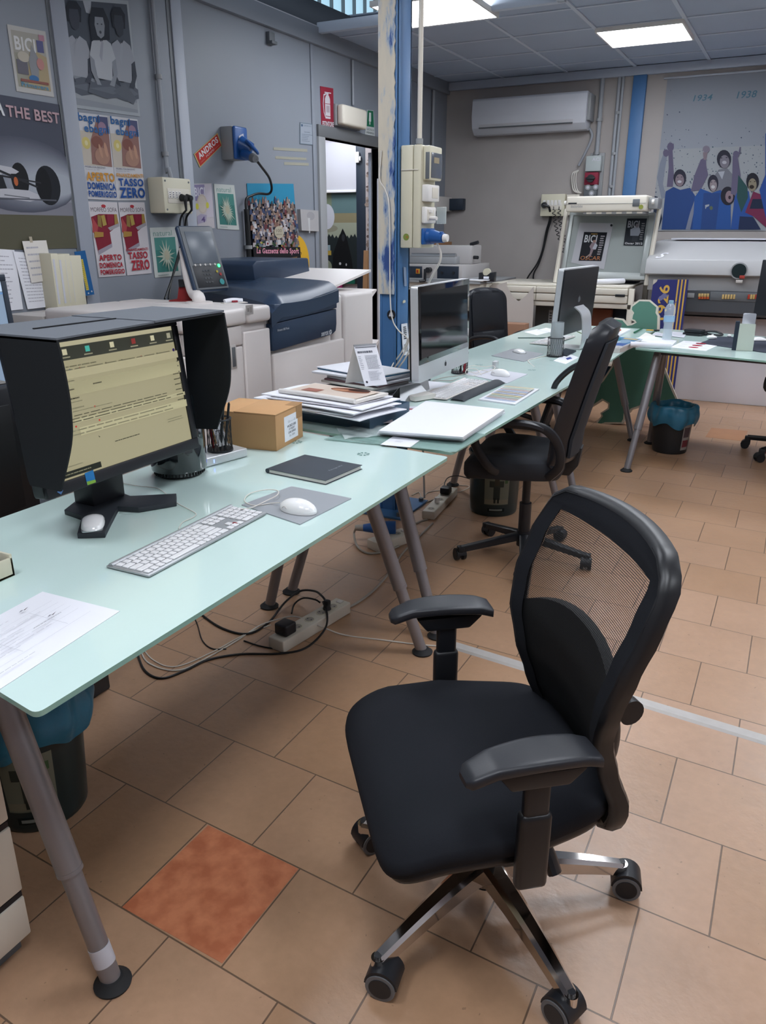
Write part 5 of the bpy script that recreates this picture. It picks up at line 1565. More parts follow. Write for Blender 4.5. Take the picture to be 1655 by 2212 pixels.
for i in range(3):
    mb = MB(); a_ = Py(1008 + 8 * i, 619, YL - .01); mb.X = T(a_.x, YL + .04, za + .001 + .006 * i) @ R('Z', [4, -8, 12][i]); mb.box((-.12, -.05, 0), (.12, .1, .005), ['paper_grey', 'paper_warm', 'paper'][i]); tag(mb.build('paper_sheet'), ['lowest', 'middle', 'uppermost'][i] + ' of three white sheets at the front of the corner cabinet', 'paper', 'sheets on the corner cabinet')

# ================================================================== the platemaking machine against the back wall
t = thing('platemaker', 'long grey plate processing machine with a hinged lid, round window and S logo', 'machine', (-.1, 7.7, 0))
Yb = 7.55; xE = 1.35
xs0 = Py(1463, 800, Yb).x
zc0 = Py(1560, 688, Yb).z
mb = MB(); mb.box((-1.14, Yb, 0), (xE, 8.25, zc0 + .01), 'board_white', .006); mb.build('cabinet', t, world=True)
Yc = 7.30
zc1 = Py(1560, 630, Yc).z; zcl = Py(1560, 676, Yc).z
mb = MB(); mb.prism([(-7.9, zcl - .03), (-Yc - .05, zcl - .03), (-Yc, zcl), (-Yc + .0, zc1), (-Yc - .12, zc1 + .01), (-7.9, zc1)], -1.12, xE, 'platemaker_dark', X=Matrix(((0, 0, 1, 0), (-1, 0, 0, 0), (0, 1, 0, 0), (0, 0, 0, 1))))
mb.build('console', t, world=True)
zl0 = Py(1500, 601, Yc).z
mb = MB(); mb.box((-1.19, Yc + .04, zc1 - .005), (xE + .02, 8.2, zl0 + .02), 'platemaker', .004); mb.build('body_band', t, world=True)
zl1 = Py(1500, 561, Yc - .02).z; ztop = Py(1500, 521, 7.72).z
lidp = [(-8.25, zl0 + .02), (-Yc + .01, zl0 + .02), (-Yc + .03, zl0 + .03), (-Yc + .0, zl1), (-7.72, ztop), (-8.25, ztop + .01)]
mb = MB(); mb.prism(lidp, -1.215, xE + .03, 'platemaker', X=Matrix(((0, 0, 1, 0), (-1, 0, 0, 0), (0, 1, 0, 0), (0, 0, 0, 1))), bev=.008); lid = mb.build('lid', t, world=True)
mb = MB(); c_ = Py(1597, 585, Yc - .02); mb.cyl((c_.x, Yc + .0, c_.z), (c_.x, Yc - .035, c_.z), .066, 'grey_plastic', seg=28); mb.cyl((c_.x, Yc - .03, c_.z), (c_.x, Yc - .037, c_.z), .056, mat('porthole', '1E2A2C', .15), seg=28); mb.box((c_.x + .01, Yc - .041, c_.z - .06), (c_.x + .05, Yc - .036, c_.z - .035), 'A8423A', .003)
mb.build('round_window', lid, world=True)
mb = MB(); c_ = Py(1597, 608, Yc - .02); mb.box((c_.x - .025, Yc - .04, c_.z - .012), (c_.x + .025, Yc, c_.z + .012), 'printer_grey', .003); mb.build('catch', lid, world=True)
dn = Vector((0, 7.72 - Yc, ztop - zl1)).normalized(); nl = Vector((0, -dn.z, dn.y))
o3 = Vector((0, Yc, zl1)) + nl * .004
fr = Matrix(((1, dn.x, nl.x, 0), (0, dn.y, nl.y, 0), (0, dn.z, nl.z, 0), (0, 0, 0, 1)))
a_ = Ppl(1415, 557, o3, nl); b_ = Ppl(1446, 546, o3, nl)
iv = fr.inverted()
la = iv @ a_; lb_ = iv @ b_
mb = MB(fr); mb.text('S', la.x, la.y, lb_.x, lb_.y, 'paper', z=la.z, bold=.02, shear=.6); mb.build('logo', lid, world=True)
for i in range(4):
    q = qy(1509 + 6 * i, 634, 1514 + 6 * i, 641, Yc - .002); mb = MB(); mb.box((q[0].x, Yc - .012, q[0].z), (q[1].x, Yc, q[2].z), 'C7AC72', .002); mb.build('button', t, world=True)
    q = qy(1509 + 6 * i, 641, 1514 + 6 * i, 646, Yc - .002); mb = MB(); mb.box((q[0].x, Yc - .012, q[0].z), (q[1].x, Yc, q[2].z), 'B5552E', .002); mb.build('button', t, world=True)
for i in range(9):
    u_ = 1560 + 6 * i if i < 5 else 1588 + 5.5 * i
    q = qy(u_, 636, u_ + 4.5, 646, Yc - .002); mb = MB(); mb.box((q[0].x, Yc - .012, q[0].z), (q[1].x, Yc, q[2].z), ['C7AC72', 'C7AC72', 'C7AC72', 'C7AC72', 'C7AC72', 'B84030', 'C7AC72', 'C0A060', 'B84030'][i], .002); mb.build('button', t, world=True)
q = qy(1534, 634, 1640, 648, Yc - .001); mb = MB(); mb.box((q[0].x, Yc - .004, q[0].z - .01), (q[1].x, Yc + .001, q[2].z + .01), 'mid_grey', .002); mb.build('button_panel', t, world=True)
q = qy(1485, 633, 1500, 643, Yc - .001); mb = MB(); mb.box((q[0].x, Yc - .006, q[0].z), (q[1].x, Yc + .001, q[2].z), 'grey_plastic', .002); mb.build('display', t, world=True)
q = qy(1484, 627, 1504, 629, Yc); mb = MB(); mb.box((q[0].x, Yc + .035, q[0].z), (q[1].x, Yc + .045, q[2].z), 'paper'); mb.build('name_strip', t, world=True)
for i, (x_, w_, h_, m_, lab) in enumerate(((-.62, .95, .012, 'paper_grey', 'long thin pale strip lying on the plate machine lid under the football poster'), (.10, .7, .02, 'cardboard_dark', 'brown cardboard sheet on top of the plate machine at the right'), (.12, .75, .014, 'paper', 'white board lying over the brown cardboard on the plate machine'))):
    mb = MB(); z_ = ztop + .012 + [0, 0, .0215][i]; mb.X = T(x_, 7.95, z_) @ R('Z', [0, 1, -2][i]); mb.box((-w_ / 2, -.2, 0), (w_ / 2, .2 - .02 * i, h_), m_, .001); tag(mb.build(['foam_strip', 'cardboard_sheet', 'white_board'][i]), lab, ['strip', 'cardboard', 'board'][i])

# blue and yellow banner board leaning in front of the machine
pl = Vector((0, 7.04, 0)); nb = Vector((0, -1, .165)).normalized()
tl, tr, br, bl = Ppl(1412, 604, pl, nb), Ppl(1488, 604, pl, nb), Ppl(1455, 858, pl, nb), Ppl(1379, 858, pl, nb)
kz = tr.z / (tr.z - br.z); br = tr + (br - tr) * kz * .999; bl = tl + (bl - tl) * kz * .999
p = Print(bl, br, tr, tl, m='2B2E68', thick=.008)
for x in (.70, .80, .90):
    p.rect(x, 0, x + .042, 1, 'C9A24A')
p.lay += 1
vs, fs, _ = text_geo('ATESE 1926', .02, 0)
p.add([p.at(.50 - (.30) * b_, .22 + .74 * a_) for a_, b_ in vs], fs, 'C9A24A')
p.poly([(.0, 1.0), (.12, 1.0), (.10, .985), (.04, .97), (0, .96)], 'B4AFA4'); p.poly([(.2, .86), (.35, .90), (.5, .88), (.28, .84)], '6A6C94'); p.poly([(.4, .78), (.75, .84), (.76, .835), (.42, .77)], '55588A')
tag(p.build('banner_board'), 'dark blue board with yellow stripes and ATESE 1926, leaning on the plate machine', 'banner')

# green foam cut-out
pg_ = Vector((0, 6.245, 0)); ng = Vector((0, -1, .20)).normalized()
raw = [(445, 95), (510, 45), (600, 48), (662, 100), (655, 150), (672, 180), (668, 300), (690, 560), (740, 700), (800, 850), (858, 975), (740, 1010), (600, 1000), (545, 975), (430, 1015), (412, 1040), (368, 1050), (362, 1110), (345, 1140), (200, 1140), (135, 1160), (135, 1140), (180, 1085), (170, 1060), (235, 1020), (240, 965), (172, 925), (60, 1000), (30, 960), (40, 880), (100, 850), (185, 770), (270, 640), (290, 560), (230, 400), (215, 250), (290, 208), (355, 218), (400, 268), (440, 262), (485, 238), (470, 215), (445, 205), (452, 170), (462, 150), (440, 120)]
dg = Vector((0, .20, 1)).normalized(); xg = Vector((1, 0, 0))
fg = Matrix(((1, dg.x, ng.x, 0), (0, dg.y, ng.y, 0), (0, dg.z, ng.z, 0), (0, 0, 0, 1)))
ig = fg.inverted()
loc = [ig @ Ppl(1260 + a_ * .2387, 640 + b_ * .2387, pg_, ng) for a_, b_ in raw]
pts = [(q_.x, q_.y) for q_ in loc]; zz = loc[0].z
mb = MB(fg)
mb.prism(pts[::-1], zz - .002, zz + .001, 'foam_green', side='foam_edge')
def grow(ps, d):
    out_ = []
    n_p = len(ps)
    ar = sum(ps[i][0] * ps[(i + 1) % n_p][1] - ps[(i + 1) % n_p][0] * ps[i][1] for i in range(n_p))
    sg = 1 if ar > 0 else -1
    for i in range(n_p):
        a_ = Vector(ps[i]) - Vector(ps[i - 1]); b_ = Vector(ps[(i + 1) % n_p]) - Vector(ps[i])
        n1 = Vector((a_.y, -a_.x)).normalized() * sg; n2_ = Vector((b_.y, -b_.x)).normalized() * sg
        m2 = (n1 + n2_); m2 = m2.normalized() if m2.length > .1 else n1
        out_.append(tuple(Vector(ps[i]) + m2 * d))
    return out_
mb.prism(grow(pts, .014)[::-1], zz - .055, zz - .0021, 'foam_edge')
tag(mb.build('foam_cutout', sharp=30), 'large green foam board figure cut-out with a pale edge behind the far desk', 'cut-out')

# ================================================================== glass desks
ZD = .75


def roundcorners(pts, r, n=5):
    out = []
    m = len(pts)
    for i in range(m):
        p0, p1, p2 = Vector(pts[i - 1]), Vector(pts[i]), Vector(pts[(i + 1) % m])
        a = p1 + (p0 - p1).normalized() * r; b = p1 + (p2 - p1).normalized() * r
        for k in range(n + 1):
            s = k / n
            q_ = a * (1 - s) ** 2 + p1 * 2 * s * (1 - s) + b * s * s
            out.append((q_.x, q_.y))
    return out


def desk(label, corners, z, legs, marks, beam, group=None):
    c_ = sum((Vector(c) for c in corners), Vector((0, 0))) / len(corners)
    t = thing('glass_desk', label, 'desk', (c_.x, c_.y, 0))
    mb = MB(); mb.prism(roundcorners(corners, .018), z - .010, z, 'frosted_glass', side='glass_edge', bev=0); top = mb.build('glass_top', t, world=True)
    for (x, y) in marks:
        mb = MB()
        for k in range(8):
            a = k * PI / 4
            mb.add([(x + .006 * math.cos(a), y + .006 * math.sin(a), z + .0004), (x + .022 * math.cos(a - .25), y + .022 * math.sin(a - .25), z + .0004), (x + .022 * math.cos(a + .25), y + .022 * math.sin(a + .25), z + .0004)], [(0, 1, 2)], '5C7F78')
        mb.build('suction_pad', top, world=True)
    for (f, tp) in legs:
        f = Vector((f[0], f[1], 0)); tp = Vector((tp[0], tp[1], z - .035))
        d = tp - f
        mid = f + d * .36
        mb = MB(); mb.cyl(mid, tp, .0255, 'leg_metal', seg=24); mb.cyl(f + d * .02, mid + d * .005, .0205, 'leg_metal', seg=24); mb.cyl(mid - d * .004, mid + d * .008, .0262, 'leg_metal', seg=24)
        lg = mb.build('leg', t, world=True)
        if abs(f.x + 1.03) < .001 and abs(f.y - .79) < .001:
            mb = MB(); mb.cyl(f + d * .07, f + d * .125, .0218, 'paper_grey', seg=24); mb.build('tape_band', lg, world=True)
        mb = MB(); mb.lathe([(.0, 0), (.036, 0), (.038, .006), (.03, .012), (.022, .02), (0, .02)], 'black_rubber', X=T(f.x, f.y, 0), cap=False); mb.build('foot', lg, world=True)
    mb = MB()
    for (a, b) in beam:
        mb.tube([(a[0], a[1], z - .03), (b[0], b[1], z - .03)], .018, 'leg_dark', sm=0, seg=4)
    mb.build('underframe', t, world=True)
    return t


mk = Pz(785, 981, ZD)
mk2 = Pz(640, 955, ZD)
desk('nearest frosted glass desk, carrying the hooded monitor and white keyboard',
     [(-.945, .665), (-.945, 2.305), (-1.75, 2.39), (-1.755, .79)], ZD,
     [((-1.03, .79), (-1.25, .80)), ((-1.73, .90), (-1.50, .88)), ((-1.022, 2.295), (-1.245, 2.22)), ((-1.735, 2.345), (-1.50, 2.28))],
     [(mk.x, mk.y), (mk2.x, mk2.y)], [((-1.25, .8), (-1.25, 2.22)), ((-1.5, .88), (-1.5, 2.28)), ((-1.25, .8), (-1.5, .88)), ((-1.25, 2.22), (-1.5, 2.28))])
m1, m2 = Pz(1035, 790, ZD), Pz(1149, 801, ZD)
desk('middle frosted glass desk, with the stacked white boards and a silver computer',
     [(-.950, 2.345), (-.905, 4.235), (-1.775, 4.33), (-1.775, 2.42)], ZD + .004,
     [((-1.022, 2.43), (-1.245, 2.46)), ((-1.73, 2.50), (-1.5, 2.52)), ((-1.055, 4.22), (-1.25, 4.12)), ((-1.69, 4.20), (-1.5, 4.14))],
     [(m1.x, m1.y), (m2.x, m2.y)], [((-1.25, 2.46), (-1.25, 4.12)), ((-1.5, 2.52), (-1.5, 4.14)), ((-1.25, 2.46), (-1.5, 2.52)), ((-1.25, 4.12), (-1.5, 4.14))])
m3 = Pz(1195, 779, ZD)
desk('far frosted glass desk, with the silver computer seen from behind',
     [(-.905, 4.262), (-.915, 5.19), (-.93, 6.30), (-1.80, 6.365), (-1.80, 4.356)], ZD,
     [((-.985, 4.345), (-1.2, 4.40)), ((-1.62, 4.44), (-1.45, 4.46)), ((-.925, 5.80), (-1.15, 5.84)), ((-1.62, 5.95), (-1.4, 5.9))],
     [(m3.x, m3.y)], [((-1.2, 4.40), (-1.2, 5.84)), ((-1.45, 4.46), (-1.4, 5.9))])
desk('right-hand frosted glass desk, with the water bottle and phone stand',
     [(-.862, 5.115), (.62, 4.755), (.92, 5.85), (-.885, 6.285)], ZD + .012,
     [((-.812, 4.985), (-.735, 5.22)), ((-.800, 5.775), (-.745, 5.56)), ((.42, 4.72), (.47, 5.0)), ((.66, 5.6), (.6, 5.35))],
     [], [((-.735, 5.22), (.47, 5.0)), ((-.745, 5.56), (.6, 5.35)), ((-.735, 5.16), (-.745, 5.6))])


# ================================================================== keyboards, mice, pads
def key_cells():
    """(x0, x1, y0, y1) of every key; x along the board, y from front to back, in key pitches"""
    c = []
    rows = [  # y, widths of the main block
        (0, [1, 1, 1, 1.25, 5, 1.25, 1, 1, 1, 1.5]),
        (1, [2.25] + [1] * 10 + [2.75]),
        (2, [1.75] + [1] * 11 + [2.25 - .0]),
        (3, [1.5] + [1] * 12 + [1.5]),
        (4, [1] * 13 + [2]),
    ]
    for y, ws in rows:
        s = 15 / sum(ws); x = 0
        for w in ws:
            c.append((x, x + w * s, y, y + 1)); x += w * s
    for i in range(14):
        c.append((i * 15 / 14, (i + 1) * 15 / 14, 5, 5.62))
    for x in (15.3, 16.3, 17.3):
        c.append((x, x + 1, 0, 1)); c.append((x, x + 1, 3, 4)); c.append((x, x + 1, 4, 5)); c.append((x, x + 1, 5, 5.62))
    c.append((16.3, 17.3, 1, 2))
    for x in (18.6, 19.6, 20.6, 21.6):
        for y in (1, 2, 3, 4):
            c.append((x, x + 1, y, y + 1))
        c.append((x, x + 1, 5, 5.62))
    c += [(18.6, 20.6, 0, 1), (20.6, 21.6, 0, 1), (21.6, 22.6, 0, 1)]
    return c


def keyboard(label, org, xdir, ydir, L, W, body, split=True):
    """org = front left corner as the typist sees it"""
    fr = frame_from(org, xdir, ydir)
    t = bpy.data.objects.new('keyboard', None); col.objects.link(t); t.empty_display_size = .05
    t.matrix_world = fr; WM[t] = fr; tag(t, label, 'keyboard')
    mb = MB(); mb.X = Matrix()
    mb.box((0, 0, .002), (L, W, .007), body, .002); mb.tube([(0.004, W - .01, .006), (L - .004, W - .01, .006)], .007, body, sm=0, seg=12)
    mb.build('body', t)
    cells = key_cells(); px_ = (L - .012) / 22.6; py_ = (W - .012) / 5.62
    g = .10
    cells.sort(key=lambda c: -(c[1] - c[0]) * (c[3] - c[2]))
    rest = MB()
    for i, (x0, x1, y0, y1) in enumerate(cells):
        lo = (.006 + (x0 + g) * px_, .006 + (y0 + g) * py_, .0065); hi = (.006 + (x1 - g) * px_, .006 + (y1 - g) * py_, .0105)
        if split and i < 99:
            mb = MB(); mb.box(lo, hi, 'key_white', .0012, 1); mb.build('key', t)
        else:
            rest.box(lo, hi, 'key_white', .0012, 1)
    o = rest.build('keys', t); o['kind'] = 'stuff'
    return t


mat('key_white', 'DADADC', .35)
mat('alu_matte', 'A9ACAF', .4, metal=.5)
A, B, C_ = Pz(322, 1250, ZD), Pz(577, 1112, ZD), Pz(247, 1217, ZD)
kb_near = keyboard('white and aluminium keyboard on the nearest desk, in front of the hooded monitor', Vector((A.x, A.y, ZD)), B - A, C_ - A, (B - A).length, .122, 'alu_matte')
mb = MB(); c_ = Pz(507, 1131, ZD + .008); mb.X = T(c_.x, c_.y, ZD + .0072) @ R('Z', 20); mb.prism([(-.007, -.003), (0, .001), (.006, -.004), (.008, .004), (-.004, .005)], 0, .003, 'A0404A')
tag(mb.build('red_scrap'), 'tiny red scrap lying between the keys of the nearest keyboard', 'scrap')


def slab(name, label, cat, q, z, th, m, group=None, curl=0, prints=None, mth=None):
    c4 = [Pz(u, v, z + th) for u, v in q]
    p = Print(*c4, m=m, thick=th)
    if prints:
        prints(p)
    return tag(p.build(name), label, cat, group)


slab('mouse_pad', 'silver grey mouse pad on the nearest desk under the round white mouse', 'mouse pad', ((522, 1090), (648, 1132), (759, 1076), (630, 1050)), ZD, .003, mat('pad_silver', '9DA1A6', .4, metal=.2))


def old_mouse(label, c_, ang, s=1.0):
    t = thing('computer_mouse', label, 'mouse', c_, ang)
    mb = MB(); mb.X = Matrix(); mb.ell((0, 0, .004), (.057 * s, .032 * s, .030 * s), 'white_gloss', lo=-.12, seg=32, rings=14); mb.build('shell', t)
    mb = MB(); mb.tube([(-.03 * s, -.030 * s, .012), (-.022 * s, -.0315 * s, .017), (-.014 * s, -.031 * s, .012)], .0012, 'printer_grey', seg=5); mb.build('side_button', t)
    mb = MB(); mb.ell((0, 0, .0), (.050 * s, .027 * s, .006), 'printer_grey', lo=0, seg=24, rings=3); mb.build('base_ring', t)
    return t


def flat_mouse(label, c_, ang, s=1.0):
    t = thing('computer_mouse', label, 'mouse', c_, ang)
    def f(a, b):
        x = -1 + 2 * a; y = -1 + 2 * b
        r = max(abs(x), abs(y)); k = (x * x + y * y) ** .5 or 1
        sx, sy = x * r / k, y * r / k
        sx = math.copysign(abs(sx) ** .72, sx) * .92; sy = math.copysign(abs(sy) ** .72, sy) * .92
        h = max(0, 1 - (sx * sx * .8 + sy * sy * .55)) * .02 + .004
        return (sx * .057 * s, sy * .030 * s, h if r < .98 else .003)
    mb = MB(); mb.grid(f, 20, 14, 'white_gloss'); mb.build('shell', t, sharp=60)
    mb = MB(); mb.prism(roundcorners([(-.05 * s, -.025 * s), (.05 * s, -.025 * s), (.05 * s, .025 * s), (-.05 * s, .025 * s)], .01), 0, .0035, 'alu'); mb.build('base', t)
    return t


c_ = Pz(640, 1106, ZD + .003)
old_mouse('rounded glossy white wired mouse on the silver pad of the nearest desk', (c_.x, c_.y + .01, ZD + .0035), -4)
pts = [(605, 1086, .012), (585, 1087, .006), (550, 1092, .004), (528, 1082, .004), (540, 1066, .004), (575, 1058, .008), (600, 1060, .012), (598, 1070, .014), (575, 1082, .01), (545, 1096, .008), (520, 1100, .012)]
mb = MB(); mb.tube([Pz(u, v, ZD + z) for u, v, z in pts], .0016, 'cable_white', seg=6); tag(mb.build('mouse_cable'), 'white mouse cable looped beside the nearest keyboard', 'cable')
mb = MB(); mb.tube([Pz(u, v, ZD + .003) for u, v in ((255, 1030), (262, 1042), (300, 1050), (338, 1054), (358, 1066), (382, 1086), (404, 1098), (423, 1109), (418, 1117), (395, 1128), (386, 1142))], .0013, 'cable_white', seg=6)
tag(mb.build('keyboard_cable'), 'thin white cable running from behind the hooded monitor to the nearest keyboard', 'cable')

# ================================================================== hooded monitor
MX, MY0, MY1 = -1.478, 1.165, 1.70
t = thing('monitor', 'black monitor with a deep black hood, showing a yellowish mail page', 'monitor', (-1.58, 1.43, ZD))
tilt = math.degrees(math.atan2(.047, .365))
FM = frame_from((MX, MY0, .862), (0, 1, 0), (-.047, 0, .365))   # x along screen, y up, z to viewer
W_, H_ = MY1 - MY0, .368
mb = MB(FM); mb.box((0, 0, -.05), (W_, H_, -.002), 'black_plastic', .008)
bw = .022
for a in ((0, 0, W_, .030), (0, H_ - bw, W_, H_), (0, .03, bw, H_ - bw), (W_ - bw, .03, W_, H_ - bw)):
    mb.box((a[0], a[1], -.012), (a[2], a[3], .004), 'black_plastic', .003)
mb.box((.12, .06, -.085), (W_ - .12, H_ - .08, -.05), 'black_plastic', .01)
mb.build('bezel', t, world=True)
# screen picture
scr = Print(*[FM @ Vector(q_) for q_ in ((bw, .030, -.001), (W_ - bw, .030, -.001), (W_ - bw, H_ - bw, -.001), (bw, H_ - bw, -.001))], m=mat('lcd_bg', '3A3A30', .35, emit='B3AC8A', estr=.36), thick=.001)


def lit(h, k=1.0):
    return mat('lit_' + h + str(k), h, .4, emit=h, estr=k * .42, spec=.2)


scr.rect(0, .966, 1, 1, lit('BDB798', .8)); scr.rect(0, .865, 1, .966, lit('44463E', .6))
for i, (x, m_) in enumerate(((.10, '4FB3A6'), (.24, 'CFC9A8'), (.38, '4FB3A6'), (.54, 'CFC9A8'), (.69, '8E3A38'), (.83, 'CFC9A8'), (.955, 'A9A68E'))):
    if x < .99:
        scr.rect(x - .014, .905, x + .014, .948, lit(m_, .8)); scr.rect(x - .028, .882, x + .026, .891, lit('A9A58A', .6))
scr.rect(0, .60, 1, .70, lit('A49E7E', .75)); scr.rect(0, .73, 1, .79, lit('AFA888', .76)); scr.rect(.20, .40, 1, .43, lit('9F997A', .74)); scr.rect(.22, .30, 1, .36, lit('A39D7D', .74))
for i, (x, m_) in enumerate(((.18, '2E6B44'), (.24, '3E5A7A'), (.30, 'A03A34'), (.47, '33342C'), (.58, '33342C'), (.72, 'A03A34'), (.84, '33342C'))):
    scr.oval(x, .796, .005, .007, lit(m_, .6), 8)
scr.oval(.972, .80, .010, .014, lit('3A2A5A', .6), 12)
ink = lit('4A483A', .4); ink2 = lit('7C7860', .5)
scr.lines(.05, .805, .42, .83, 1, ink2, h=.35); scr.lines(.1, .785, .98, .805, 1, ink2, h=.4, jag=.05)
scr.lines(.12, .705, .28, .72, 1, ink2, h=.5); scr.lines(.15, .64, .24, .66, 1, ink, h=.45); scr.lines(.36, .65, .42, .67, 1, ink, h=.45)
scr.lines(.14, .565, .28, .60, 1, ink, h=.3); scr.oval(.18, .555, .006, .008, lit('A8342E', .6), 8); scr.lines(.2, .55, .28, .562, 1, ink2, h=.5)
scr.lines(.15, .50, .28, .52, 1, ink2, h=.5); scr.oval(.185, .485, .006, .008, lit('A8342E', .6), 8); scr.oval(.34, .488, .006, .008, lit('A8342E', .6), 8); scr.lines(.2, .48, .5, .492, 1, ink2, h=.5)
scr.lines(.15, .40, .90, .465, 3, ink, h=.28, jag=.08); scr.oval(.2, .375, .006, .008, lit('A8342E', .6), 8); scr.oval(.35, .378, .006, .008, lit('A8342E', .6), 8)
scr.lines(.15, .30, .92, .36, 2, ink2, h=.3, jag=.1); scr.lines(.42, .175, .60, .19, 1, ink, h=.5); scr.lines(.82, .20, .98, .24, 2, ink2, h=.4)
scr.lines(.93, .35, .985, .62, 6, ink, h=.2, jag=.1); scr.lines(.03, .09, .2, .105, 1, ink2, h=.5); scr.rect(0, .02, .30, .065, lit('22251F', .5)); scr.lines(.03, .03, .24, .055, 1, ink2, h=.3)
scr.poly([(.32, .265), (.332, .25), (.325, .248)], lit('22251F', .4))
for y in [.70, .66, .61, .56, .52, .48]:
    scr.oval(.982, y, .005, .006, lit('55524A', .5), 8)
scr.build('screen', t, world=True)
# hood: level top, near flap, far flap (depths from the tilted panel's top edge)
FH = frame_from((-1.525, MY0, .862), (0, 1, 0), (0, 0, 1))
ht = .383
mb = MB(FH)
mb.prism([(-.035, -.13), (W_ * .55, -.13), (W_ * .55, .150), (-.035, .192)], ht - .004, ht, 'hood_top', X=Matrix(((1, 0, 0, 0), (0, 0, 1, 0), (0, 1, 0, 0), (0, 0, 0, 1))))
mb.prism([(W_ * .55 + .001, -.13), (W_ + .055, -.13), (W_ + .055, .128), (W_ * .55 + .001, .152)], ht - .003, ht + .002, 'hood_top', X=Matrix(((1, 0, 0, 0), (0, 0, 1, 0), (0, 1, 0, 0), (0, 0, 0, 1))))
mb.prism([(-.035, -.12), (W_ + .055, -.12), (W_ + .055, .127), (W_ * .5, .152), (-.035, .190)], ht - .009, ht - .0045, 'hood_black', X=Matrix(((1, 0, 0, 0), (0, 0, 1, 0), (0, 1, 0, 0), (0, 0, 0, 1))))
mb.box((.05, ht + .0001, .02), (W_ * .55, ht + .003, .026), 'black_plastic', X=Matrix.Identity(4))
mb.build('hood_top', t, world=True)
ZY = Matrix(((0, 0, 1, 0), (0, 1, 0, 0), (1, 0, 0, 0), (0, 0, 0, 1)))
def flap_pts(d):
    f_ = [(d, ht - .005), (d + .010, ht - .09), (d + .010, ht - .155), (d - .003, ht - .225), (d - .055, ht - .338)]
    return [(q_.x, q_.y) for q_ in smooth_path([(a, b, 0) for a, b in f_], 5)]
mb = MB(FH @ ZY); mb.prism([(.015, ht - .005)] + flap_pts(.192) + [(.04, ht - .338), (.035, ht - .32)], -.035, -.030, 'hood_black'); mb.build('hood_near_flap', t, world=True)
mb = MB(FH @ ZY); mb.prism([(-.02, ht - .005)] + flap_pts(.130) + [(.0, ht - .345), (-.02, ht - .32)], W_ + .05, W_ + .055, 'hood_black'); mb.build('hood_far_flap', t, world=True)
mb = MB(FM); mb.prism([(.115, .004), (.142, .004), (.142, .036), (.115, .034)], .0042, .0055, '2F7FC0', X=Matrix()); mb.prism([(.115, .004), (.142, .004), (.142, .011), (.115, .013)], .0056, .0058, '8CB84A')
mb.build('panel_sticker', t, world=True)
mb = MB(FM @ T(.035, .012, .0045) @ R('Z', 45)); mb.box((-.006, -.006, 0), (.006, .006, .0008), '5A7FB4'); mb.build('diamond_sticker', t, world=True)
# stand: neck and four-armed foot
sx, sy = -1.60, 1.44
mb = MB(); mb.box((sx - .045, sy - .062, ZD + .012), (sx + .028, sy + .052, 1.02), 'black_plastic', .006); mb.box((sx + .01, sy - .055, .93), (MX - .05, sy + .05, 1.03), 'black_plastic', .005); mb.build('neck', t, world=True)
mb = MB()
z0, z1 = ZD + .0005, ZD + .014
ft = [Pz(168, 1164, ZD), Pz(228, 1162, ZD), Pz(255, 1104, ZD), Pz(300, 1108, ZD), Pz(382, 1094, ZD), Pz(382, 1076, ZD), Pz(282, 1082, ZD), Pz(252, 1070, ZD), Pz(250, 1040, ZD), Pz(225, 1045, ZD), Pz(205, 1085, ZD), Pz(165, 1092, ZD), Pz(140, 1112, ZD), Pz(180, 1125, ZD)]
mb.prism([(q_.x, q_.y) for q_ in ft][::-1], z0, z1, mat('stand_top', '2E3238', .5), bev=.0015)
mb.build('foot', t, world=True)
c_ = Pz(201, 1146, ZD + .014)
flat_mouse('flat white touch mouse resting on the foot of the hooded monitor', (-1.467, 1.276, ZD + .0148), -47, 1.0)

# ================================================================== small things on the nearest desk
c_ = Pz(389, 1022, ZD)
t = thing('desktop_computer', 'glossy black cylindrical computer behind the hooded monitor', 'computer', (c_.x, c_.y, ZD))
mb = MB(); mb.lathe([(.0, .006), (.072, .006), (.074, .010), (.074, .016), (.083, .020), (.084, .026), (.084, .242), (.080, .250), (.070, .253), (.055, .245), (.05, .2), (0, .2)], mat('black_mirror', '1A2024', .05, coat=1.0, spec=.8), seg=56, cap=False); mb.build('case', t)
mb = MB()
for k in range(44):
    a = 2 * PI * k / 44
    mb.box((-.0016, 0, 0), (.0016, .003, .012), 'black_rubber', X=R('Z', math.degrees(a)) @ T(0, .0735, .006))
mb.lathe([(0, 0), (.066, 0), (.068, .007), (0, .007)], 'black_rubber', cap=False, seg=40); mb.build('vent_ring', t)
q = [Pz(*p_, ZD) for p_ in ((447, 1006), (520, 986))]
dA, dB = Pz(452, 1008, ZD), Pz(526, 988, ZD)
fr = frame_from((dA.x - .002, dA.y - .03, ZD), dB - dA, (-1, 0, 0))
t = bpy.data.objects.new('external_drive', None); col.objects.link(t); t.matrix_world = fr; WM[t] = fr; tag(t, 'flat silver external drive with a blue light, under the pen holder', 'drive')
mb = MB(fr); mb.box((0, 0, .001), (.185, .125, .030), 'alu_light', .004, 3); mb.build('case', t, world=True)
mb = MB(fr); mb.box((.045, -.0008, .010), (.048, .0006, .020), mat('blue_led', '4050FF', .4, emit='5A6CFF', estr=3)); mb.build('status_light', t, world=True)


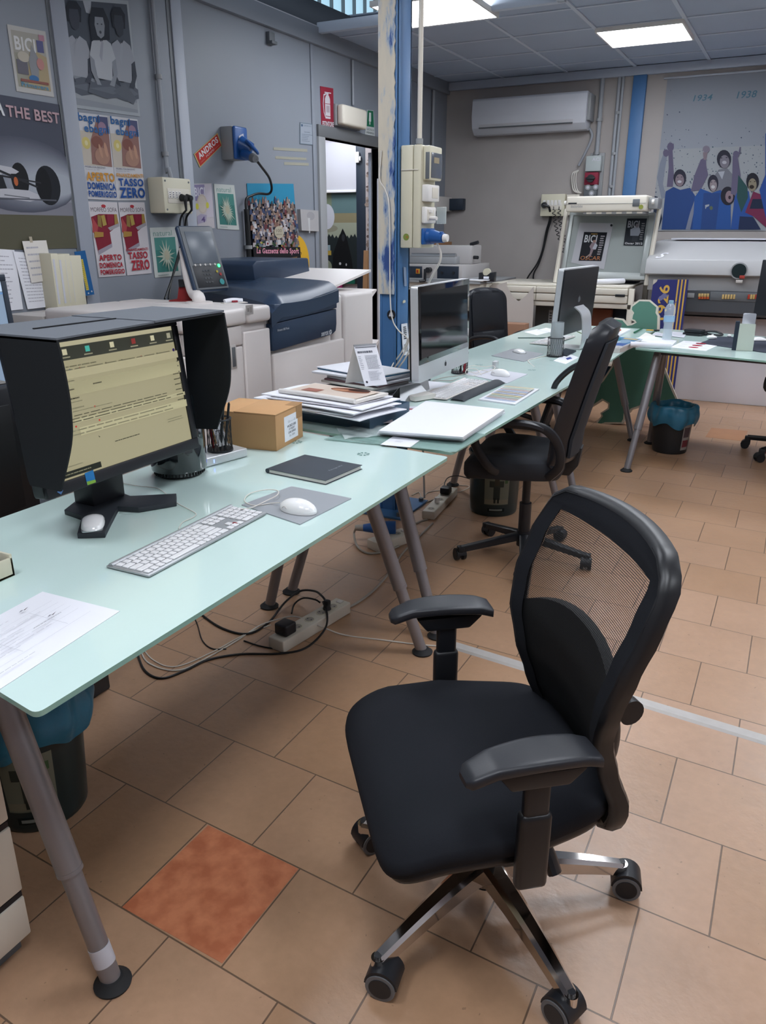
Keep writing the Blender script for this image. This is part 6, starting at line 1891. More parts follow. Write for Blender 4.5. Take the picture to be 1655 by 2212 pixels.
def pencil_cup(label, c_, z, h=.10, r=.042, items=(), parentname='pen_holder'):
    t = thing(parentname, label, 'pen holder', (c_.x, c_.y, z))
    mb = MB()
    n = 22
    for k in range(n):
        a = 2 * PI * k / n
        mb.tube([(r * math.cos(a), r * math.sin(a), 0.002), (r * math.cos(a + .5), r * math.sin(a + .5), h)], .0008, 'black_plastic', seg=4, sm=0)
        mb.tube([(r * math.cos(a), r * math.sin(a), 0.002), (r * math.cos(a - .5), r * math.sin(a - .5), h)], .0008, 'black_plastic', seg=4, sm=0)
    mb.build('wire_mesh', t)
    mb = MB(); mb.tube([(r * math.cos(2 * PI * k / 28), r * math.sin(2 * PI * k / 28), h) for k in range(28)], .003, 'black_plastic', sm=0, closed=True, seg=6); mb.build('rim', t)
    mb = MB(); mb.lathe([(0, 0), (r + .002, 0), (r + .002, .006), (0, .006)], 'black_plastic', cap=False); mb.build('base', t)
    return t


c_ = Pz(476, 972, ZD + .031)
pencil_cup('black wire mesh pen holder on the silver drive beside the cardboard box', c_, ZD + .0305, .105, .040)
for i, (dx, dy, tx, ty, L, r, m_, nm, lab) in enumerate((
        (.012, -.014, .018, .01, .15, .0042, 'black_plastic', 'pen', 'black pen standing in the pen holder on the drive, nearest the box'),
        (.020, .0, .012, .02, .145, .004, 'black_plastic', 'pen', 'second black pen in the pen holder on the drive, behind the first'),
        (-.018, -.012, -.01, 0, .11, .004, '9A3038', 'marker', 'red marker low in the pen holder on the drive'))):
    a = Vector((c_.x + dx, c_.y + dy, ZD + .038)); mb = MB(); mb.cyl(a, a + Vector((tx, ty, L)), r, m_, seg=10); mb.cyl(a + Vector((tx, ty, L)) * .99, a + Vector((tx, ty, L)) * 1.0 + Vector((0, 0, .004)), r * .6, m_, seg=8)
    tag(mb.build(nm), lab, nm)
p = Print(*[Vector((c_.x, c_.y, 0)) + Vector(q_) for q_ in ((.018, -.030, ZD + .05), (.022, .012, ZD + .05), (-.006, .014, ZD + .155), (-.012, -.030, ZD + .16))], m='paper', thick=.001)
p.poly([(.3, .6), (.5, .95), (.6, .7), (.75, .65), (.5, .55)], 'A8303A'); p.lines(.15, .4, .85, .5, 1, '4A4A52'); p.rect(.0, .0, 1, .35, 'B9BABC')
tag(p.build('folded_card'), 'folded white card with a red mark standing in the pen holder on the drive', 'card')
# cardboard box
bA, bB, bC = Pz(598, 975, ZD), Pz(655, 943, ZD), Pz(497, 950, ZD)
fr = frame_from((bA.x, bA.y, ZD), bB - bA, bC - bA)
LX = (bB - bA).length; LY = (bC - bA).length + .01; HB = .125
t = bpy.data.objects.new('cardboard_box', None); col.objects.link(t); t.matrix_world = fr; WM[t] = fr; tag(t, 'small brown cardboard box with a white label on the nearest desk', 'box')
mb = MB(fr); mb.box((0, 0, 0), (LX, LY, HB - .003), 'cardboard', .0015); mb.build('box_body', t, world=True)
mb = MB(fr); mb.box((-.002, -.001, HB - .003), (LX + .001, LY * .62, HB + .001), 'cardboard', .001, X=R('X', .5)); mb.box((0, LY * .62 + .002, HB - .003), (LX, LY, HB), 'cardboard', .001); mb.build('lid_flap', t, world=True)
mb = MB(fr); mb.box((LX * .75, -.0012, HB * .62), (LX * .97, -.0004, HB + .001), 'A8835C'); mb.box((LX * .7, -.001, HB + .0012), (LX * .99, LY * .14, HB + .002), 'A8835C'); mb.build('tape', t, world=True)
p = Print(*[fr @ Vector(q_) for q_ in ((LX * .30, -.0006, HB * .12), (LX * .80, -.0006, HB * .12), (LX * .80, -.0006, HB * .82), (LX * .30, -.0006, HB * .82))], m='paper', thick=.0004)
p.words('WOBZ/1000', .2, .52, .85, .62, '4A4C52', .02); p.words('XT PADDY', .3, .40, .75, .48, '5A5C62', .01); p.words('CAR 50X60', .25, .27, .8, .36, '5A5C62', .01); p.words('Da 1000', .32, .14, .72, .22, '8A8C92'); p.words('O------O', .25, .72, .8, .80, '8A8C92')
p.build('address_label', t, world=True)
# notebook
nq = ((577, 1022), (704, 1048), (760, 1012), (640, 988))
c4 = [Pz(u, v, ZD) for u, v in nq]
fr = frame_from((c4[0].x, c4[0].y, ZD), c4[1] - c4[0], c4[3] - c4[0])
LX, LY = (c4[1] - c4[0]).length, (c4[3] - c4[0]).length
t = bpy.data.objects.new('notebook', None); col.objects.link(t); t.matrix_world = fr; WM[t] = fr; tag(t, 'dark grey hardback notebook lying on the nearest desk', 'notebook')
mb = MB(fr); mb.box((0, 0, .0002), (LX, LY, .0022), mat('book_cover', '3A4048', .55), .0008); mb.box((0, 0, .0125), (LX, LY, .0145), 'book_cover', .0008); mb.tube([(0, .001, .0073), (0, LY - .001, .0073)], .0073, 'book_cover', sm=0, seg=12, flatk=1); mb.build('cover', t, world=True)
mb = MB(fr); mb.box((.004, .003, .0022), (LX - .004, LY - .003, .0125), 'paper_warm'); mb.build('pages', t, world=True)
mb = MB(fr); mb.text('fotografia', 0, 0, LY * .36, .010, '9AA0A6', X=T(LX * .80, LY * .44, .0147) @ R('Z', 90), shear=.2); mb.build('lettering', t, world=True)


def form_print(p):
    p.words('Modulo di Richiesta', .30, .88, .62, .905, '6A6A72'); p.lines(.1, .80, .75, .87, 4, 'A4A4AE', h=.2)
    for y in (.25, .4, .5, .58, .66, .74):
        p.rect(.06, y, .94, y + .002, 'B4B4BC')
    for x in (.3, .55, .8):
        p.rect(x, .25, x + .0015, .74, 'B4B4BC')
    p.lines(.08, .27, .9, .73, 10, 'B9B9C2', h=.1, jag=.6)
    for a, b in ((.45, .78), (.78, .82), (.8, .5)):
        p.poly([(a, b), (a + .02, b + .02), (a + .03, b - .01), (a + .06, b + .015), (a + .03, b + .003)], '7A7C86')
    p.lines(.7, .44, .88, .47, 1, '8A8A92'); p.lines(.3, .12, .6, .15, 1, 'C0C0C6')


pa, pb_, pc = Pz(259, 1321, ZD), Pz(92, 1279, ZD), Pz(0, 1490, ZD)
dx_ = (pa - pb_); dy_ = (pc - pa).normalized() * .44
c4 = [pb_ + dy_, pa + dy_, pa, pb_]
c4 = [Vector((q_.x, q_.y, ZD + .0012)) for q_ in c4]
p = Print(c4[1], c4[2], c4[3], c4[0], m='paper', thick=.0008)
form_print(p)
tag(p.build('printed_form'), 'large white printed form at the near left of the nearest desk', 'paper')
# beige tray at the left edge
a = Pz(33, 1243, ZD)
t = thing('desk_tray', 'beige open tray with dark contents at the left edge of the nearest desk', 'tray', (a.x - .07, a.y - .09, ZD))
mb = MB(); mb.X = T(a.x, a.y, ZD + .0005)
xx = .12; yy = .20
for b_ in ((-xx, -yy, 0, 0, 0, .006), (-.006, -yy, 0, 0, 0, .042), (-xx, -yy, 0, -xx + .006, 0, .055), (-xx, -.006, 0, 0, 0, .05)):
    lo = (b_[0], b_[1], b_[2]); hi = (b_[3], b_[4], b_[5])
    mb.box(lo, hi, 'cream_plastic', .001)
mb.box((-xx, -yy, 0), (0, -yy + .006, .05), 'cream_plastic', .001); mb.build('tray_body', t, world=True)
mb = MB(); mb.X = T(a.x, a.y, ZD + .007); mb.box((-xx + .01, -yy + .01, 0), (-.01, -.01, .022), '3A4048', .003); mb.box((-.08, -.09, .022), (-.02, -.03, .034), '8A8E94', .002); mb.build('contents', t, world=True)

# ================================================================== dark cabinet, tower and second monitor behind the nearest desk
mb = MB(); mb.box((-2.36, .1, 0), (-1.86, 1.60, .66), mat('dark_cab', '33383F', .5), .006); tag(mb.build('low_cabinet'), 'dark low cabinet behind the nearest desk at the left edge', 'cabinet')
mb = MB(); mb.box((-2.12, .75, .661), (-1.90, 1.475, 1.05), 'black_plastic', .01); mb.box((-1.902, .80, .70), (-1.895, 1.42, 1.0), 'black_rubber', .004)
tag(mb.build('computer_tower'), 'black computer case lying on the low cabinet behind the monitor hood', 'computer')
p = Print(Vector((-2.1, .9, 1.052)), Vector((-1.93, .9, 1.054)), Vector((-1.93, 1.46, 1.052)), Vector((-2.1, 1.46, 1.058)), m='7A7670', thick=.001)
tag(p.build('dust_cover'), 'grey cloth cover over the black computer case at the left edge', 'cover')
t = thing('monitor', 'black-framed monitor with a pale blue screen at the left edge of the photo', 'monitor', (-2.2, 1.3, .66))
F2 = frame_from((-2.20, 1.04, .98), (0, 1, 0), (-.02, 0, .4))
mb = MB(F2); mb.box((0, 0, -.04), (.675, .345, -.001), 'black_plastic', .006)
for a in ((0, 0, .675, .022), (0, .325, .675, .345), (0, .022, .018, .325), (.657, .022, .675, .325)):
    mb.box((a[0], a[1], -.01), (a[2], a[3], .004), 'navy_dark', .002)
mb.build('bezel', t, world=True)
s2 = Print(*[F2 @ Vector(q_) for q_ in ((.018, .022, .0), (.657, .022, .0), (.657, .325, .0), (.018, .325, .0))], m=mat('lcd_blue', '3A4652', .3, emit='9DB4D0', estr=.30), thick=.0005)
s2.rect(0, .9, 1, 1, lit('AEBFD2', .7)); s2.rect(0, .87, 1, .89, lit('5C7FA8', .7)); s2.rect(.9, .78, .95, .84, lit('B8A09C', .6)); s2.lines(.5, .1, .97, .72, 12, lit('7C92B0', .5), h=.15, jag=.5)
s2.build('screen', t, world=True)
mb = MB(); mb.box((-2.26, 1.3, .67), (-2.22, 1.42, 1.05), 'black_plastic', .004); mb.build('neck', t, world=True)
mb = MB(); mb.prism(roundcorners([(-2.34, 1.2), (-2.14, 1.2), (-2.14, 1.5), (-2.34, 1.5)], .04), .661, .672, 'black_plastic'); mb.build('foot', t, world=True)

# ================================================================== middle desk
ZM = ZD + .0045


def wavy(fr, L, W, z0, th, amp, ph, m, curlx=0.0, lift=0.0, n=14):
    mb = MB(fr)
    def f(a, b):
        z = z0 + amp * math.sin(a * 3.1 + ph) * math.sin(b * 2.3 + ph * .7) + curlx * max(0, a - .7) ** 2 * 8 - lift * (1 - a) * b
        return (a * L, b * W, z)
    mb.grid(f, n, n, m, thick=th, nrm=(0, 0, -1))
    return mb


# dark tray carrying the loose stack
tA, tB = Pz(655, 928, ZM), Pz(835, 938, ZM)
fr = frame_from((tB.x - .41, tB.y + .045, ZM), Vector((1, -.07, 0)), (0, 1, 0))
mb = MB(fr)
for b_ in ((0, 0, 0, .33, .30, .005), (0, 0, 0, .33, .006, .03), (0, .294, 0, .33, .30, .055), (.324, 0, 0, .33, .30, .055)):
    mb.box(b_[:3], b_[3:], mat('tray_teal', '40586C', .35), .002)
mb.prism([(0, 0), (.33, 0), (.33, .05), (.27, .05), (.12, .035), (0, .02)], -.006, 0, 'tray_teal', X=Matrix(((1, 0, 0, 0), (0, 0, -1, 0), (0, 1, 0, 0), (0, 0, 0, 1))))
tag(mb.build('letter_tray'), 'dark teal letter tray under the loose paper stack on the middle desk', 'letter tray')
mb = MB(frame_from(Pz(745, 950, ZM), Vector((1, .9, 0)), Vector((-1, .9, 0)))); mb.grid(lambda a, b: (a * .22, b * .16, .002 + .006 * abs(math.sin(a * 9 + b * 5))), 16, 12, 'plastic_sheet', thick=.0006, nrm=(0, 0, -1))
tag(mb.build('plastic_wrap'), 'crumpled clear plastic wrap at the near edge of the middle desk', 'plastic wrap')
# the stack of big white sheets
q4 = {z: [Pz(u, v, z) for u, v in ((765, 905), (838, 868), (655, 832), (575, 866))] for z in (.83,)}
A, B, C_, D_ = q4[.83]
labs = ['lowest', 'second lowest', 'third lowest', 'middle', 'third highest', 'second highest', 'uppermost']
zz = .806
for i in range(7):
    a = 6 * math.sin(i * 2.1)
    ex = Vector((A.x - .03, A.y + .05, 0)) + Vector((.035 * math.sin(i * 1.7), .03 * math.cos(i * 2.3), 0))
    fr = frame_from((ex.x, ex.y, 0), Vector((math.sin(math.radians(a)) * .6 + .07, 1, 0)), (-1, 0, 0))
    mb = wavy(fr, .31, .49 - .014 * i, zz + .0078 * i, .0042, .0055, 1.3 + .1 * i, 'paper', curlx=-.006, lift=-.012)
    mb.X = fr
    tag(mb.build('paper_sheet'), labs[i] + ' curling white sheet in the loose stack on the dark tray', 'paper', 'loose stack on the dark tray')
zt_ = zz + .0078 * 6 + .014
fr = frame_from((A.x - .05, A.y + .10, 0), Vector((.12, 1, 0)), (-1, 0, 0))
t = thing('spiral_booklet', 'clear-covered spiral bound booklet on top of the loose white stack', 'booklet', (A.x - .2, A.y + .2, zt_))
mb = wavy(fr, .215, .36, zt_, .010, .002, 1.2, 'paper_warm'); mb.build('pages', t, world=True)
mb = MB(fr); mb.tube([(-.004, 0.0, zt_ + .003), (-.005, .12, zt_ + .005), (-.005, .24, zt_ + .005), (-.004, .36, zt_ + .003)], .009, 'white_plastic', seg=10); mb.build('comb_spine', t, world=True)
p = Print(*[fr @ Vector(q_) for q_ in ((.03, .02, zt_ + .0045), (.19, .02, zt_ + .0045), (.19, .34, zt_ + .0045), (.03, .34, zt_ + .0045))], m='D4C4B6', thick=.001)
p.oval(.72, .35, .22, .28, '8E5A44', 20); p.oval(.84, .25, .14, .16, '3A2018', 20); p.oval(.62, .45, .1, .12, 'C08A6A', 14); p.rect(.1, .62, .42, .86, 'A06A5C')
p.build('cover_picture', t, world=True)
# second pile: magazines, and a calendar on it
ex = Pz(815, 868, ZM)
zz = ZM
cols_ = ['paper', 'paper_grey', 'paper_warm', '9AA4A8', 'paper', 'paper_warm', '8A6A70', 'paper', 'paper_grey', 'paper', '4A7A9A', 'paper']
nm = ['lowest', 'second', 'third', 'fourth', 'fifth', 'sixth', 'seventh', 'eighth', 'ninth', 'tenth', 'eleventh', 'topmost']
for i in range(12):
    th = random.choice([.006, .008, .010]); th = th if i < 11 else .005
    mb = MB(frame_from((ex.x + .012 * math.sin(i * 2.2), ex.y + .012 * math.cos(i * 3.1), 0), Vector((.25 + .08 * math.sin(i * 1.9), 1, 0)), (-1, 0, 0)))
    mb.box((0, 0, zz + .0003), (.24, .32 + (.06 if i > 8 else 0), zz + th), cols_[i], .0015)
    tag(mb.build('magazine'), (nm[i] + ' magazine from the bottom' if i < 11 else 'topmost magazine') + ' of the pile under the desk calendar', 'magazine', 'magazines under the desk calendar')
    zz += th + .0006
ztop2 = zz
cc = Pz(789, 836, ztop2); cr = Pz(820, 833, ztop2); cl = Pz(745, 828, ztop2)
ux = (cr - cc).normalized(); 
t = thing('desk_calendar', 'tent-shaped white desk calendar standing on the magazine pile', 'calendar', (cc.x - .05, cc.y + .03, ztop2))
wd = .10; yv = Vector((-ux.y, ux.x, 0))
hgt = .155
apx = (cc + cl) / 2
a0 = Vector((cc.x, cc.y, ztop2 + .002)); a1 = a0 + ux * wd; dcl = Vector((cl.x - cc.x, cl.y - cc.y, 0)).normalized() * .115
b0 = a0 + dcl; b1 = b0 + ux * wd
top0 = a0 + dcl * .55 + Vector((0, 0, hgt)); top1 = top0 + ux * wd
p = Print(a0, a1, top1, top0, m='paper', thick=.0015)
p.rect(.04, .93, .96, .96, '8A8C94'); p.lines(.08, .78, .9, .88, 1, '6A6C76', h=.5); p.lines(.35, .40, .9, .75, 12, '7A7C88', h=.35, jag=.1); p.lines(.05, .4, .2, .75, 8, '9A9CA6', h=.3); p.lines(.3, .12, .9, .36, 9, '9A9CA6', h=.3, jag=.4); p.oval(.12, .1, .05, .03, '3A3A44', 8)
p.build('month_page', t, world=True)
p = Print(b1, b0, top0 - ux * 0, top1, m='paper_warm', thick=.0015); p.build('back_panel', t, world=True)
mb = MB(); mb.add([a0 + Vector((0, 0, .0)), b0, top0], [(0, 1, 2)], 'paper_warm') if False else mb.tube([top0, top1], .004, 'alu', sm=0, seg=8); mb.build('wire_binding', t, world=True)
# metal letter rack, small sheets round it
c_ = Pz(868, 872, ZM)
mb = MB(); mb.X = T(c_.x, c_.y, ZM) @ R('Z', 78)
mb.prism([(0, 0), (.20, 0), (.20, .02), (.17, .07), (.03, .07), (0, .02)], -.002, .0, 'alu', X=R('X', 62)); mb.prism([(0, 0), (.20, 0), (.20, .02), (.17, .07), (.03, .07), (0, .02)], -.002, .0, 'alu', X=T(0, .07, 0) @ R('X', 118)); mb.box((0, 0, 0), (.20, .07, .002), 'alu')
tag(mb.build('letter_rack'), 'grey metal V-shaped rack beside the magazine pile', 'rack')
for i, (u, v, w, h_, a, m_, lab) in enumerate((
        (900, 885, .15, .11, 20, 'paper_grey', 'grey printed sheet with red marks, between the pile and the white boards'),
        (872, 895, .14, .10, 50, 'paper', 'small white sheet against the left corner of the white boards'),
        (905, 862, .12, .09, 65, 'paper_warm', 'little stack of paper slips beside the metal rack'),
        (935, 836, .20, .15, 88, 'paper', 'white sheet under the foot of the silver computer'),
        (955, 846, .17, .10, 70, 'paper_warm', 'folded leaflet between the computer foot and the keyboard'),
        (812, 913, .13, .09, 30, 'C4B8BC', 'pinkish leaflet under the edge of the loose stack'))):
    c_ = Pz(u, v, ZM); mb = MB(); mb.X = T(c_.x, c_.y, ZM + .0006 + .0016 * i) @ R('Z', a); mb.box((-w / 2, -h_ / 2, 0), (w / 2, h_ / 2, .0014 if i != 2 else .02), m_)
    if i in (0, 5):
        mb.box((-.04, -.02, .0014), (.02, .01, .0018), '9A5058')
    tag(mb.build('paper_sheet'), lab, 'paper')
# white boards
B4 = ((818, 932), (1000, 949), (1090, 888), (920, 868))
for i in range(4):
    d = [(-1, 2), (2, -1), (0, 1), (0, -2)][i]
    zb = ZM + .0075 * i
    c4 = [Pz(u + d[0] * (1 if k % 2 else -1), v, zb + .0068) for k, (u, v) in enumerate(((818, 936 - i * 2), (1000, 950 - 2 * i), (1090, 890 - 2 * i), (920, 869 - i)))]
    p = Print(*c4, m='paper', thick=.0066)
    tag(p.build('white_board'), ['lowest', 'second lowest', 'second highest', 'uppermost'][i] + ' of the stacked large white boards on the middle desk', 'board', 'stacked white boards')
slab('note_card', 'small white card in front of the stacked white boards', 'card', ((822, 960), (886, 966), (907, 951), (850, 942)), ZM + .002, .0015, 'paper', prints=lambda p: p.lines(.3, .4, .6, .6, 2, 'B0B0B8'))
slab('desk_pad_sheet', 'clear plastic sheet lying along the near edge of the middle desk', 'plastic sheet', ((700, 948), (985, 976), (1050, 938), (860, 905)), ZM, .0012, mat('clear_sheet', '9CBBB4', .12, alpha=.5))


def aluminium_computer(label, A, B, h, lean, facing, zdesk, detail=True, backview=False, stand_off=None):
    """one-piece computer: A,B lower corners of the panel as its user sees left and right"""
    X_ = (B - A).normalized(); W = (B - A).length
    fr = frame_from(A, X_, Vector((0, 0, 1)) + lean)
    t = bpy.data.objects.new('desktop_computer', None); col.objects.link(t)
    mid = (A + B) / 2
    n = X_.cross(Vector((0, 0, 1)))
    base = mid - n * .13
    WM[t] = Matrix.Translation((base.x, base.y, zdesk)); t.matrix_world = WM[t]
    tag(t, label, 'computer')
    mb = MB(fr)
    o = roundcorners([(0, 0), (W, 0), (W, h), (0, h)], .014, 4)
    mb.prism(o, -.032, .0, 'alu_light' , bev=.002)
    mb.prism(roundcorners([(.006, .006), (W - .006, .006), (W - .006, h - .006), (.006, h - .006)], .012, 4), -.042, -.031, mat('back_black', '16191D', .3))
    case = mb.build('casing', t, world=True)
    ch = h * .19
    mb = MB(fr); mb.box((.003, ch, .0002), (W - .003, h - .003, .0025), 'black_gloss', .0008); g = mb.build('front_glass', t, world=True)
    mb = MB(fr); mb.box((.026, ch + .024, .0026), (W - .026, h - .026, .003), mat('dark_screen', '14181B', .06)); mb.build('screen', t, world=True)
    # apple-shaped mark
    for (cx_, cy_, z_, m_, s_) in ((W / 2, ch * .5, .0006, 'black_plastic', .011), (W / 2, h * .52, -.0425, 'mid_grey', .02)):
        mb = MB(fr)
        for dx in (-.35, .35):
            mb.prism([(cx_ + (dx + .62 * math.cos(a)) * s_, cy_ + .85 * math.sin(a) * s_) for a in [2 * PI * k / 16 for k in range(16)]], z_ - .0004 if z_ < 0 else z_ - .0003, z_ + .0003 if z_ > 0 else z_, m_)
        mb.prism([(cx_ + (.05 + .12 * math.cos(a)) * s_, cy_ + (1.15 + .3 * math.sin(a)) * s_) for a in [2 * PI * k / 10 for k in range(10)]], z_ - .0004, z_ + .0003 if z_ > 0 else z_, m_)
        mb.build('logo', t, world=True)
    # L-shaped stand
    inv = WM[t].inverted()
    up0 = fr @ Vector((W / 2, h * .42, -.045))
    w2 = .085
    c0 = Vector((mid.x, mid.y, 0)) - n * .115
    prof = []
    pA = up0
    foot_front = Vector((mid.x, mid.y, zdesk)) + n * .045
    foot_back = Vector((mid.x, mid.y, zdesk)) - n * .115
    path = [pA + Vector((0, 0, .0)), pA - n * .05 - Vector((0, 0, .05)), foot_back + Vector((0, 0, .09)) - n * .005, foot_back + Vector((0, 0, .018)) + n * .003, foot_back + n * .02 + Vector((0, 0, .005)), foot_front + Vector((0, 0, .005))]
    path = smooth_path(path, 6)
    mb = MB()
    vs = []; k = len(path)
    for i, q_ in enumerate(path):
        d = path[min(i + 1, k - 1)] - path[max(0, i - 1)]
        d.normalize(); nn_ = X_.cross(d).normalized() * .0035
        for sx_ in (-1, 1):
            for sn in (-1, 1):
                vs.append(q_ + X_ * sx_ * w2 + nn_ * sn)
    fs = []
    for i in range(k - 1):
        a = i * 4; b = a + 4
        fs += [(a, b, b + 1, a + 1), (a + 2, a + 3, b + 3, b + 2), (a, a + 2, b + 2, b), (a + 1, b + 1, b + 3, a + 3)]
    fs += [(0, 1, 3, 2), (k * 4 - 4, k * 4 - 2, k * 4 - 1, k * 4 - 3)]
    mb.add(vs, fs, 'alu_light'); mb.build('stand', t, world=True)
    return t


A, B = Pz(905, 829, .862), Pz(1012, 782, .862)
aluminium_computer('silver one-piece computer with a dark screen on the middle desk', A, B, .385, Vector((-.03, 0, 0)), None, ZM)
A, B, C_ = Pz(1003, 868, ZM), Pz(1093, 827, ZM), Pz(937, 850, ZM)
dirk = (B - A).normalized()
pk = Vector((A.x - .085, A.y + .0, ZM + .003))
keyboard('white keyboard on the middle desk behind the grey wrist rest', Vector((A.x - .075, A.y - .02, ZM + .002)), B - A, C_ - A, .50, .135, 'printer_white')
mb = MB(); fr = frame_from((A.x - .068, A.y, ZM), B - A, C_ - A); mb = MB(fr)
mb.grid(lambda a, b: (a * .50, -.002 - .066 * (1 - b) + .004 * math.sin(a * 6), .003 + .017 * math.sin(PI * min(1, max(0, b * 1.0))) ** .5 * (1 if 0 < a < 1 else .3)), 24, 10, mat('rest_grey', '3C4046', .8), thick=.002, nrm=(0, 0, -1))
mb.box((.005, -.066, .0005), (.495, -.004, .004), 'rest_grey', .001)
tag(mb.build('wrist_rest'), 'dark grey soft wrist rest in front of the keyboard on the middle desk', 'wrist rest')


def table_print(p):
    cs = ['B9C4DA', 'C9B8B4', 'B8C8BC', 'D2C8A4', 'BCC4D8', 'CCC0B0']
    for i in range(10):
        p.rect(.08, .08 + i * .085, .92, .08 + i * .085 + .075, cs[i % 6])
        p.lines(.1, .10 + i * .085, .9, .135 + i * .085, 1, '8A8E9C', h=.3, jag=.2)
    p.rect(.55, .08, .75, .9, 'D8CFAE') if False else None
    p.rect(.08, .93, .6, .95, '9A9CA8')


for i in range(3):
    slab('colour_sheet', ['lowest', 'middle', 'uppermost'][i] + ' of three sheets with a coloured table beside the wrist rest', 'paper', ((1032 + i, 864 - i), (1113, 875 - i), (1165, 842 - i), (1088 + i, 833)), ZM + .0022 * i, .0018, 'paper', group='sheets beside the wrist rest', prints=table_print if i == 2 else None)
slab('mouse_pad', 'white mouse pad beyond the keyboard on the middle desk', 'mouse pad', ((1000, 806), (1095, 828), (1140, 808), (1060, 796)), ZM, .0025, 'paper_grey')
c_ = Pz(1081, 812, ZM)
old_mouse('rounded white wired mouse on the white pad of the middle desk', (c_.x, c_.y, ZM + .003), -19)
mb = MB(); mb.tube([Pz(u, v, ZM + z) for u, v, z in ((1055, 803, .012), (1040, 800, .01), (1028, 806, .008), (1010, 800, .02), (1006, 793, .025), (1025, 790, .02), (1050, 792, .02), (1066, 790, .025), (1068, 797, .02), (1045, 806, .006), (1020, 812, .004), (1006, 806, .015), (1012, 796, .03), (1030, 798, .02), (1040, 810, .004))], .0018, 'cable_white', seg=6)
tag(mb.build('mouse_cable'), 'tangled white mouse cable between the pen cup and the mouse on the middle desk', 'cable')
mb = MB(); c_ = Pz(1070, 796, ZM + .0); mb.box((c_.x - .012, c_.y - .02, ZM + .003), (c_.x + .012, c_.y + .02, ZM + .04), 'alu_light', .003); tag(mb.build('usb_hub'), 'small silver block among the tangled cables on the middle desk', 'hub')
for i, pth in enumerate((((935, 822), (960, 815), (985, 812), (1008, 806)), ((920, 826), (948, 822), (975, 822), (992, 816)))):
    mb = MB(); mb.tube([Pz(u, v, ZM + .004) for u, v in pth], .0018, 'cable_grey', seg=6); tag(mb.build('cable'), ['upper thin grey cable behind the keyboard of the middle desk', 'lower thin grey cable behind the keyboard of the middle desk'][i], 'cable')
c_ = Pz(993, 806, ZM)
pencil_cup('black wire pen holder behind the computer screen of the middle desk', c_, ZM + .0005, .105, .042)
for i, (dx, dy, m_, L, lab) in enumerate(((.02, .02, 'B03A44', .155, 'red pen in the holder behind the middle computer screen'), (.025, -.005, 'B03A44', .13, 'shorter red pen in the holder behind the middle computer screen'), (0, .01, 'black_plastic', .12, 'black pen in the holder behind the middle computer screen'))):
    mb = MB(); a = Vector((c_.x + dx, c_.y + dy, ZM + .008)); mb.cyl(a, a + Vector((.006, .004, L)), .005, m_, seg=10); mb.cyl(a + Vector((.006, .004, L)), a + Vector((.0065, .0042, L + .008)), .003, m_, seg=8); tag(mb.build('pen'), lab, 'pen')
# dark box with yellow note behind the computer
a = Pz(862, 822, ZM); mb = MB(); mb.X = T(a.x, a.y, ZM + .001) @ R('Z', 60); mb.box((-.13, -.09, 0), (.13, .09, .03), 'screen_grey', .003); tag(mb.build('storage_box'), 'flat grey box beside the blue column on the middle desk', 'box')
mb = MB(); mb.X = T(a.x, a.y, ZM + .032) @ R('Z', 60); mb.box((-.03, -.05, 0), (.09, .06, .0015), 'C9C88A'); tag(mb.build('sticky_note'), 'yellow note on the flat grey box beside the blue column', 'note')
mb = MB(); mb.tube([Pz(818, 815, ZM + .02), Pz(835, 812, ZM + .06), Pz(855, 818, ZM + .05), Pz(870, 830, ZM + .02), Pz(882, 838, ZM + .003)], .003, 'cable_black', seg=6); tag(mb.build('cable'), 'black cable arching over the flat grey box toward the silver computer', 'cable')

# ================================================================== far desk
ZF = ZD
slab('mouse_pad', 'grey mouse pad with a flat mouse on the far desk', 'mouse pad', ((1062, 768), (1132, 781), (1175, 764), (1108, 753)), ZF, .003, 'pad_silver')
c_ = Pz(1122, 763, ZF)
flat_mouse('flat white mouse on the grey pad of the far desk', (c_.x, c_.y, ZF + .0035), -44)
c_ = Pz(1199, 770, ZF)
pencil_cup('black wire pen holder on the far desk with a clear tube in it', c_, ZF + .0005, .11, .048)
mb = MB(); mb.lathe([(.036, .008), (.037, .20), (.035, .20), (.034, .010)], mat('clear_tube', 'B4BCC0', .08, alpha=.45), X=T(c_.x + .004, c_.y, ZF), cap=False, seg=24); tag(mb.build('clear_tube'), 'tall clear plastic tube standing in the pen holder of the far desk', 'tube')
for i, (dx, dy, m_, L, nm_, lab) in enumerate(((-.018, .0, 'wood_pale', .155, 'pencil', 'orange-brown pencil in the pen holder of the far desk'), (-.006, .012, '7A4A40', .12, 'pencil', 'dark red pencil in the pen holder of the far desk'), (.016, -.01, 'black_plastic', .11, 'pen', 'black pen in the pen holder of the far desk'))):
    mb = MB(); a = Vector((c_.x + dx, c_.y + dy, ZF + .008)); mb.cyl(a, a + Vector((.003, .002, L)), .004, m_, seg=8); mb.cyl(a + Vector((.003, .002, L)), a + Vector((.0032, .0022, L + .012)), .004, 'wood_pale' if nm_ == 'pencil' else m_, r1=.0005, seg=8); tag(mb.build(nm_), lab, nm_)
A, B, C_ = Pz(1140, 757, ZF), Pz(1232, 728, ZF), Pz(1195, 760, ZF)
keyboard('white keyboard on the far desk behind the pen holder', Vector((B.x - .10, B.y - .0, ZF + .002)), A - B, Vector((1, 0, 0)), .5, .14, 'printer_white', split=False)
A = Vector((-1.30, 4.72, .845)); B = Vector((-1.25, 5.38, .845))
aluminium_computer('silver one-piece computer on the far desk, its black back toward the room', B, A, .40, Vector((.06, 0, 0)), None, ZF)
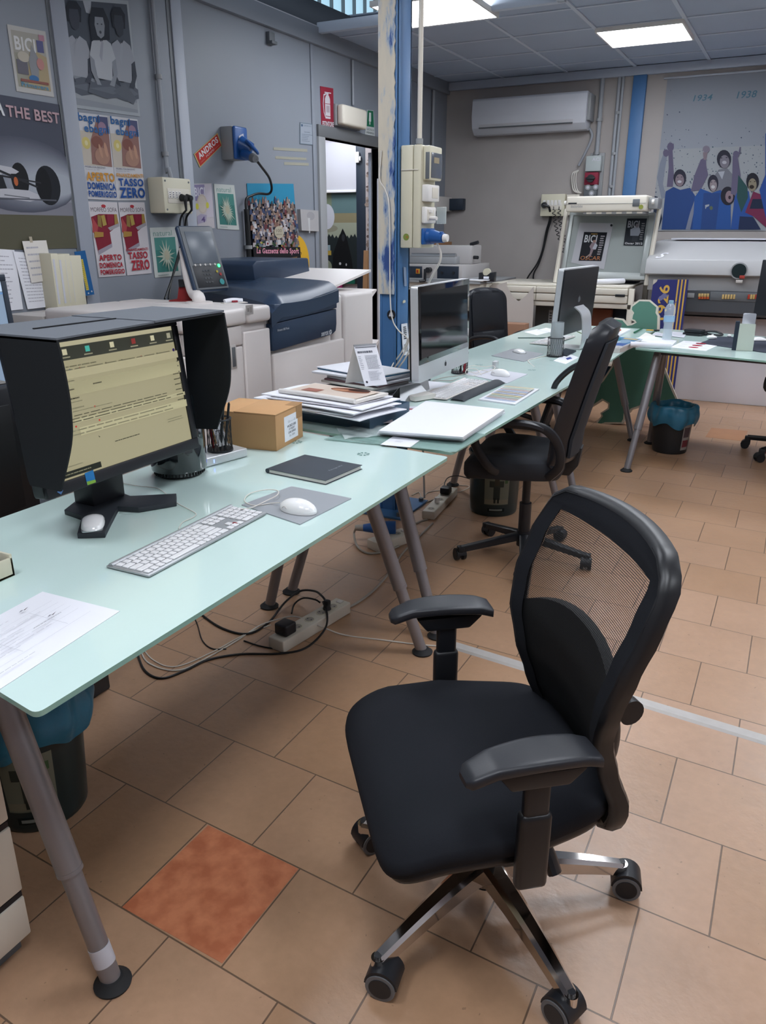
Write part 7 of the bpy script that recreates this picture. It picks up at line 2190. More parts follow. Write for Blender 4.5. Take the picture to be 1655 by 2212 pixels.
mb = MB(); a, b = Pz(1120, 731, ZF), Pz(1235, 731, ZF); mb.X = frame_from((a.x, a.y, ZF + .0005), b - a, (-1, 0, 0)); mb.box((0, 0, 0), ((b - a).length, .028, .003), '2E4A48', .0006); tag(mb.build('ruler'), 'long dark ruler lying across the far desk', 'ruler')
for i, (q, lab) in enumerate(((((1132, 717), (1160, 724), (1188, 717), (1160, 711)), 'white note sheet on the far desk behind the ruler'), (((1160, 713), (1190, 718), (1200, 712), (1180, 708)), 'white slip partly under the far computer'))):
    slab('paper_sheet', lab, 'paper', q, ZF + .001 * i, .001, 'paper')
slab('black_folder', 'thin black folder behind the pen holder on the far desk', 'folder', ((1205, 764), (1225, 768), (1245, 757), (1222, 752)), ZF, .008, 'navy_dark')
slab('leaflet', 'white leaflet with a blue mark beside the pen holder on the far desk', 'paper', ((1196, 779), (1222, 786), (1250, 772), (1225, 762)), ZF, .002, 'paper', prints=lambda p: p.poly([(.45, .5), (.7, .4), (.8, .7), (.55, .75)], '3A4A94'))
mb = MB(); mb.tube([Pz(u, v, ZF + .003) for u, v in ((1155, 793), (1143, 783), (1142, 778), (1160, 773), (1190, 766), (1205, 758), (1212, 748), (1206, 740), (1190, 742), (1182, 750))], .0025, 'cable_white', seg=6); tag(mb.build('cable'), 'white cable curving past the pen holder on the far desk', 'cable')


def mag_print(p):
    p.rect(.02, .02, .98, .98, '5A8AAE'); p.rect(.02, .02, .98, .3, '3E5FA0'); p.oval(.3, .6, .2, .25, '2E7A8A', 14); p.oval(.7, .5, .2, .2, '8AA8C4', 14); p.rect(.5, .75, .95, .9, 'C4B48A'); p.oval(.5, .35, .15, .12, 'B4C4D4', 12)


for i, (q, th, m_, lab, pr) in enumerate((
        (((1300, 750), (1340, 753), (1385, 735), (1345, 728)), .028, 'printer_grey', 'thick grey catalogue under the colourful magazine by the chair', None),
        (((1296, 744), (1345, 748), (1388, 732), (1320, 725)), .008, 'paper', 'colourful blue magazine on the grey catalogue by the far chair', mag_print))):
    slab(['catalogue', 'magazine'][i], lab, 'magazine', q, ZF + .0005 + (.0285 if i else 0), th, m_, prints=pr)


def eye_print(p):
    p.rect(.02, .02, .98, .98, 'B9948A'); p.oval(.45, .5, .38, .3, 'A04A3A', 20); p.oval(.45, .5, .26, .18, 'D8C8B4', 18); p.oval(.45, .5, .12, .15, '2A1A14', 14)


slab('white_magazine', 'white magazine with a red eye picture at the rear edge of the far desk', 'magazine', ((1310, 724), (1332, 727), (1362, 711), (1318, 706)), ZF + .001, .012, 'paper', prints=lambda p: p.oval(.4, .7, .3, .2, 'B4604A', 14))
mb = MB(); c_ = Pz(1325, 722, ZF); p = Print(Pz(1314, 716, ZF + .02), Pz(1338, 718, ZF + .02), Pz(1340, 706, ZF + .07), Pz(1316, 702, ZF + .07), m='B9948A', thick=.001); eye_print(p); tag(p.build('picture_card'), 'small propped card with an orange-red eye picture on the far desk', 'card')
mb = MB(); c_ = Pz(1272, 712, ZF); mb.lathe([(0, 0), (.036, 0), (.04, .04), (.038, .075), (.03, .09), (0, .09)], 'white_gloss', X=T(c_.x - .1, c_.y - .35, ZF + .0005), cap=False); tag(mb.build('white_cup'), 'white rounded pot behind the stand of the far computer', 'pot')
mb = MB(); c_ = Pz(1240, 716, ZF + .07); mb.tube([Pz(1260, 722, ZF + .05), Pz(1240, 712, ZF + .10), Pz(1236, 700, ZF + .13)], .003, '8E9A6A', seg=6); mb.ell((*Pz(1237, 701, ZF + .13),), (.016, .016, .014), '8E9A6A'); tag(mb.build('toy_stick'), 'small green stick with a round head behind the far computer', 'ornament')

# ================================================================== right-hand desk
ZR = ZD + .0125
c_ = Pz(1440, 737, ZR)
t = thing('water_bottle', 'clear plastic water bottle with a pale blue cap and label', 'bottle', (c_.x, c_.y, ZR))
prof = [(0, .002), (.022, .0), (.030, .006), (.032, .02), (.029, .05), (.031, .08), (.028, .105), (.032, .115), (.034, .125), (.034, .16), (.032, .165), (.036, .185), (.034, .205), (.024, .228), (.013, .240), (.0125, .252)]
s_ = 1.02
mb = MB(); mb.lathe([(r * s_, z * s_) for r, z in prof], mat('bottle_pet', 'DCE6EC', .05, alpha=.30, spec=.9), cap=False, seg=28); mb.build('bottle_body', t)
mb = MB(); mb.lathe([(0, .004), (.028, .008), (.029, .05), (.029, .08), (.027, .12), (.030, .15), (0, .15)], mat('bottle_water', 'B8CCD8', .05, alpha=.25), cap=False, seg=24); mb.build('water', t)
mb = MB(); mb.lathe([(.0352, .128), (.0352, .165)], mat('bottle_label', '9CC0DC', .4, alpha=.85), cap=False, seg=28); mb.box((-.034, -.014, .13), (-.018, .014, .15), '2E62B0'); mb.build('label', t)
mb = MB(); mb.lathe([(.0, .243), (.0155, .243), (.0155, .260), (.013, .263), (0, .263)], '8FB4C8', cap=False, seg=20); mb.build('cap', t)
for i, (q, m_, th, lab, nm_) in enumerate((
        (((1360, 733), (1452, 746), (1462, 736), (1400, 725)), 'paper', .010, 'white notepad in front of the water bottle', 'notepad'),
        (((1378, 730), (1410, 734), (1416, 725), (1395, 718)), 'paper_warm', .002, 'crumpled white sheet left of the water bottle', 'paper_sheet'),
        (((1452, 726), (1478, 729), (1484, 719), (1450, 716)), 'paper_grey', .003, 'grey folded leaflet behind the water bottle', 'leaflet'),
        (((1408, 723), (1432, 727), (1436, 721), (1416, 717)), 'paper_grey', .002, 'small grey leaflet left of the bottle, behind the crumpled sheet', 'leaflet'))):
    slab(nm_, lab, 'paper', q, ZR + .001 * i, th, m_, prints=(lambda p: p.lines(.1, .2, .9, .8, 3, '9A9CA8')) if i > 1 else None)
mb = MB(); a, b = Pz(1362, 744, ZR + .02), Pz(1450, 747, ZR + .02); mb.tube([a, b], .018, 'paper', sm=0, seg=16); tag(mb.build('paper_roll'), 'rolled white paper at the near edge of the right-hand desk', 'paper roll')


def ovals_print(p):
    for y in (.25, .5, .75):
        p.oval(.55, y, .14, .07, 'A8283A', 18); p.lines(.12, y - .03, .32, y + .03, 1, '8A8A94'); p.lines(.75, y - .03, .92, y + .02, 1, 'A4A4AE')


slab('printed_sheet', 'white sheet with three red ovals on the right-hand desk', 'paper', ((1448, 750), (1525, 758), (1560, 742), (1477, 736)), ZR, .0012, 'paper', prints=ovals_print)
mb = MB(); a = Pz(1500, 724, ZR); mb.X = T(a.x, a.y, ZR) @ R('Z', -12); mb.prism(roundcorners([(-.07, -.045), (.06, -.05), (.065, .045), (-.06, .05)], .012), 0, .018, 'black_plastic', bev=.004); mb.prism(roundcorners([(-.065, -.04), (.06, -.045), (.06, .04), (-.055, .045)], .012), .022, .040, 'leather', bev=.005); tag(mb.build('wallet'), 'black leather wallet right of the water bottle', 'wallet')
mb = MB(); a = Pz(1535, 725, ZR); mb.X = T(a.x, a.y, ZR) @ R('Z', -10)
mb.tube([(-.09, -.02, .01), (-.03, .02, .025), (.03, .03, .025), (.08, .0, .012), (.04, -.01, .008), (-.02, .0, .012)], .007, 'black_plastic', seg=8, closed=False); mb.box((-.10, -.03, 0), (-.02, .01, .02), 'black_plastic', .006); tag(mb.build('headset'), 'black folded headset between the wallet and the white earbud case', 'headset')
mb = MB(); a = Pz(1537, 733, ZR); mb.ell((a.x, a.y, ZR + .014), (.034, .02, .014), 'white_gloss', lo=-.95); mb.cyl((a.x + .004, a.y, ZR + .026), (a.x + .004, a.y, ZR + .034), .007, 'white_gloss'); tag(mb.build('earbud_case'), 'small glossy white earbud case in front of the black headset', 'case')
slab('mouse_mat', 'dark blue desk mat behind the phone stand', 'mat', ((1512, 741), (1700, 768), (1700, 730), (1548, 727)), ZR, .003, mat('mat_navy', '262C3C', .7))
a = Pz(1638, 737, ZR)
flat_mouse('flat white mouse on the dark mat at the right edge', (a.x, a.y, ZR + .0045), 20)
mb = MB(); a = Pz(1575, 729, ZR); mb.ell((a.x, a.y, ZR + .012), (.014, .014, .010), 'white_gloss', lo=-.9); tag(mb.build('earbud'), 'tiny white earbud on the dark mat left of the phone stand', 'earbud')
# phone stand with phone
a, b = Pz(1590, 757, ZR), Pz(1626, 759, ZR)
t = thing('phone_stand', 'pale wedge-shaped phone stand with a dark side on the right-hand desk', 'phone stand', (a.x, a.y, ZR))
zt_ = Hz(a, 699) - ZR
fr = frame_from((a.x, a.y, ZR + .0005), Vector((b.x - a.x, b.y - a.y, 0)), Vector((0, 1, 0)))
LX = (Vector((b.x - a.x, b.y - a.y, 0))).length
mb = MB(fr); mb.prism([(0, 0), (LX, 0), (LX, .0), (LX - .005, zt_), (.0, zt_)], -.003, .0, 'C4CCC0', X=Matrix(((1, 0, 0, 0), (0, 0, -1, 0), (0, 1, 0, 0), (0, 0, 0, 1)))); mb.build('front_plate', t, world=True)
mb = MB(fr); mb.box((0, .002, 0), (LX, .06, zt_ * .35), 'C4CCC0', .002); mb.build('base_block', t, world=True)
mb = MB(fr); mb.prism([(0, 0), (.09, 0), (.06, zt_ + .01), (0, zt_ + .01)], -.025, -.0005, 'navy_dark', X=Matrix(((0, 0, 1, 0), (1, 0, 0, 0), (0, 1, 0, 0), (0, 0, 0, 1)))); mb.build('side_plate', t, world=True)
mb = MB(fr @ T(.01, .02, zt_ * .5) @ R('X', 62 + 0)); mb.prism(roundcorners([(0, 0), (.074, 0), (.074, .15), (0, .15)], .01), 0, .008, mat('phone_grey', '8E9298', .3, metal=.3), bev=.001); ph = mb.build('phone')
mb2 = MB(fr @ T(.01, .02, zt_ * .5) @ R('X', 62 + 0)); mb2.prism(roundcorners([(.004, .004), (.07, .004), (.07, .146), (.004, .146)], .008), -.0006, 0, 'black_gloss')
tag(ph, 'silver phone leaning on the pale phone stand', 'phone')
slab('photo_card', 'small white card with a reddish picture at the right edge of the right-hand desk', 'card', ((1632, 757), (1690, 765), (1690, 752), (1646, 749)), ZR, .002, 'paper', prints=lambda p: p.oval(.5, .5, .3, .3, 'A8584A', 14))
mb = MB(); a, b = Pz(1370, 721, ZD), Pz(1387, 713, ZD); mb.cyl(a + Vector((0, 0, .009)), b + Vector((0, 0, .012)), .006, '2E6A50', seg=10); mb.cyl(b + Vector((0, 0, .012)), b + (b - a) * .1 + Vector((0, 0, .012)), .004, 'black_plastic', seg=8); tag(mb.build('marker'), 'dark green marker pen lying behind the crumpled sheet', 'marker')
mb = MB(); a = Pz(1404, 714, ZR); mb.box((a.x - .025, a.y - .02, ZR + .0005), (a.x + .025, a.y + .02, ZR + .006), 'C9A03C', .002); mb.box((a.x + .03, a.y - .02, ZR + .0005), (a.x + .07, a.y + .01, ZR + .01), 'black_plastic', .003); tag(mb.build('key_fob'), 'small yellow and black key fob left of the bottle', 'keys')
# monitor at the right edge
t = thing('monitor', 'black monitor cut by the right edge of the photo on the right-hand desk', 'monitor', (.12, 5.86, ZR))
A = Py(1629, 681, 5.75)
FR_ = frame_from((A.x, 5.75, A.z), Vector((1, -.22, 0)), Vector((.04, .03, .5)))
mb = MB(FR_); mb.box((0, 0, 0), (.56, .345, .028), 'black_plastic', .006); mb.build('casing', t, world=True)
mb = MB(FR_); mb.box((.015, .015, -.002), (.545, .33, .0), 'black_gloss'); mb.build('screen', t, world=True)
c_ = FR_ @ Vector((.28, .12, .03))
mb = MB(); mb.tube([c_ + Vector((0, .05, .0)), Vector((c_.x, c_.y + .08, ZR + .01))], .025, 'black_plastic', sm=0); mb.build('neck', t, world=True)
mb = MB(); mb.prism(roundcorners([(c_.x - .12, c_.y - .05), (c_.x + .12, c_.y - .05), (c_.x + .12, c_.y + .14), (c_.x - .12, c_.y + .14)], .04), ZR + .0005, ZR + .012, 'black_plastic'); mb.build('foot', t, world=True)

# ================================================================== near mesh-back task chair
CH = (-.43, 1.335, 0)
t = thing('task_chair', 'black mesh-back office chair with a polished star base, nearest the camera', 'chair', CH, 128.7)


def castor(parent, x, y, ang, grey=True, s=1.0):
    """twin-wheel castor; ang = heading of its rolling direction"""
    mb = MB(); mb.X = T(x, y, 0) @ R('Z', ang)
    mb.cyl((0, 0, .045 * s), (0, 0, .075 * s), .008, 'black_plastic', seg=12)
    mb.cyl((-.012 * s, -.011 * s, .032 * s), (-.012 * s, .011 * s, .032 * s), .022 * s, 'black_plastic', seg=20)
    mb.prism([(-.034 * s + .030 * s * math.cos(a), .030 * s + .032 * s * math.sin(a)) for a in [PI * k / 12 for k in range(13)]], -.024 * s, .024 * s, 'black_plastic', X=T(.022 * s, 0, 0) @ R('X', 90) @ T(0, 0, 0))
    body = mb.build('castor', parent)
    for sd in (-1, 1):
        mb = MB(); mb.X = T(x, y, 0) @ R('Z', ang)
        a, b = (-.012 * s, sd * .010 * s, .0275 * s), (-.012 * s, sd * .026 * s, .0275 * s)
        if grey:
            mb.cyl(a, b, .0272 * s, 'rubber_grey', seg=26); mb.cyl((-.012 * s, sd * .0255 * s, .0275 * s), (-.012 * s, sd * .0272 * s, .0275 * s), .0205 * s, 'black_plastic', seg=24)
        else:
            mb.cyl(a, b, .0272 * s, 'black_plastic', seg=26)
        mb.build('wheel', body)


iv = (Matrix.Translation(CH) @ R('Z', 128.7)).inverted()
tips = [iv @ Vector((q_[0], q_[1], 0)) for q_ in ((-.553, 1.052), (-.215, 1.152), (-.155, 1.535), (-.738, 1.345))]
angs = [math.degrees(math.atan2(q_.y, q_.x)) for q_ in tips]
base0 = sum([(a - k) % 360 if (a - k) % 360 < 180 else (a - k) % 360 - 360 for a, k in zip(angs, (angs[0], angs[0] + 72, angs[0] + 144, angs[0] - 72))]) / 4 + angs[0]
RB = .322
heads = [60, -150, 65, 110, 150]
for k in range(5):
    a = math.radians(base0 + 72 * [0, 1, 2, -1, 3][k]); c, s = math.cos(a), math.sin(a)
    n = 12
    mb = MB()
    vs = []
    for i in range(n + 1):
        u = i / n
        r = .025 + (RB - .025) * u
        z1 = .135 - .050 * u ** 1.6; z0 = z1 - (.046 - .018 * u)
        w = .027 - .012 * u
        sec = [(-w, z0), (-w * .95, z1 - .008), (-w * .55, z1), (w * .55, z1), (w * .95, z1 - .008), (w, z0)]
        for (d, z) in sec:
            vs.append((r * c - d * s, r * s + d * c, z))
    fs = []
    for i in range(n):
        for j in range(6):
            fs.append((i * 6 + j, i * 6 + (j + 1) % 6, (i + 1) * 6 + (j + 1) % 6, (i + 1) * 6 + j))
    fs += [tuple(range(5, -1, -1)), tuple(n * 6 + j for j in range(6))]
    mb.add(vs, fs, 'chrome')
    mb.cyl((RB * c, RB * s, .048), (RB * c, RB * s, .080), .014, 'chrome', seg=16)
    mb.build('base_arm', t)
    castor(t, (RB) * c, RB * s, heads[k], s=1.15)
mb = MB(); mb.cyl((0, 0, .068), (0, 0, .125), .032, 'chrome', seg=28); mb.build('hub', t)
mb = MB(); mb.cyl((0, 0, .055), (0, 0, .09), .024, 'black_plastic', seg=24); mb.cyl((0, 0, .12), (0, 0, .30), .025, 'black_plastic', seg=24); mb.cyl((0, 0, .28), (0, 0, .35), .016, 'chrome', seg=20); mb.build('gas_column', t)
mb = MB(); mb.box((-.07, -.14, .325), (.07, .11, .375), 'black_plastic', .014, 3); mb.box((-.25, -.03, .345), (.25, .06, .368), 'black_plastic', .006)
mb.tube([(-.10, -.04, .34), (-.17, -.06, .30), (-.20, -.07, .262)], .020, 'black_plastic', seg=10, flatk=.7)
mb.build('tilt_mechanism', t)


# seat cushion
def seat_outline(a, W=.275, yb=-.20, yf=.275):
    """superellipse-like outline, wider at the front"""
    c, s = math.cos(a), math.sin(a)
    e = .27
    x = math.copysign(abs(c) ** e, c); y = math.copysign(abs(s) ** e, s)
    w = W * (1 - .06 * (y < 0) * -y * 1.4)
    if y < 0:
        w *= 1 + .16 * y
    return w * x, (yb + yf) / 2 + (yf - yb) / 2 * y


def cushion(mb, m, ztop, th, W=.275, yb=-.20, yf=.275, drop=.05, n=56, rings=9, dish=.008):
    vs = []
    for r in range(rings + 1):
        k = r / rings
        for i in range(n):
            a = 2 * PI * i / n
            x, y = seat_outline(a, W, yb, yf)
            kk = math.sin(k * PI / 2) if r < rings else 1
            X_, Y_ = x * kk, (yb + yf) / 2 + (y - (yb + yf) / 2) * kk
            edge = max(0, kk - .80) / .20
            z = ztop - .020 * edge ** 2.5 - drop * max(0, (Y_ - .14) / .14) ** 2 - dish * (1 - kk) + .012 * (abs(X_) / W) ** 2 * (1 - edge) + .006 * max(0, -Y_ / .2)
            vs.append((X_, Y_, z))
    top_n = len(vs)
    for (k, dz) in ((1.008, .35), (1.0, .7), (.95, 1.0)):
        for i in range(n):
            a = 2 * PI * i / n
            x, y = seat_outline(a, W, yb, yf)
            X_, Y_ = x * k, (yb + yf) / 2 + (y - (yb + yf) / 2) * k
            vs.append((X_, Y_, ztop - .020 - th * dz - drop * .95 * max(0, (Y_ - .14) / .14) ** 2))
    R_ = rings + 1 + 3
    fs = []
    for r in range(R_ - 1):
        for i in range(n):
            fs.append((r * n + i, r * n + (i + 1) % n, (r + 1) * n + (i + 1) % n, (r + 1) * n + i))
    fs.append(tuple(range((R_ - 1) * n, R_ * n)))
    mb.add(vs, fs, m)


mb = MB(); cushion(mb, 'seat_fabric', .442, .040, W=.272, yb=-.19, yf=.285, drop=.045); mb.build('seat', t, sharp=60)
mb = MB(); cushion(mb, 'chair_plastic', .402, .022, W=.262, yb=-.18, yf=.272, drop=.045, dish=0); mb.build('seat_shell', t, sharp=60)

# armrests
for sd in (-1, 1):
    x = sd * .285
    mb = MB()
    mb.tube([(sd * .20, .02, .357), (sd * .25, .02, .352), (x, .022, .352)], .022, 'black_plastic', seg=10, flatk=.7)
    mb.box((x - .014, -.008, .335), (x + .014, .052, .50), 'chair_plastic', .010, 3)
    mb.box((x - .010, -.002, .49), (x + .010, .046, .575), 'black_plastic', .007, 3)
    mb.prism([(-.03, .562), (.075, .562), (.10, .596), (-.065, .596)], -.020, .020, 'black_plastic', X=T(x, 0, 0) @ R('Z', 90) @ R('X', 90), bev=.006)
    arm = mb.build('armrest', t)
    mb = MB()
    ra = 4 if sd < 0 else -2
    mb.X = T(x, .025, .6) @ R('Z', ra)
    def pad(u, v):
        y = -.115 + .25 * u
        w = .028 + .013 * math.sin(PI * min(1, .15 + u * .85)) - .002 * u
        a = v * 2 * PI
        cx_, sz_ = math.cos(a), math.sin(a)
        xx = math.copysign(abs(cx_) ** .32, cx_) * w
        zz_ = math.copysign(abs(sz_) ** .5, sz_) * .011
        zc = .012 * math.sin(PI * u) + .008 - .012 * max(0, u - .8) * 5 - .01 * max(0, .15 - u) * 5
        k = 1.0
        if u < .03: k = (u / .03) ** .5 * .999 + .001
        if u > .96: k = .4 + .6 * ((1 - u) / .04) ** .4
        return (xx * (.35 + .65 * k), y, zc + zz_ * (.2 + .8 * k))
    mb.grid(pad, 30, 24, 'arm_top')
    e0 = [pad(0, k / 24) for k in range(24)]; e1 = [pad(1, k / 24) for k in range(24)]
    mb.add(e0, [tuple(range(24))], 'arm_top'); mb.add(e1, [tuple(range(23, -1, -1))], 'arm_top')
    mb.build('arm_pad', arm, sharp=50)


# backrest: S-shaped profile
def by(z):
    pts = [(.33, -.196), (.42, -.192), (.50, -.160), (.58, -.135), (.66, -.128), (.74, -.142), (.82, -.172), (.90, -.206), (.95, -.228)]
    for (z0, y0), (z1, y1) in zip(pts, pts[1:]):
        if z <= z1 or z1 == .95:
            s = (z - z0) / (z1 - z0); s = max(0, min(1, s)); s = s * s * (3 - 2 * s) * .5 + s * .5
            return y0 + (y1 - y0) * s
    return pts[-1][1]


BZ0, BZ1 = .335, .935


def bw_(v):
    """half width over the height 0..1"""
    pts = [(0, .130), (.05, .172), (.12, .186), (.30, .188), (.42, .200), (.55, .228), (.68, .244), (.82, .246), (.91, .238), (.96, .222), (1, .185)]
    for (a, wa), (b, wb_) in zip(pts, pts[1:]):
        if v <= b:
            s = (v - a) / (b - a); s = s * s * (3 - 2 * s) * .5 + s * .5
            return wa + (wb_ - wa) * s
    return .16


def bpt(u, v, off=0.0, inset=0.0):
    """u -1..1 across, v 0..1 up; off = backwards"""
    zc = .5
    vv = inset + v * (1 - 2 * inset)
    z = BZ0 + (BZ1 - BZ0) * vv
    w = bw_(vv)
    x = u * (w - inset * .40)
    crown = .008 * (1 - u * u) * max(0, vv - .6) * 2.4
    return Vector((x - .035, by(z) - off + .030 * u * u, z + crown))


def rim(v_lo=.0, v_hi=1.0, inset=0, n=26):
    pts = []
    for i in range(n + 1):
        pts.append(bpt(-1, v_lo + (v_hi - v_lo) * i / n, 0, inset))
    for i in range(1, 12):
        pts.append(bpt(-1 + 2 * i / 12, v_hi, 0, inset))
    for i in range(n + 1):
        pts.append(bpt(1, v_hi - (v_hi - v_lo) * i / n, 0, inset))
    for i in range(1, 12):
        pts.append(bpt(1 - 2 * i / 12, v_lo, 0, inset))
    return pts


mb = MB()
rp = rim()
# frame section: deep rounded rim
nr = len(rp)
vs = []
sec = [(-.003, -.003), (.003, .006), (.014, .010), (.034, .007), (.040, -.004), (.032, -.014), (.006, -.012)]
for i, q_ in enumerate(rp):
    d = (rp[(i + 1) % nr] - rp[i - 1]).normalized()
    outw = d.cross(Vector((0, 1, 0))).normalized()
    if outw.dot(Vector((q_.x + .035, 0, q_.z - .62))) < 0:
        outw = -outw
    for (bk, o_) in sec:
        vs.append(q_ + Vector((0, -bk, 0)) + outw * o_)
m_ = len(sec)
fs = []
for i in range(nr):
    j = (i + 1) % nr
    for k in range(m_):
        fs.append((i * m_ + k, i * m_ + (k + 1) % m_, j * m_ + (k + 1) % m_, j * m_ + k))
mb.add(vs, fs, 'chair_plastic')
mb.build('back_frame', t, sharp=50)
mb = MB(); mb.grid(lambda a, b: bpt(-1 + 2 * a, b, .004), 24, 40, 'mesh_fabric'); mb.build('back_mesh', t, sharp=80)
# opaque hem round the mesh, like the dark border in the weave
mb = MB()
for (u0, u1, v0, v1, k_) in ((-1, -.80, 0, 1, .0015), (.80, 1, 0, 1, .0015), (-1, 1, .925, 1, .001), (-1, 1, 0, .08, .001)):
    mb.grid(lambda a, b: bpt(u0 + (u1 - u0) * a, v0 + (v1 - v0) * b, -k_), 12, 30, 'seat_fabric')
mb.build('mesh_border', t, sharp=80)
# lumbar pad behind the mesh, arched top
mb = MB()
def lum(a, b):
    u = -1 + 2 * a
    top = .730 - .06 * u * u
    z = .36 + (top - .36) * b
    return Vector((u * .190 * bw_((z - BZ0) / (BZ1 - BZ0)) / .2 - .035, by(z) - .014 + .026 * u * u, z))
mb.grid(lum, 20, 20, 'black_rubber', thick=.022, nrm=(0, -1, 0)); mb.build('lumbar_support', t, sharp=60)
mb = MB(); mb.tube([(0, -.10, .35), (0, -.20, .335), (-.01, -.250, .36), (-.02, -.250, .46), (-.03, -.200, .58)], .030, 'black_plastic', seg=12, flatk=.6, up=(1, 0, 0))
mb.box((-.20, -.205, .585), (.16, -.180, .605), 'black_plastic', .008); mb.cyl((-.254, -.160, .655), (-.235, -.158, .655), .024, 'black_plastic', seg=18)
mb.build('back_bracket', t)

# ================================================================== middle armchair with looped arms
P2 = (-.975, 3.33, 0)
t = thing('office_chair', 'black upholstered office chair with looped arms at the middle desk', 'chair', P2, 97)
iv2 = (Matrix.Translation(P2) @ R('Z', 97)).inverted()
R2 = .305
tp = [iv2 @ Vector((q_[0], q_[1], 0)) for q_ in ((-1.218, 3.153), (-.653, 3.325), (-1.226, 3.56))]
b0 = math.degrees(math.atan2(tp[0].y, tp[0].x))
for k in range(5):
    a = math.radians(b0 + 72 * k); c, s = math.cos(a), math.sin(a)
    mb = MB(); n = 6; vs = []
    for i in range(n + 1):
        u = i / n; r = .02 + (R2 - .02) * u; zt_ = .125 - .055 * u; h_ = .034 - .008 * u; w = .020 - .004 * u
        for (d, z) in ((-w, zt_ - h_), (-w, zt_ - .004), (-w * .7, zt_), (w * .7, zt_), (w, zt_ - .004), (w, zt_ - h_)):
            vs.append((r * c - d * s, r * s + d * c, z))
    fs = [(i * 6 + j, i * 6 + (j + 1) % 6, (i + 1) * 6 + (j + 1) % 6, (i + 1) * 6 + j) for i in range(n) for j in range(6)] + [tuple(range(5, -1, -1)), tuple(n * 6 + j for j in range(6))]
    mb.add(vs, fs, 'black_plastic'); mb.box((-.018, -.02, 0), (.012, .02, .026), 'black_plastic', .006, X=T(R2 * c, R2 * s, .045) @ R('Z', b0 + 72 * k)); mb.build('base_arm', t)
    castor(t, (R2 - .005) * c, (R2 - .005) * s, b0 + 72 * k + 100, grey=False, s=.95)
mb = MB(); mb.cyl((0, 0, .06), (0, 0, .13), .032, 'black_plastic', seg=20); mb.cyl((0, 0, .12), (0, 0, .27), .028, 'black_plastic', seg=20); mb.cyl((0, 0, .25), (0, 0, .42), .019, 'black_plastic', seg=16); mb.box((-.09, -.10, .405), (.09, .10, .45), 'black_plastic', .012)
mb.build('gas_column', t)
mb = MB(); cushion(mb, 'fabric_grey', .535, .075, W=.245, yb=-.17, yf=.255, drop=.04, dish=.012); mb.build('seat', t, sharp=60)
mb = MB()
mb.prism([(-.10, .43), (-.19, .43), (-.225, .48), (-.235, .56), (-.20, .56), (-.17, .47), (-.10, .45)], -.04, .04, 'black_plastic', X=R('Z', 90) @ R('X', 90), bev=.004); mb.build('back_bracket', t)


def back2(u, v, off):
    z = .50 + .60 * v
    w = .225 - .045 * v ** 3 - .02 * (1 - v) ** 3
    if v > .86:
        w *= (1 - ((v - .86) / .14) ** 2 * .28)
    y = -.135 - .15 * max(0, v - .2) - .03 * max(0, v - .5) ** 1.5 + .06 * max(0, .16 - v) - off
    return Vector((u * w, y + .035 * u * u, z + .015 * (1 - u * u) * max(0, v - .7) * 3))


mb = MB()
nu, nv = 16, 26
vs = []
for j in range(nv + 1):
    for i in range(nu * 2):
        if i <= nu:
            u = -1 + 2 * i / nu; off = 0 + .018 * abs(u) ** 4
        else:
            u = 1 - 2 * (i - nu) / nu; off = .088 - .020 * abs(u) ** 4
        k = j / nv
        off = off if 0 < j < nv else .04
        vs.append(back2(u, k, off))
N2 = nu * 2
fs = [(j * N2 + i, j * N2 + (i + 1) % N2, (j + 1) * N2 + (i + 1) % N2, (j + 1) * N2 + i) for j in range(nv) for i in range(N2)]
fs += [tuple(range(N2 - 1, -1, -1)), tuple(nv * N2 + i for i in range(N2))]
mb.add(vs, fs, 'leather'); mb.build('backrest', t, sharp=60)
# fabric rear panel and front cushion panel
mb = MB(); mb.grid(lambda a, b: back2((-1 + 2 * a) * .84, .08 + .80 * b, .096), 12, 18, 'fabric_grey', thick=.012, nrm=(0, 1, 0)); mb.build('rear_panel', t, sharp=60)
mb = MB(); mb.grid(lambda a, b: back2((-1 + 2 * a) * .80, .08 + .82 * b, -.012 * math.sin(PI * a) * math.sin(PI * b)), 12, 18, 'fabric_grey', thick=.012, nrm=(0, -1, 0)); mb.build('front_panel', t, sharp=60)
for sd in (-1, 1):
    x = sd * .275
    pts = [(sd * .20, .06, .455), (x - sd * .01, .12, .50), (x, .185, .60), (x, .17, .665), (x, .09, .695), (x, -.03, .700), (x, -.11, .685), (x - sd * .02, -.16, .62), (x - sd * .035, -.17, .53), (sd * .20, -.12, .46)]
    mb = MB(); mb.tube(pts, .020, 'black_plastic', seg=10, flatk=.6, up=(1, 0, 0)); a = mb.build('arm_loop', t)
    mb = MB(); mb.grid(lambda u, v: (x + sd * 0 + (-.024 + .048 * v) * (1 - .4 * abs(2 * u - 1) ** 3), -.10 + .24 * u, .714 + .006 * math.sin(PI * v) - .02 * abs(2 * u - 1) ** 3), 16, 8, 'arm_top', thick=.014, nrm=(0, 0, -1)); mb.build('arm_pad', a)
# tall curved rear hoop on the far side as in the photo
mb = MB(); mb.tube([(.19, -.19, .90), (.25, -.12, .85), (.278, -.06, .78), (.282, -.04, .70), (.265, .0, .55)], .014, 'black_plastic', seg=10); mb.build('arm_hoop', t)

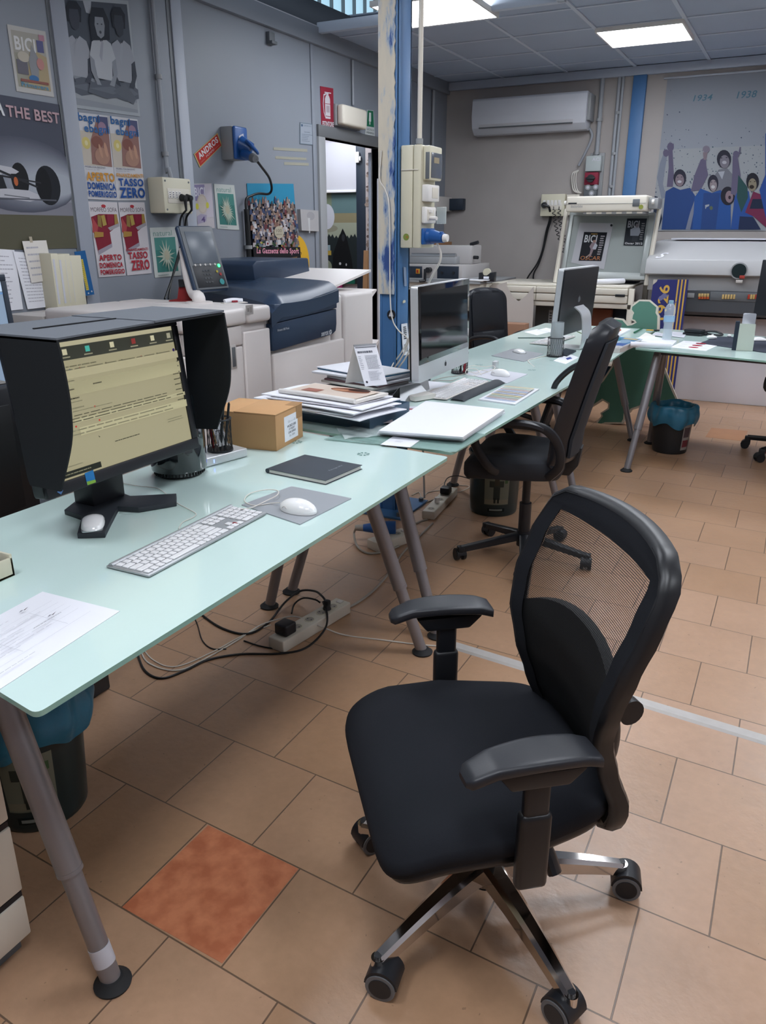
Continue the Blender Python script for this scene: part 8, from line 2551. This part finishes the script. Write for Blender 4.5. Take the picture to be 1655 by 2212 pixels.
# ================================================================== leather chair beyond the desks
P3 = (-1.95, 5.95, 0)
t = thing('leather_chair', 'black leather high-back chair behind the desks, seen past the silver computer', 'chair', P3, -112)
for k in range(5):
    a = math.radians(20 + 72 * k); c, s = math.cos(a), math.sin(a)
    mb = MB(); mb.tube([(.02 * c, .02 * s, .10), (.30 * c, .30 * s, .07)], .02, 'black_plastic', sm=0, seg=8); mb.build('base_arm', t)
    castor(t, .30 * c, .30 * s, 72 * k, grey=False)
mb = MB(); mb.cyl((0, 0, .07), (0, 0, .40), .028, 'black_plastic', seg=16); mb.build('gas_column', t)
mb = MB(); cushion(mb, 'leather', .50, .08, W=.25, yb=-.22, yf=.25, drop=.03); mb.build('seat', t, sharp=60)


def back3(u, v, off):
    z = .50 + .52 * v
    w = .235
    if v > .80:
        w *= (1 - ((v - .80) / .20) ** 2.5 * .35)
    return Vector((u * w, -.22 - .06 * v - off + .03 * u * u, z + .012 * (1 - u * u) * max(0, v - .8) * 5))


mb = MB(); vs = []
for j in range(nv + 1):
    for i in range(N2):
        if i <= nu:
            u = -1 + 2 * i / nu; off = .02 * abs(u) ** 4
        else:
            u = 1 - 2 * (i - nu) / nu; off = .09 - .02 * abs(u) ** 4
        off = off if 0 < j < nv else .045
        vs.append(back3(u, j / nv, off))
fs = [(j * N2 + i, j * N2 + (i + 1) % N2, (j + 1) * N2 + (i + 1) % N2, (j + 1) * N2 + i) for j in range(nv) for i in range(N2)] + [tuple(range(N2 - 1, -1, -1)), tuple(nv * N2 + i for i in range(N2))]
mb.add(vs, fs, 'leather'); mb.build('backrest', t, sharp=60)
mb = MB(); mb.grid(lambda a, b: back3((-1 + 2 * a) * .78, .40 + .53 * b, -.016 * math.sin(PI * a) ** .5 * math.sin(PI * b) ** .5), 14, 12, 'leather', thick=.006, nrm=(0, -1, 0)); mb.grid(lambda a, b: back3((-1 + 2 * a) * .78, .04 + .34 * b, -.016 * math.sin(PI * a) ** .5 * math.sin(PI * b) ** .5), 14, 10, 'leather', thick=.006, nrm=(0, -1, 0)); mb.build('back_cushion', t, sharp=60)
for sd in (-1, 1):
    x = sd * .27
    mb = MB(); mb.tube([(sd * .21, .08, .45), (x, .14, .52), (x, .15, .62), (x, .08, .69), (x, -.06, .69), (x, -.17, .66), (sd * .22, -.22, .60)], .017, 'black_plastic', seg=10); mb.build('arm_loop', t)

# ================================================================== chair foot and shoe at the right edge
P4 = (.12, 5.86, 0)
t = thing('office_chair', 'black office chair foot with castor at the right edge of the photo', 'chair', P4, 0)
b0 = math.degrees(math.atan2(5.955 - P4[1], -.166 - P4[0]))
for k in range(5):
    a = math.radians(b0 + 72 * k); c, s = math.cos(a), math.sin(a); r = .30
    mb = MB(); mb.tube([(.02 * c, .02 * s, .105), (r * c, r * s, .08)], .02, 'black_plastic', sm=0, seg=6); mb.box((-.02, -.02, .03), (.02, .02, .09), 'black_plastic', .005, X=T(r * c, r * s, 0)); mb.build('base_arm', t)
    castor(t, r * c, r * s, 30 * k, grey=False)
mb = MB(); mb.cyl((0, 0, .07), (0, 0, .42), .028, 'black_plastic', seg=16); mb.build('gas_column', t)
mb = MB(); cushion(mb, 'fabric_grey', .52, .07, W=.24, yb=-.22, yf=.24, drop=.03); mb.build('seat', t, sharp=60)
a = Pz(1641, 985, 0)
t = thing('shoe', 'dark red shoe with a white sole at the right edge beside the chair castor', 'shoe', (a.x, a.y, 0), 0)
sh = [(0, -.005), (.03, -.038), (.09, -.046), (.16, -.036), (.25, -.042), (.28, -.03), (.285, .0), (.28, .03), (.24, .038), (.16, .034), (.08, .042), (.02, .034)]
sh = [(q_.x, q_.y) for q_ in smooth_path([(x, y, 0) for x, y in sh], 4, closed=True)]
mb = MB(); mb.X = R('Z', 15); mb.prism(sh, 0, .028, 'paper_warm', bev=.004); mb.build('sole', t)
mb = MB(); mb.X = R('Z', 15)
def upper(u, v):
    i = int(v * len(sh)) % len(sh); x, y = sh[i]
    h = (.055 + .055 * max(0, min(1, (x - .08) / .12)))
    k = math.cos(u * PI / 2); zz_ = .028 + h * math.sin(u * PI / 2)
    cx_ = .15 if x < .17 else .22
    return (cx_ + (x - cx_) * (.35 + .65 * k), y * (.45 + .55 * k), zz_)
mb.grid(upper, 8, len(sh), mat('shoe_red', '8A3438', .6)); mb.build('upper', t, sharp=60)
mb = MB(); mb.X = R('Z', 15); mb.tube([(.10, -.02, .095), (.11, .02, .095), (.125, -.02, .103), (.135, .02, .103)], .003, 'paper_warm', seg=6); mb.build('laces', t)

# ================================================================== on the floor
def ftile(name, label, pts, m):
    mb = MB(); mb.prism([(q_.x, q_.y) for q_ in pts], -.002, .0006, m); o = mb.build(name); tag(o, label, 'floor tile'); return o


i_ = .003
c4 = [Pz(u, v, 0) for u, v in ((450, 1783), (264, 1960), (480, 2081), (645, 1877))]
ftile('floor_tile', 'bright terracotta replacement tile in the floor beside the near chair', c4, 'terracotta')
c4 = [Pz(u, v, 0) for u, v in ((1537, 924), (1524, 944), (1606, 953), (1616, 931))]
ftile('floor_tile', 'pale orange tile in the floor between the right bin and the chair castor', c4, 'terracotta_pale')
a, b = Pz(978, 1394, 0), Pz(1655, 1600, 0)
d = (b - a).normalized(); b = b + d * 1.6
w = .026; n_ = Vector((-d.y, d.x, 0))
mb = MB(frame_from(a, d, n_)); L = (b - a).length
mb.prism([(-w, 0), (-w * .7, .007), (w * .7, .007), (w, 0)], 0, L, mat('floor_strip', 'B4B0AC', .45, metal=.2, var=.1, vscale=30), X=Matrix(((0, 0, 1, 0), (1, 0, 0, 0), (0, 1, 0, 0), (0, 0, 0, 1))))
tag(mb.build('cable_cover'), 'long pale metal cable cover strip crossing the floor', 'cable cover')


def bucket(name, label, c_, r0, r1, h, m, bag=True, bagh=.10, picture=None, pang=0.0):
    t = thing(name, label, 'bin', (c_[0], c_[1], 0))
    mb = MB(); mb.lathe([(0, .002), (r0 - .004, 0), (r0, .006), (r0 * 1.01, .02), (r1, h - .02), (r1 + .005, h - .018), (r1 + .006, h), (r1 - .003, h), (r0 - .004, .012), (0, .012)], m, cap=False, seg=40); mb.build('pail', t)
    if bag:
        mb = MB()
        def f(u, v):
            a = 2 * PI * u
            k = 1 + .05 * math.sin(a * 7 + v * 4) * (.3 + v) + .03 * math.sin(a * 13 + 2)
            if v < .35:
                s = v / .35; r = (r1 - .012) * (.86 + .14 * s); z = h - .09 + (.09 + .028) * s
            elif v < .55:
                s = (v - .35) / .2; r = (r1 - .012) + .035 * s; z = h + .028 + .022 * math.sin(s * PI)
            else:
                s = (v - .55) / .45; r = r1 + .020 + .012 * math.sin(s * PI) - .006 * s; z = h + .020 - (bagh + .020 + .014 * math.sin(a * 5 + 1)) * s
            if v > .3:
                r *= (1 + (k - 1) * .8)
                z += .006 * math.sin(a * 4 + 3 * v)
            return (r * math.cos(a), r * math.sin(a), z)
        mb.grid(f, 96, 30, 'bag_blue'); mb.build('bin_liner', t, sharp=80)
    if picture:
        mb = MB()
        w_ = .55
        rr = lambda z: r0 * 1.01 + (r1 - r0 * 1.01) * (z - .02) / (h - .04) + .0012
        def g(z0, z1, a0, a1, m2, off=0.0):
            mb.grid(lambda u, v: ((rr(z0 + (z1 - z0) * v) + off) * math.cos(pang + a0 + (a1 - a0) * u), (rr(z0 + (z1 - z0) * v) + off) * math.sin(pang + a0 + (a1 - a0) * u), z0 + (z1 - z0) * v), 10, 3, m2)
        picture(g, mb, rr)
        mb.build('label', t, sharp=80)
    return t


def pic_figure(g, mb, rr):
    g(.07, .24, -.50, .50, '7C7F70')
    g(.075, .10, -.48, .48, '8A8672', .0004)
    g(.10, .19, -.14, .12, '3A3F38', .0008); g(.17, .205, -.30, .26, '3F443C', .0010); g(.18, .225, -.10, .08, '4A4438', .0012); g(.08, .11, -.12, -.04, '2E322C', .0012); g(.08, .11, .02, .10, '2E322C', .0012)
    g(.19, .215, .30, .42, '4E6A48', .0012)
    g(.03, .05, -.35, .35, '1A2422', .0006); g(.036, .046, -.28, .25, '8A938E', .0010)


def pic_paper(g, mb, rr):
    g(.03, .22, -.30, .30, '9A9490'); g(.05, .10, -.24, .24, '7A3A40', .0004); g(.12, .19, -.24, .2, '5A4A4C', .0004)


cb1 = (-1.60, 1.10)
bucket('waste_bin', 'dark bucket bin with a blue bag under the nearest desk', cb1, .115, .135, .345, 'bucket_green', True, .09, pic_figure, math.atan2(-cb1[1], -cb1[0]) - .2)
cb2 = (-1.325, 3.90)
bucket('paint_bucket', 'dark green bucket with a picture label under the middle desk', cb2, .128, .14, .34, 'bucket_green', False, 0, pic_figure, math.atan2(-cb2[1], -cb2[0]) + .12)
# rag with loop drawn on it, over the rim of the bucket
mb = MB(); aa = math.atan2(-cb2[1], -cb2[0]) - .35
P_ = Vector((cb2[0] + .148 * math.cos(aa), cb2[1] + .148 * math.sin(aa), .23)); xt = Vector((-math.sin(aa), math.cos(aa), 0))
fr = frame_from(P_, xt, (0, 0, 1)); mb = MB(fr)
mb.prism([(-.03, .13), (.02, .135), (.035, .09), (.10, .05), (.11, .015), (.06, .0), (.03, .02), (.02, -.01), (-.02, .02), (-.04, .07)], 0, .003, 'paper_warm')
mb.tube([(-.02 + .022 * math.cos(k) + .01, .08 + .04 * math.sin(k), .004) for k in [i * .5 for i in range(13)]], .0022, 'black_plastic', seg=5)
tag(mb.build('rag'), 'white rag with a black loop drawn on it hanging on the green bucket', 'rag')
cb3 = (-.645, 5.64)
bucket('waste_bin', 'black waste bin with a blue bag beside the legs of the right-hand desk', cb3, .115, .135, .285, 'bin_black', True, .085, pic_paper, math.atan2(-cb3[1], -cb3[0]) + .95)


# power strips
def power_strip(label, a, b, w=.062, h=.042, n=5, world_holes=True):
    t = bpy.data.objects.new('power_strip', None); col.objects.link(t)
    fr = frame_from(Vector((a.x, a.y, 0)), Vector((b.x - a.x, b.y - a.y, 0)), Vector((-(b.y - a.y), b.x - a.x, 0)))
    t.matrix_world = fr; WM[t] = fr; tag(t, label, 'power strip')
    L = Vector((b.x - a.x, b.y - a.y, 0)).length
    mb = MB(); mb.box((0, -w / 2, 0), (L, w / 2, h), 'beige_plastic', .005, 3); mb.build('body', t)
    for k in range(n):
        x = .05 + (L - .12) * k / max(1, n - 1)
        mb = MB(); mb.cyl((x, 0, h - .002), (x, 0, h + .0015), .021, 'cream_plastic', seg=24); mb.cyl((x, 0, h + .0012), (x, 0, h + .0018), .017, 'cable_grey', seg=24)
        for s in (-1, 1):
            mb.cyl((x, s * .009, h + .0016), (x, s * .009, h + .0022), .003, 'black_plastic', seg=8)
        mb.build('socket', t)
    mb = MB(); mb.box((L - .035, -.012, h - .001), (L - .012, .012, h + .004), 'white_plastic', .002); mb.build('switch', t)
    return fr, L, h


a, b = Pz(594, 1384, 0), Pz(742, 1318, 0)
a = Vector((-1.505, 2.06, 0)); b = Vector((-1.447, 2.455, 0))
fr, L, h = power_strip('long cream power strip on the floor under the nearest desk, with a black adapter', a, b, w=.075, h=.048)
mb = MB(fr @ T(.05, 0, h + .002)); mb.box((-.025, -.03, 0), (.035, .03, .045), 'black_plastic', .008, 3)
tt = mb.build('power_adapter'); tag(tt, 'square black adapter plugged into the near end of the long cream strip', 'adapter')
mb = MB(fr); e_ = fr @ Vector((L * .74, 0, h + .03)); mb.cyl((L * .74, 0, h + .002), (L * .74, 0, h + .022), .017, 'black_plastic', r1=.012, seg=14); mb.box((L * .74 - .01, -.012, h + .018), (L * .74 + .012, .012, h + .04), 'black_plastic', .005)
tag(mb.build('power_plug'), 'black angled plug near the far end of the long cream strip', 'plug')


def floorcable(name, label, pts, r, m, ext=()):
    P3 = [Pz(q_[0], q_[1], r + (q_[2] if len(q_) > 2 else 0)) for q_ in pts] + [Vector(e) for e in ext]
    mb = MB(); mb.tube(P3, r, m, seg=8, sm=6); return tag(mb.build(name), label, 'cable')


floorcable('cable', 'thickest black cable looping widest on the floor round the long cream strip', ((285, 1370), (297, 1412), (314, 1450), (350, 1465), (400, 1448), (450, 1425), (520, 1413), (600, 1412), (660, 1400, .01), (700, 1362, .03), (707, 1330, .045), (698, 1300, .06)), .0042, 'cable_black')
floorcable('cable', 'black cable arching from under the nearest desk edge over to the angled plug', ((410, 1295), (433, 1325), (480, 1357), (535, 1369), (580, 1345), (615, 1302, .02), (648, 1277, .04), (680, 1277, .06), (696, 1288, .065), (704, 1299, .06)), .0045, 'cable_black')
floorcable('cable', 'thin black cable ending on the floor below the desk edge, left of the beige cable', ((408, 1315), (425, 1345), (437, 1383), (458, 1401), (489, 1402)), .0025, 'cable_black')
floorcable('cable', 'thin black cable from the adapter trailing along the floor', ((527, 1384), (560, 1395), (600, 1401), (630, 1392), (641, 1375, .01), (636, 1362, .03)), .0028, 'cable_black')
floorcable('cable', 'short black cable arching from the adapter to the angled plug', ((630, 1325, .06), (636, 1305, .06), (655, 1292, .075), (680, 1295, .07), (692, 1302, .06)), .0035, 'cable_black')
floorcable('cable', 'beige cable snaking from the nearest desk past the strip to the desk foot', ((303, 1405), (318, 1430), (355, 1446), (395, 1446), (440, 1425), (510, 1385), (560, 1352), (600, 1338, .02), (640, 1332, .045), (690, 1352, .03), (745, 1372), (830, 1383), (900, 1392), (975, 1398)), .0028, 'cable_white')
floorcable('cable', 'second beige cable on the floor under the nearest desk, crossing the first', ((300, 1388), (330, 1425), (380, 1440), (460, 1408), (530, 1370), (585, 1350)), .0022, 'cable_white')
floorcable('cable', 'grey cable curving on the floor from the long strip back to the far strips', ((740, 1318), (775, 1300), (815, 1268), (850, 1225), (870, 1195), (900, 1165), (935, 1130)), .005, 'cable_grey')
# second box with a blue plug
a, b = Pz(806, 1190, 0), Pz(880, 1165, 0)
power_strip('short cream socket block on the floor at the column foot, with the blue plug', a, b, w=.09, h=.05, n=2)
A_ = Pz(855, 1140, .075); B_ = Pz(785, 1140, .07)
t = thing('power_plug', 'blue floor plug on the short cream block with a grey cable loop', 'plug', A_)
mb = MB(); mb.cyl(A_, A_.lerp(B_, .55), .034, 'blue_plastic', seg=18); mb.cyl(A_.lerp(B_, .5), B_, .032, 'blue_plastic', r1=.018, seg=18); mb.build('plug_body', t, world=True)
mb = MB(); mb.cyl(B_, B_.lerp(A_, -.25), .018, 'cable_grey', r1=.014, seg=14); mb.build('cable_nut', t, world=True)
mb = MB(); mb.tube([B_.lerp(A_, -.2), Pz(768, 1143, .06), Pz(765, 1155, .03), Pz(772, 1180, .008), Pz(795, 1195, .006), Pz(830, 1192, .006), Pz(862, 1180, .006)], .0055, 'cable_grey', seg=8); mb.build('cable', t, world=True)
a, b = Pz(925, 1122, 0), Pz(976, 1068, 0)
fr, L, h = power_strip('cream power strip on the floor by the middle desk, left of the green bucket', a, b, w=.07, h=.045, n=3)
mb = MB(fr @ T(L * .72, 0, h + .001)); mb.box((-.03, -.028, 0), (.03, .028, .04), 'black_plastic', .008); tag(mb.build('power_adapter'), 'black adapter on the strip left of the green bucket', 'adapter')
mb = MB(fr @ T(L * .35, 0, h + .001)); mb.cyl((0, 0, 0), (0, 0, .028), .014, 'white_plastic', seg=16); tag(mb.build('power_plug'), 'small white plug on the strip left of the green bucket', 'plug')
floorcable('cable', 'thick grey cable between the cream strip and the short block', ((924, 1122, .02), (905, 1128), (880, 1140), (862, 1148)), .006, 'cable_grey')
floorcable('cable', 'dark cable looping up from the strip to the green bucket', ((968, 1062, .05), (960, 1048, .06), (968, 1032, .08), (990, 1028, .08), (1020, 1036, .05)), .003, 'cable_black')
floorcable('cable', 'white cable zigzagging on the floor left of the green bucket', ((890, 1070), (905, 1064), (912, 1075), (925, 1064), (950, 1060), (985, 1064), (1008, 1056), (1012, 1050), (985, 1048)), .0025, 'cable_white')
floorcable('cable', 'grey cable behind the cream strip, running to the desk legs', ((895, 1098), (915, 1088), (935, 1080), (955, 1072), (965, 1066, .03)), .004, 'cable_grey')
# drawer cabinet at the lower left
CX1, CY1 = -1.24, .775
t = thing('drawer_cabinet', 'white drawer cabinet with dark gaps under the near left corner of the nearest desk', 'cabinet', (CX1 - .21, CY1 - .25, 0))
mb = MB(); mb.box((CX1 - .43, CY1 - .50, .045), (CX1 - .018, CY1, .60), 'beige_plastic', .003); mb.build('carcass', t, world=True)
mb = MB(); mb.box((CX1 - .40, CY1 - .48, 0), (CX1 - .03, CY1 - .01, .044), 'mid_grey', .002); mb.build('plinth', t, world=True)
zg = Px(51, 1928, CX1).z
zs = [(.048, zg - .009), (zg + .009, zg + .17), (zg + .188, .597)]
for i, (z0, z1) in enumerate(zs):
    mb = MB(); mb.box((CX1 - .018, CY1 - .497, z0), (CX1, CY1 - .001, z1), 'beige_plastic', .004); d = mb.build('drawer', t, world=True)
    mb = MB(); mb.box((CX1 - .016, CY1 - .495, z1 + .001), (CX1 - .004, CY1 - .003, z1 + .014), 'black_plastic'); mb.build('handle_groove', d, world=True)
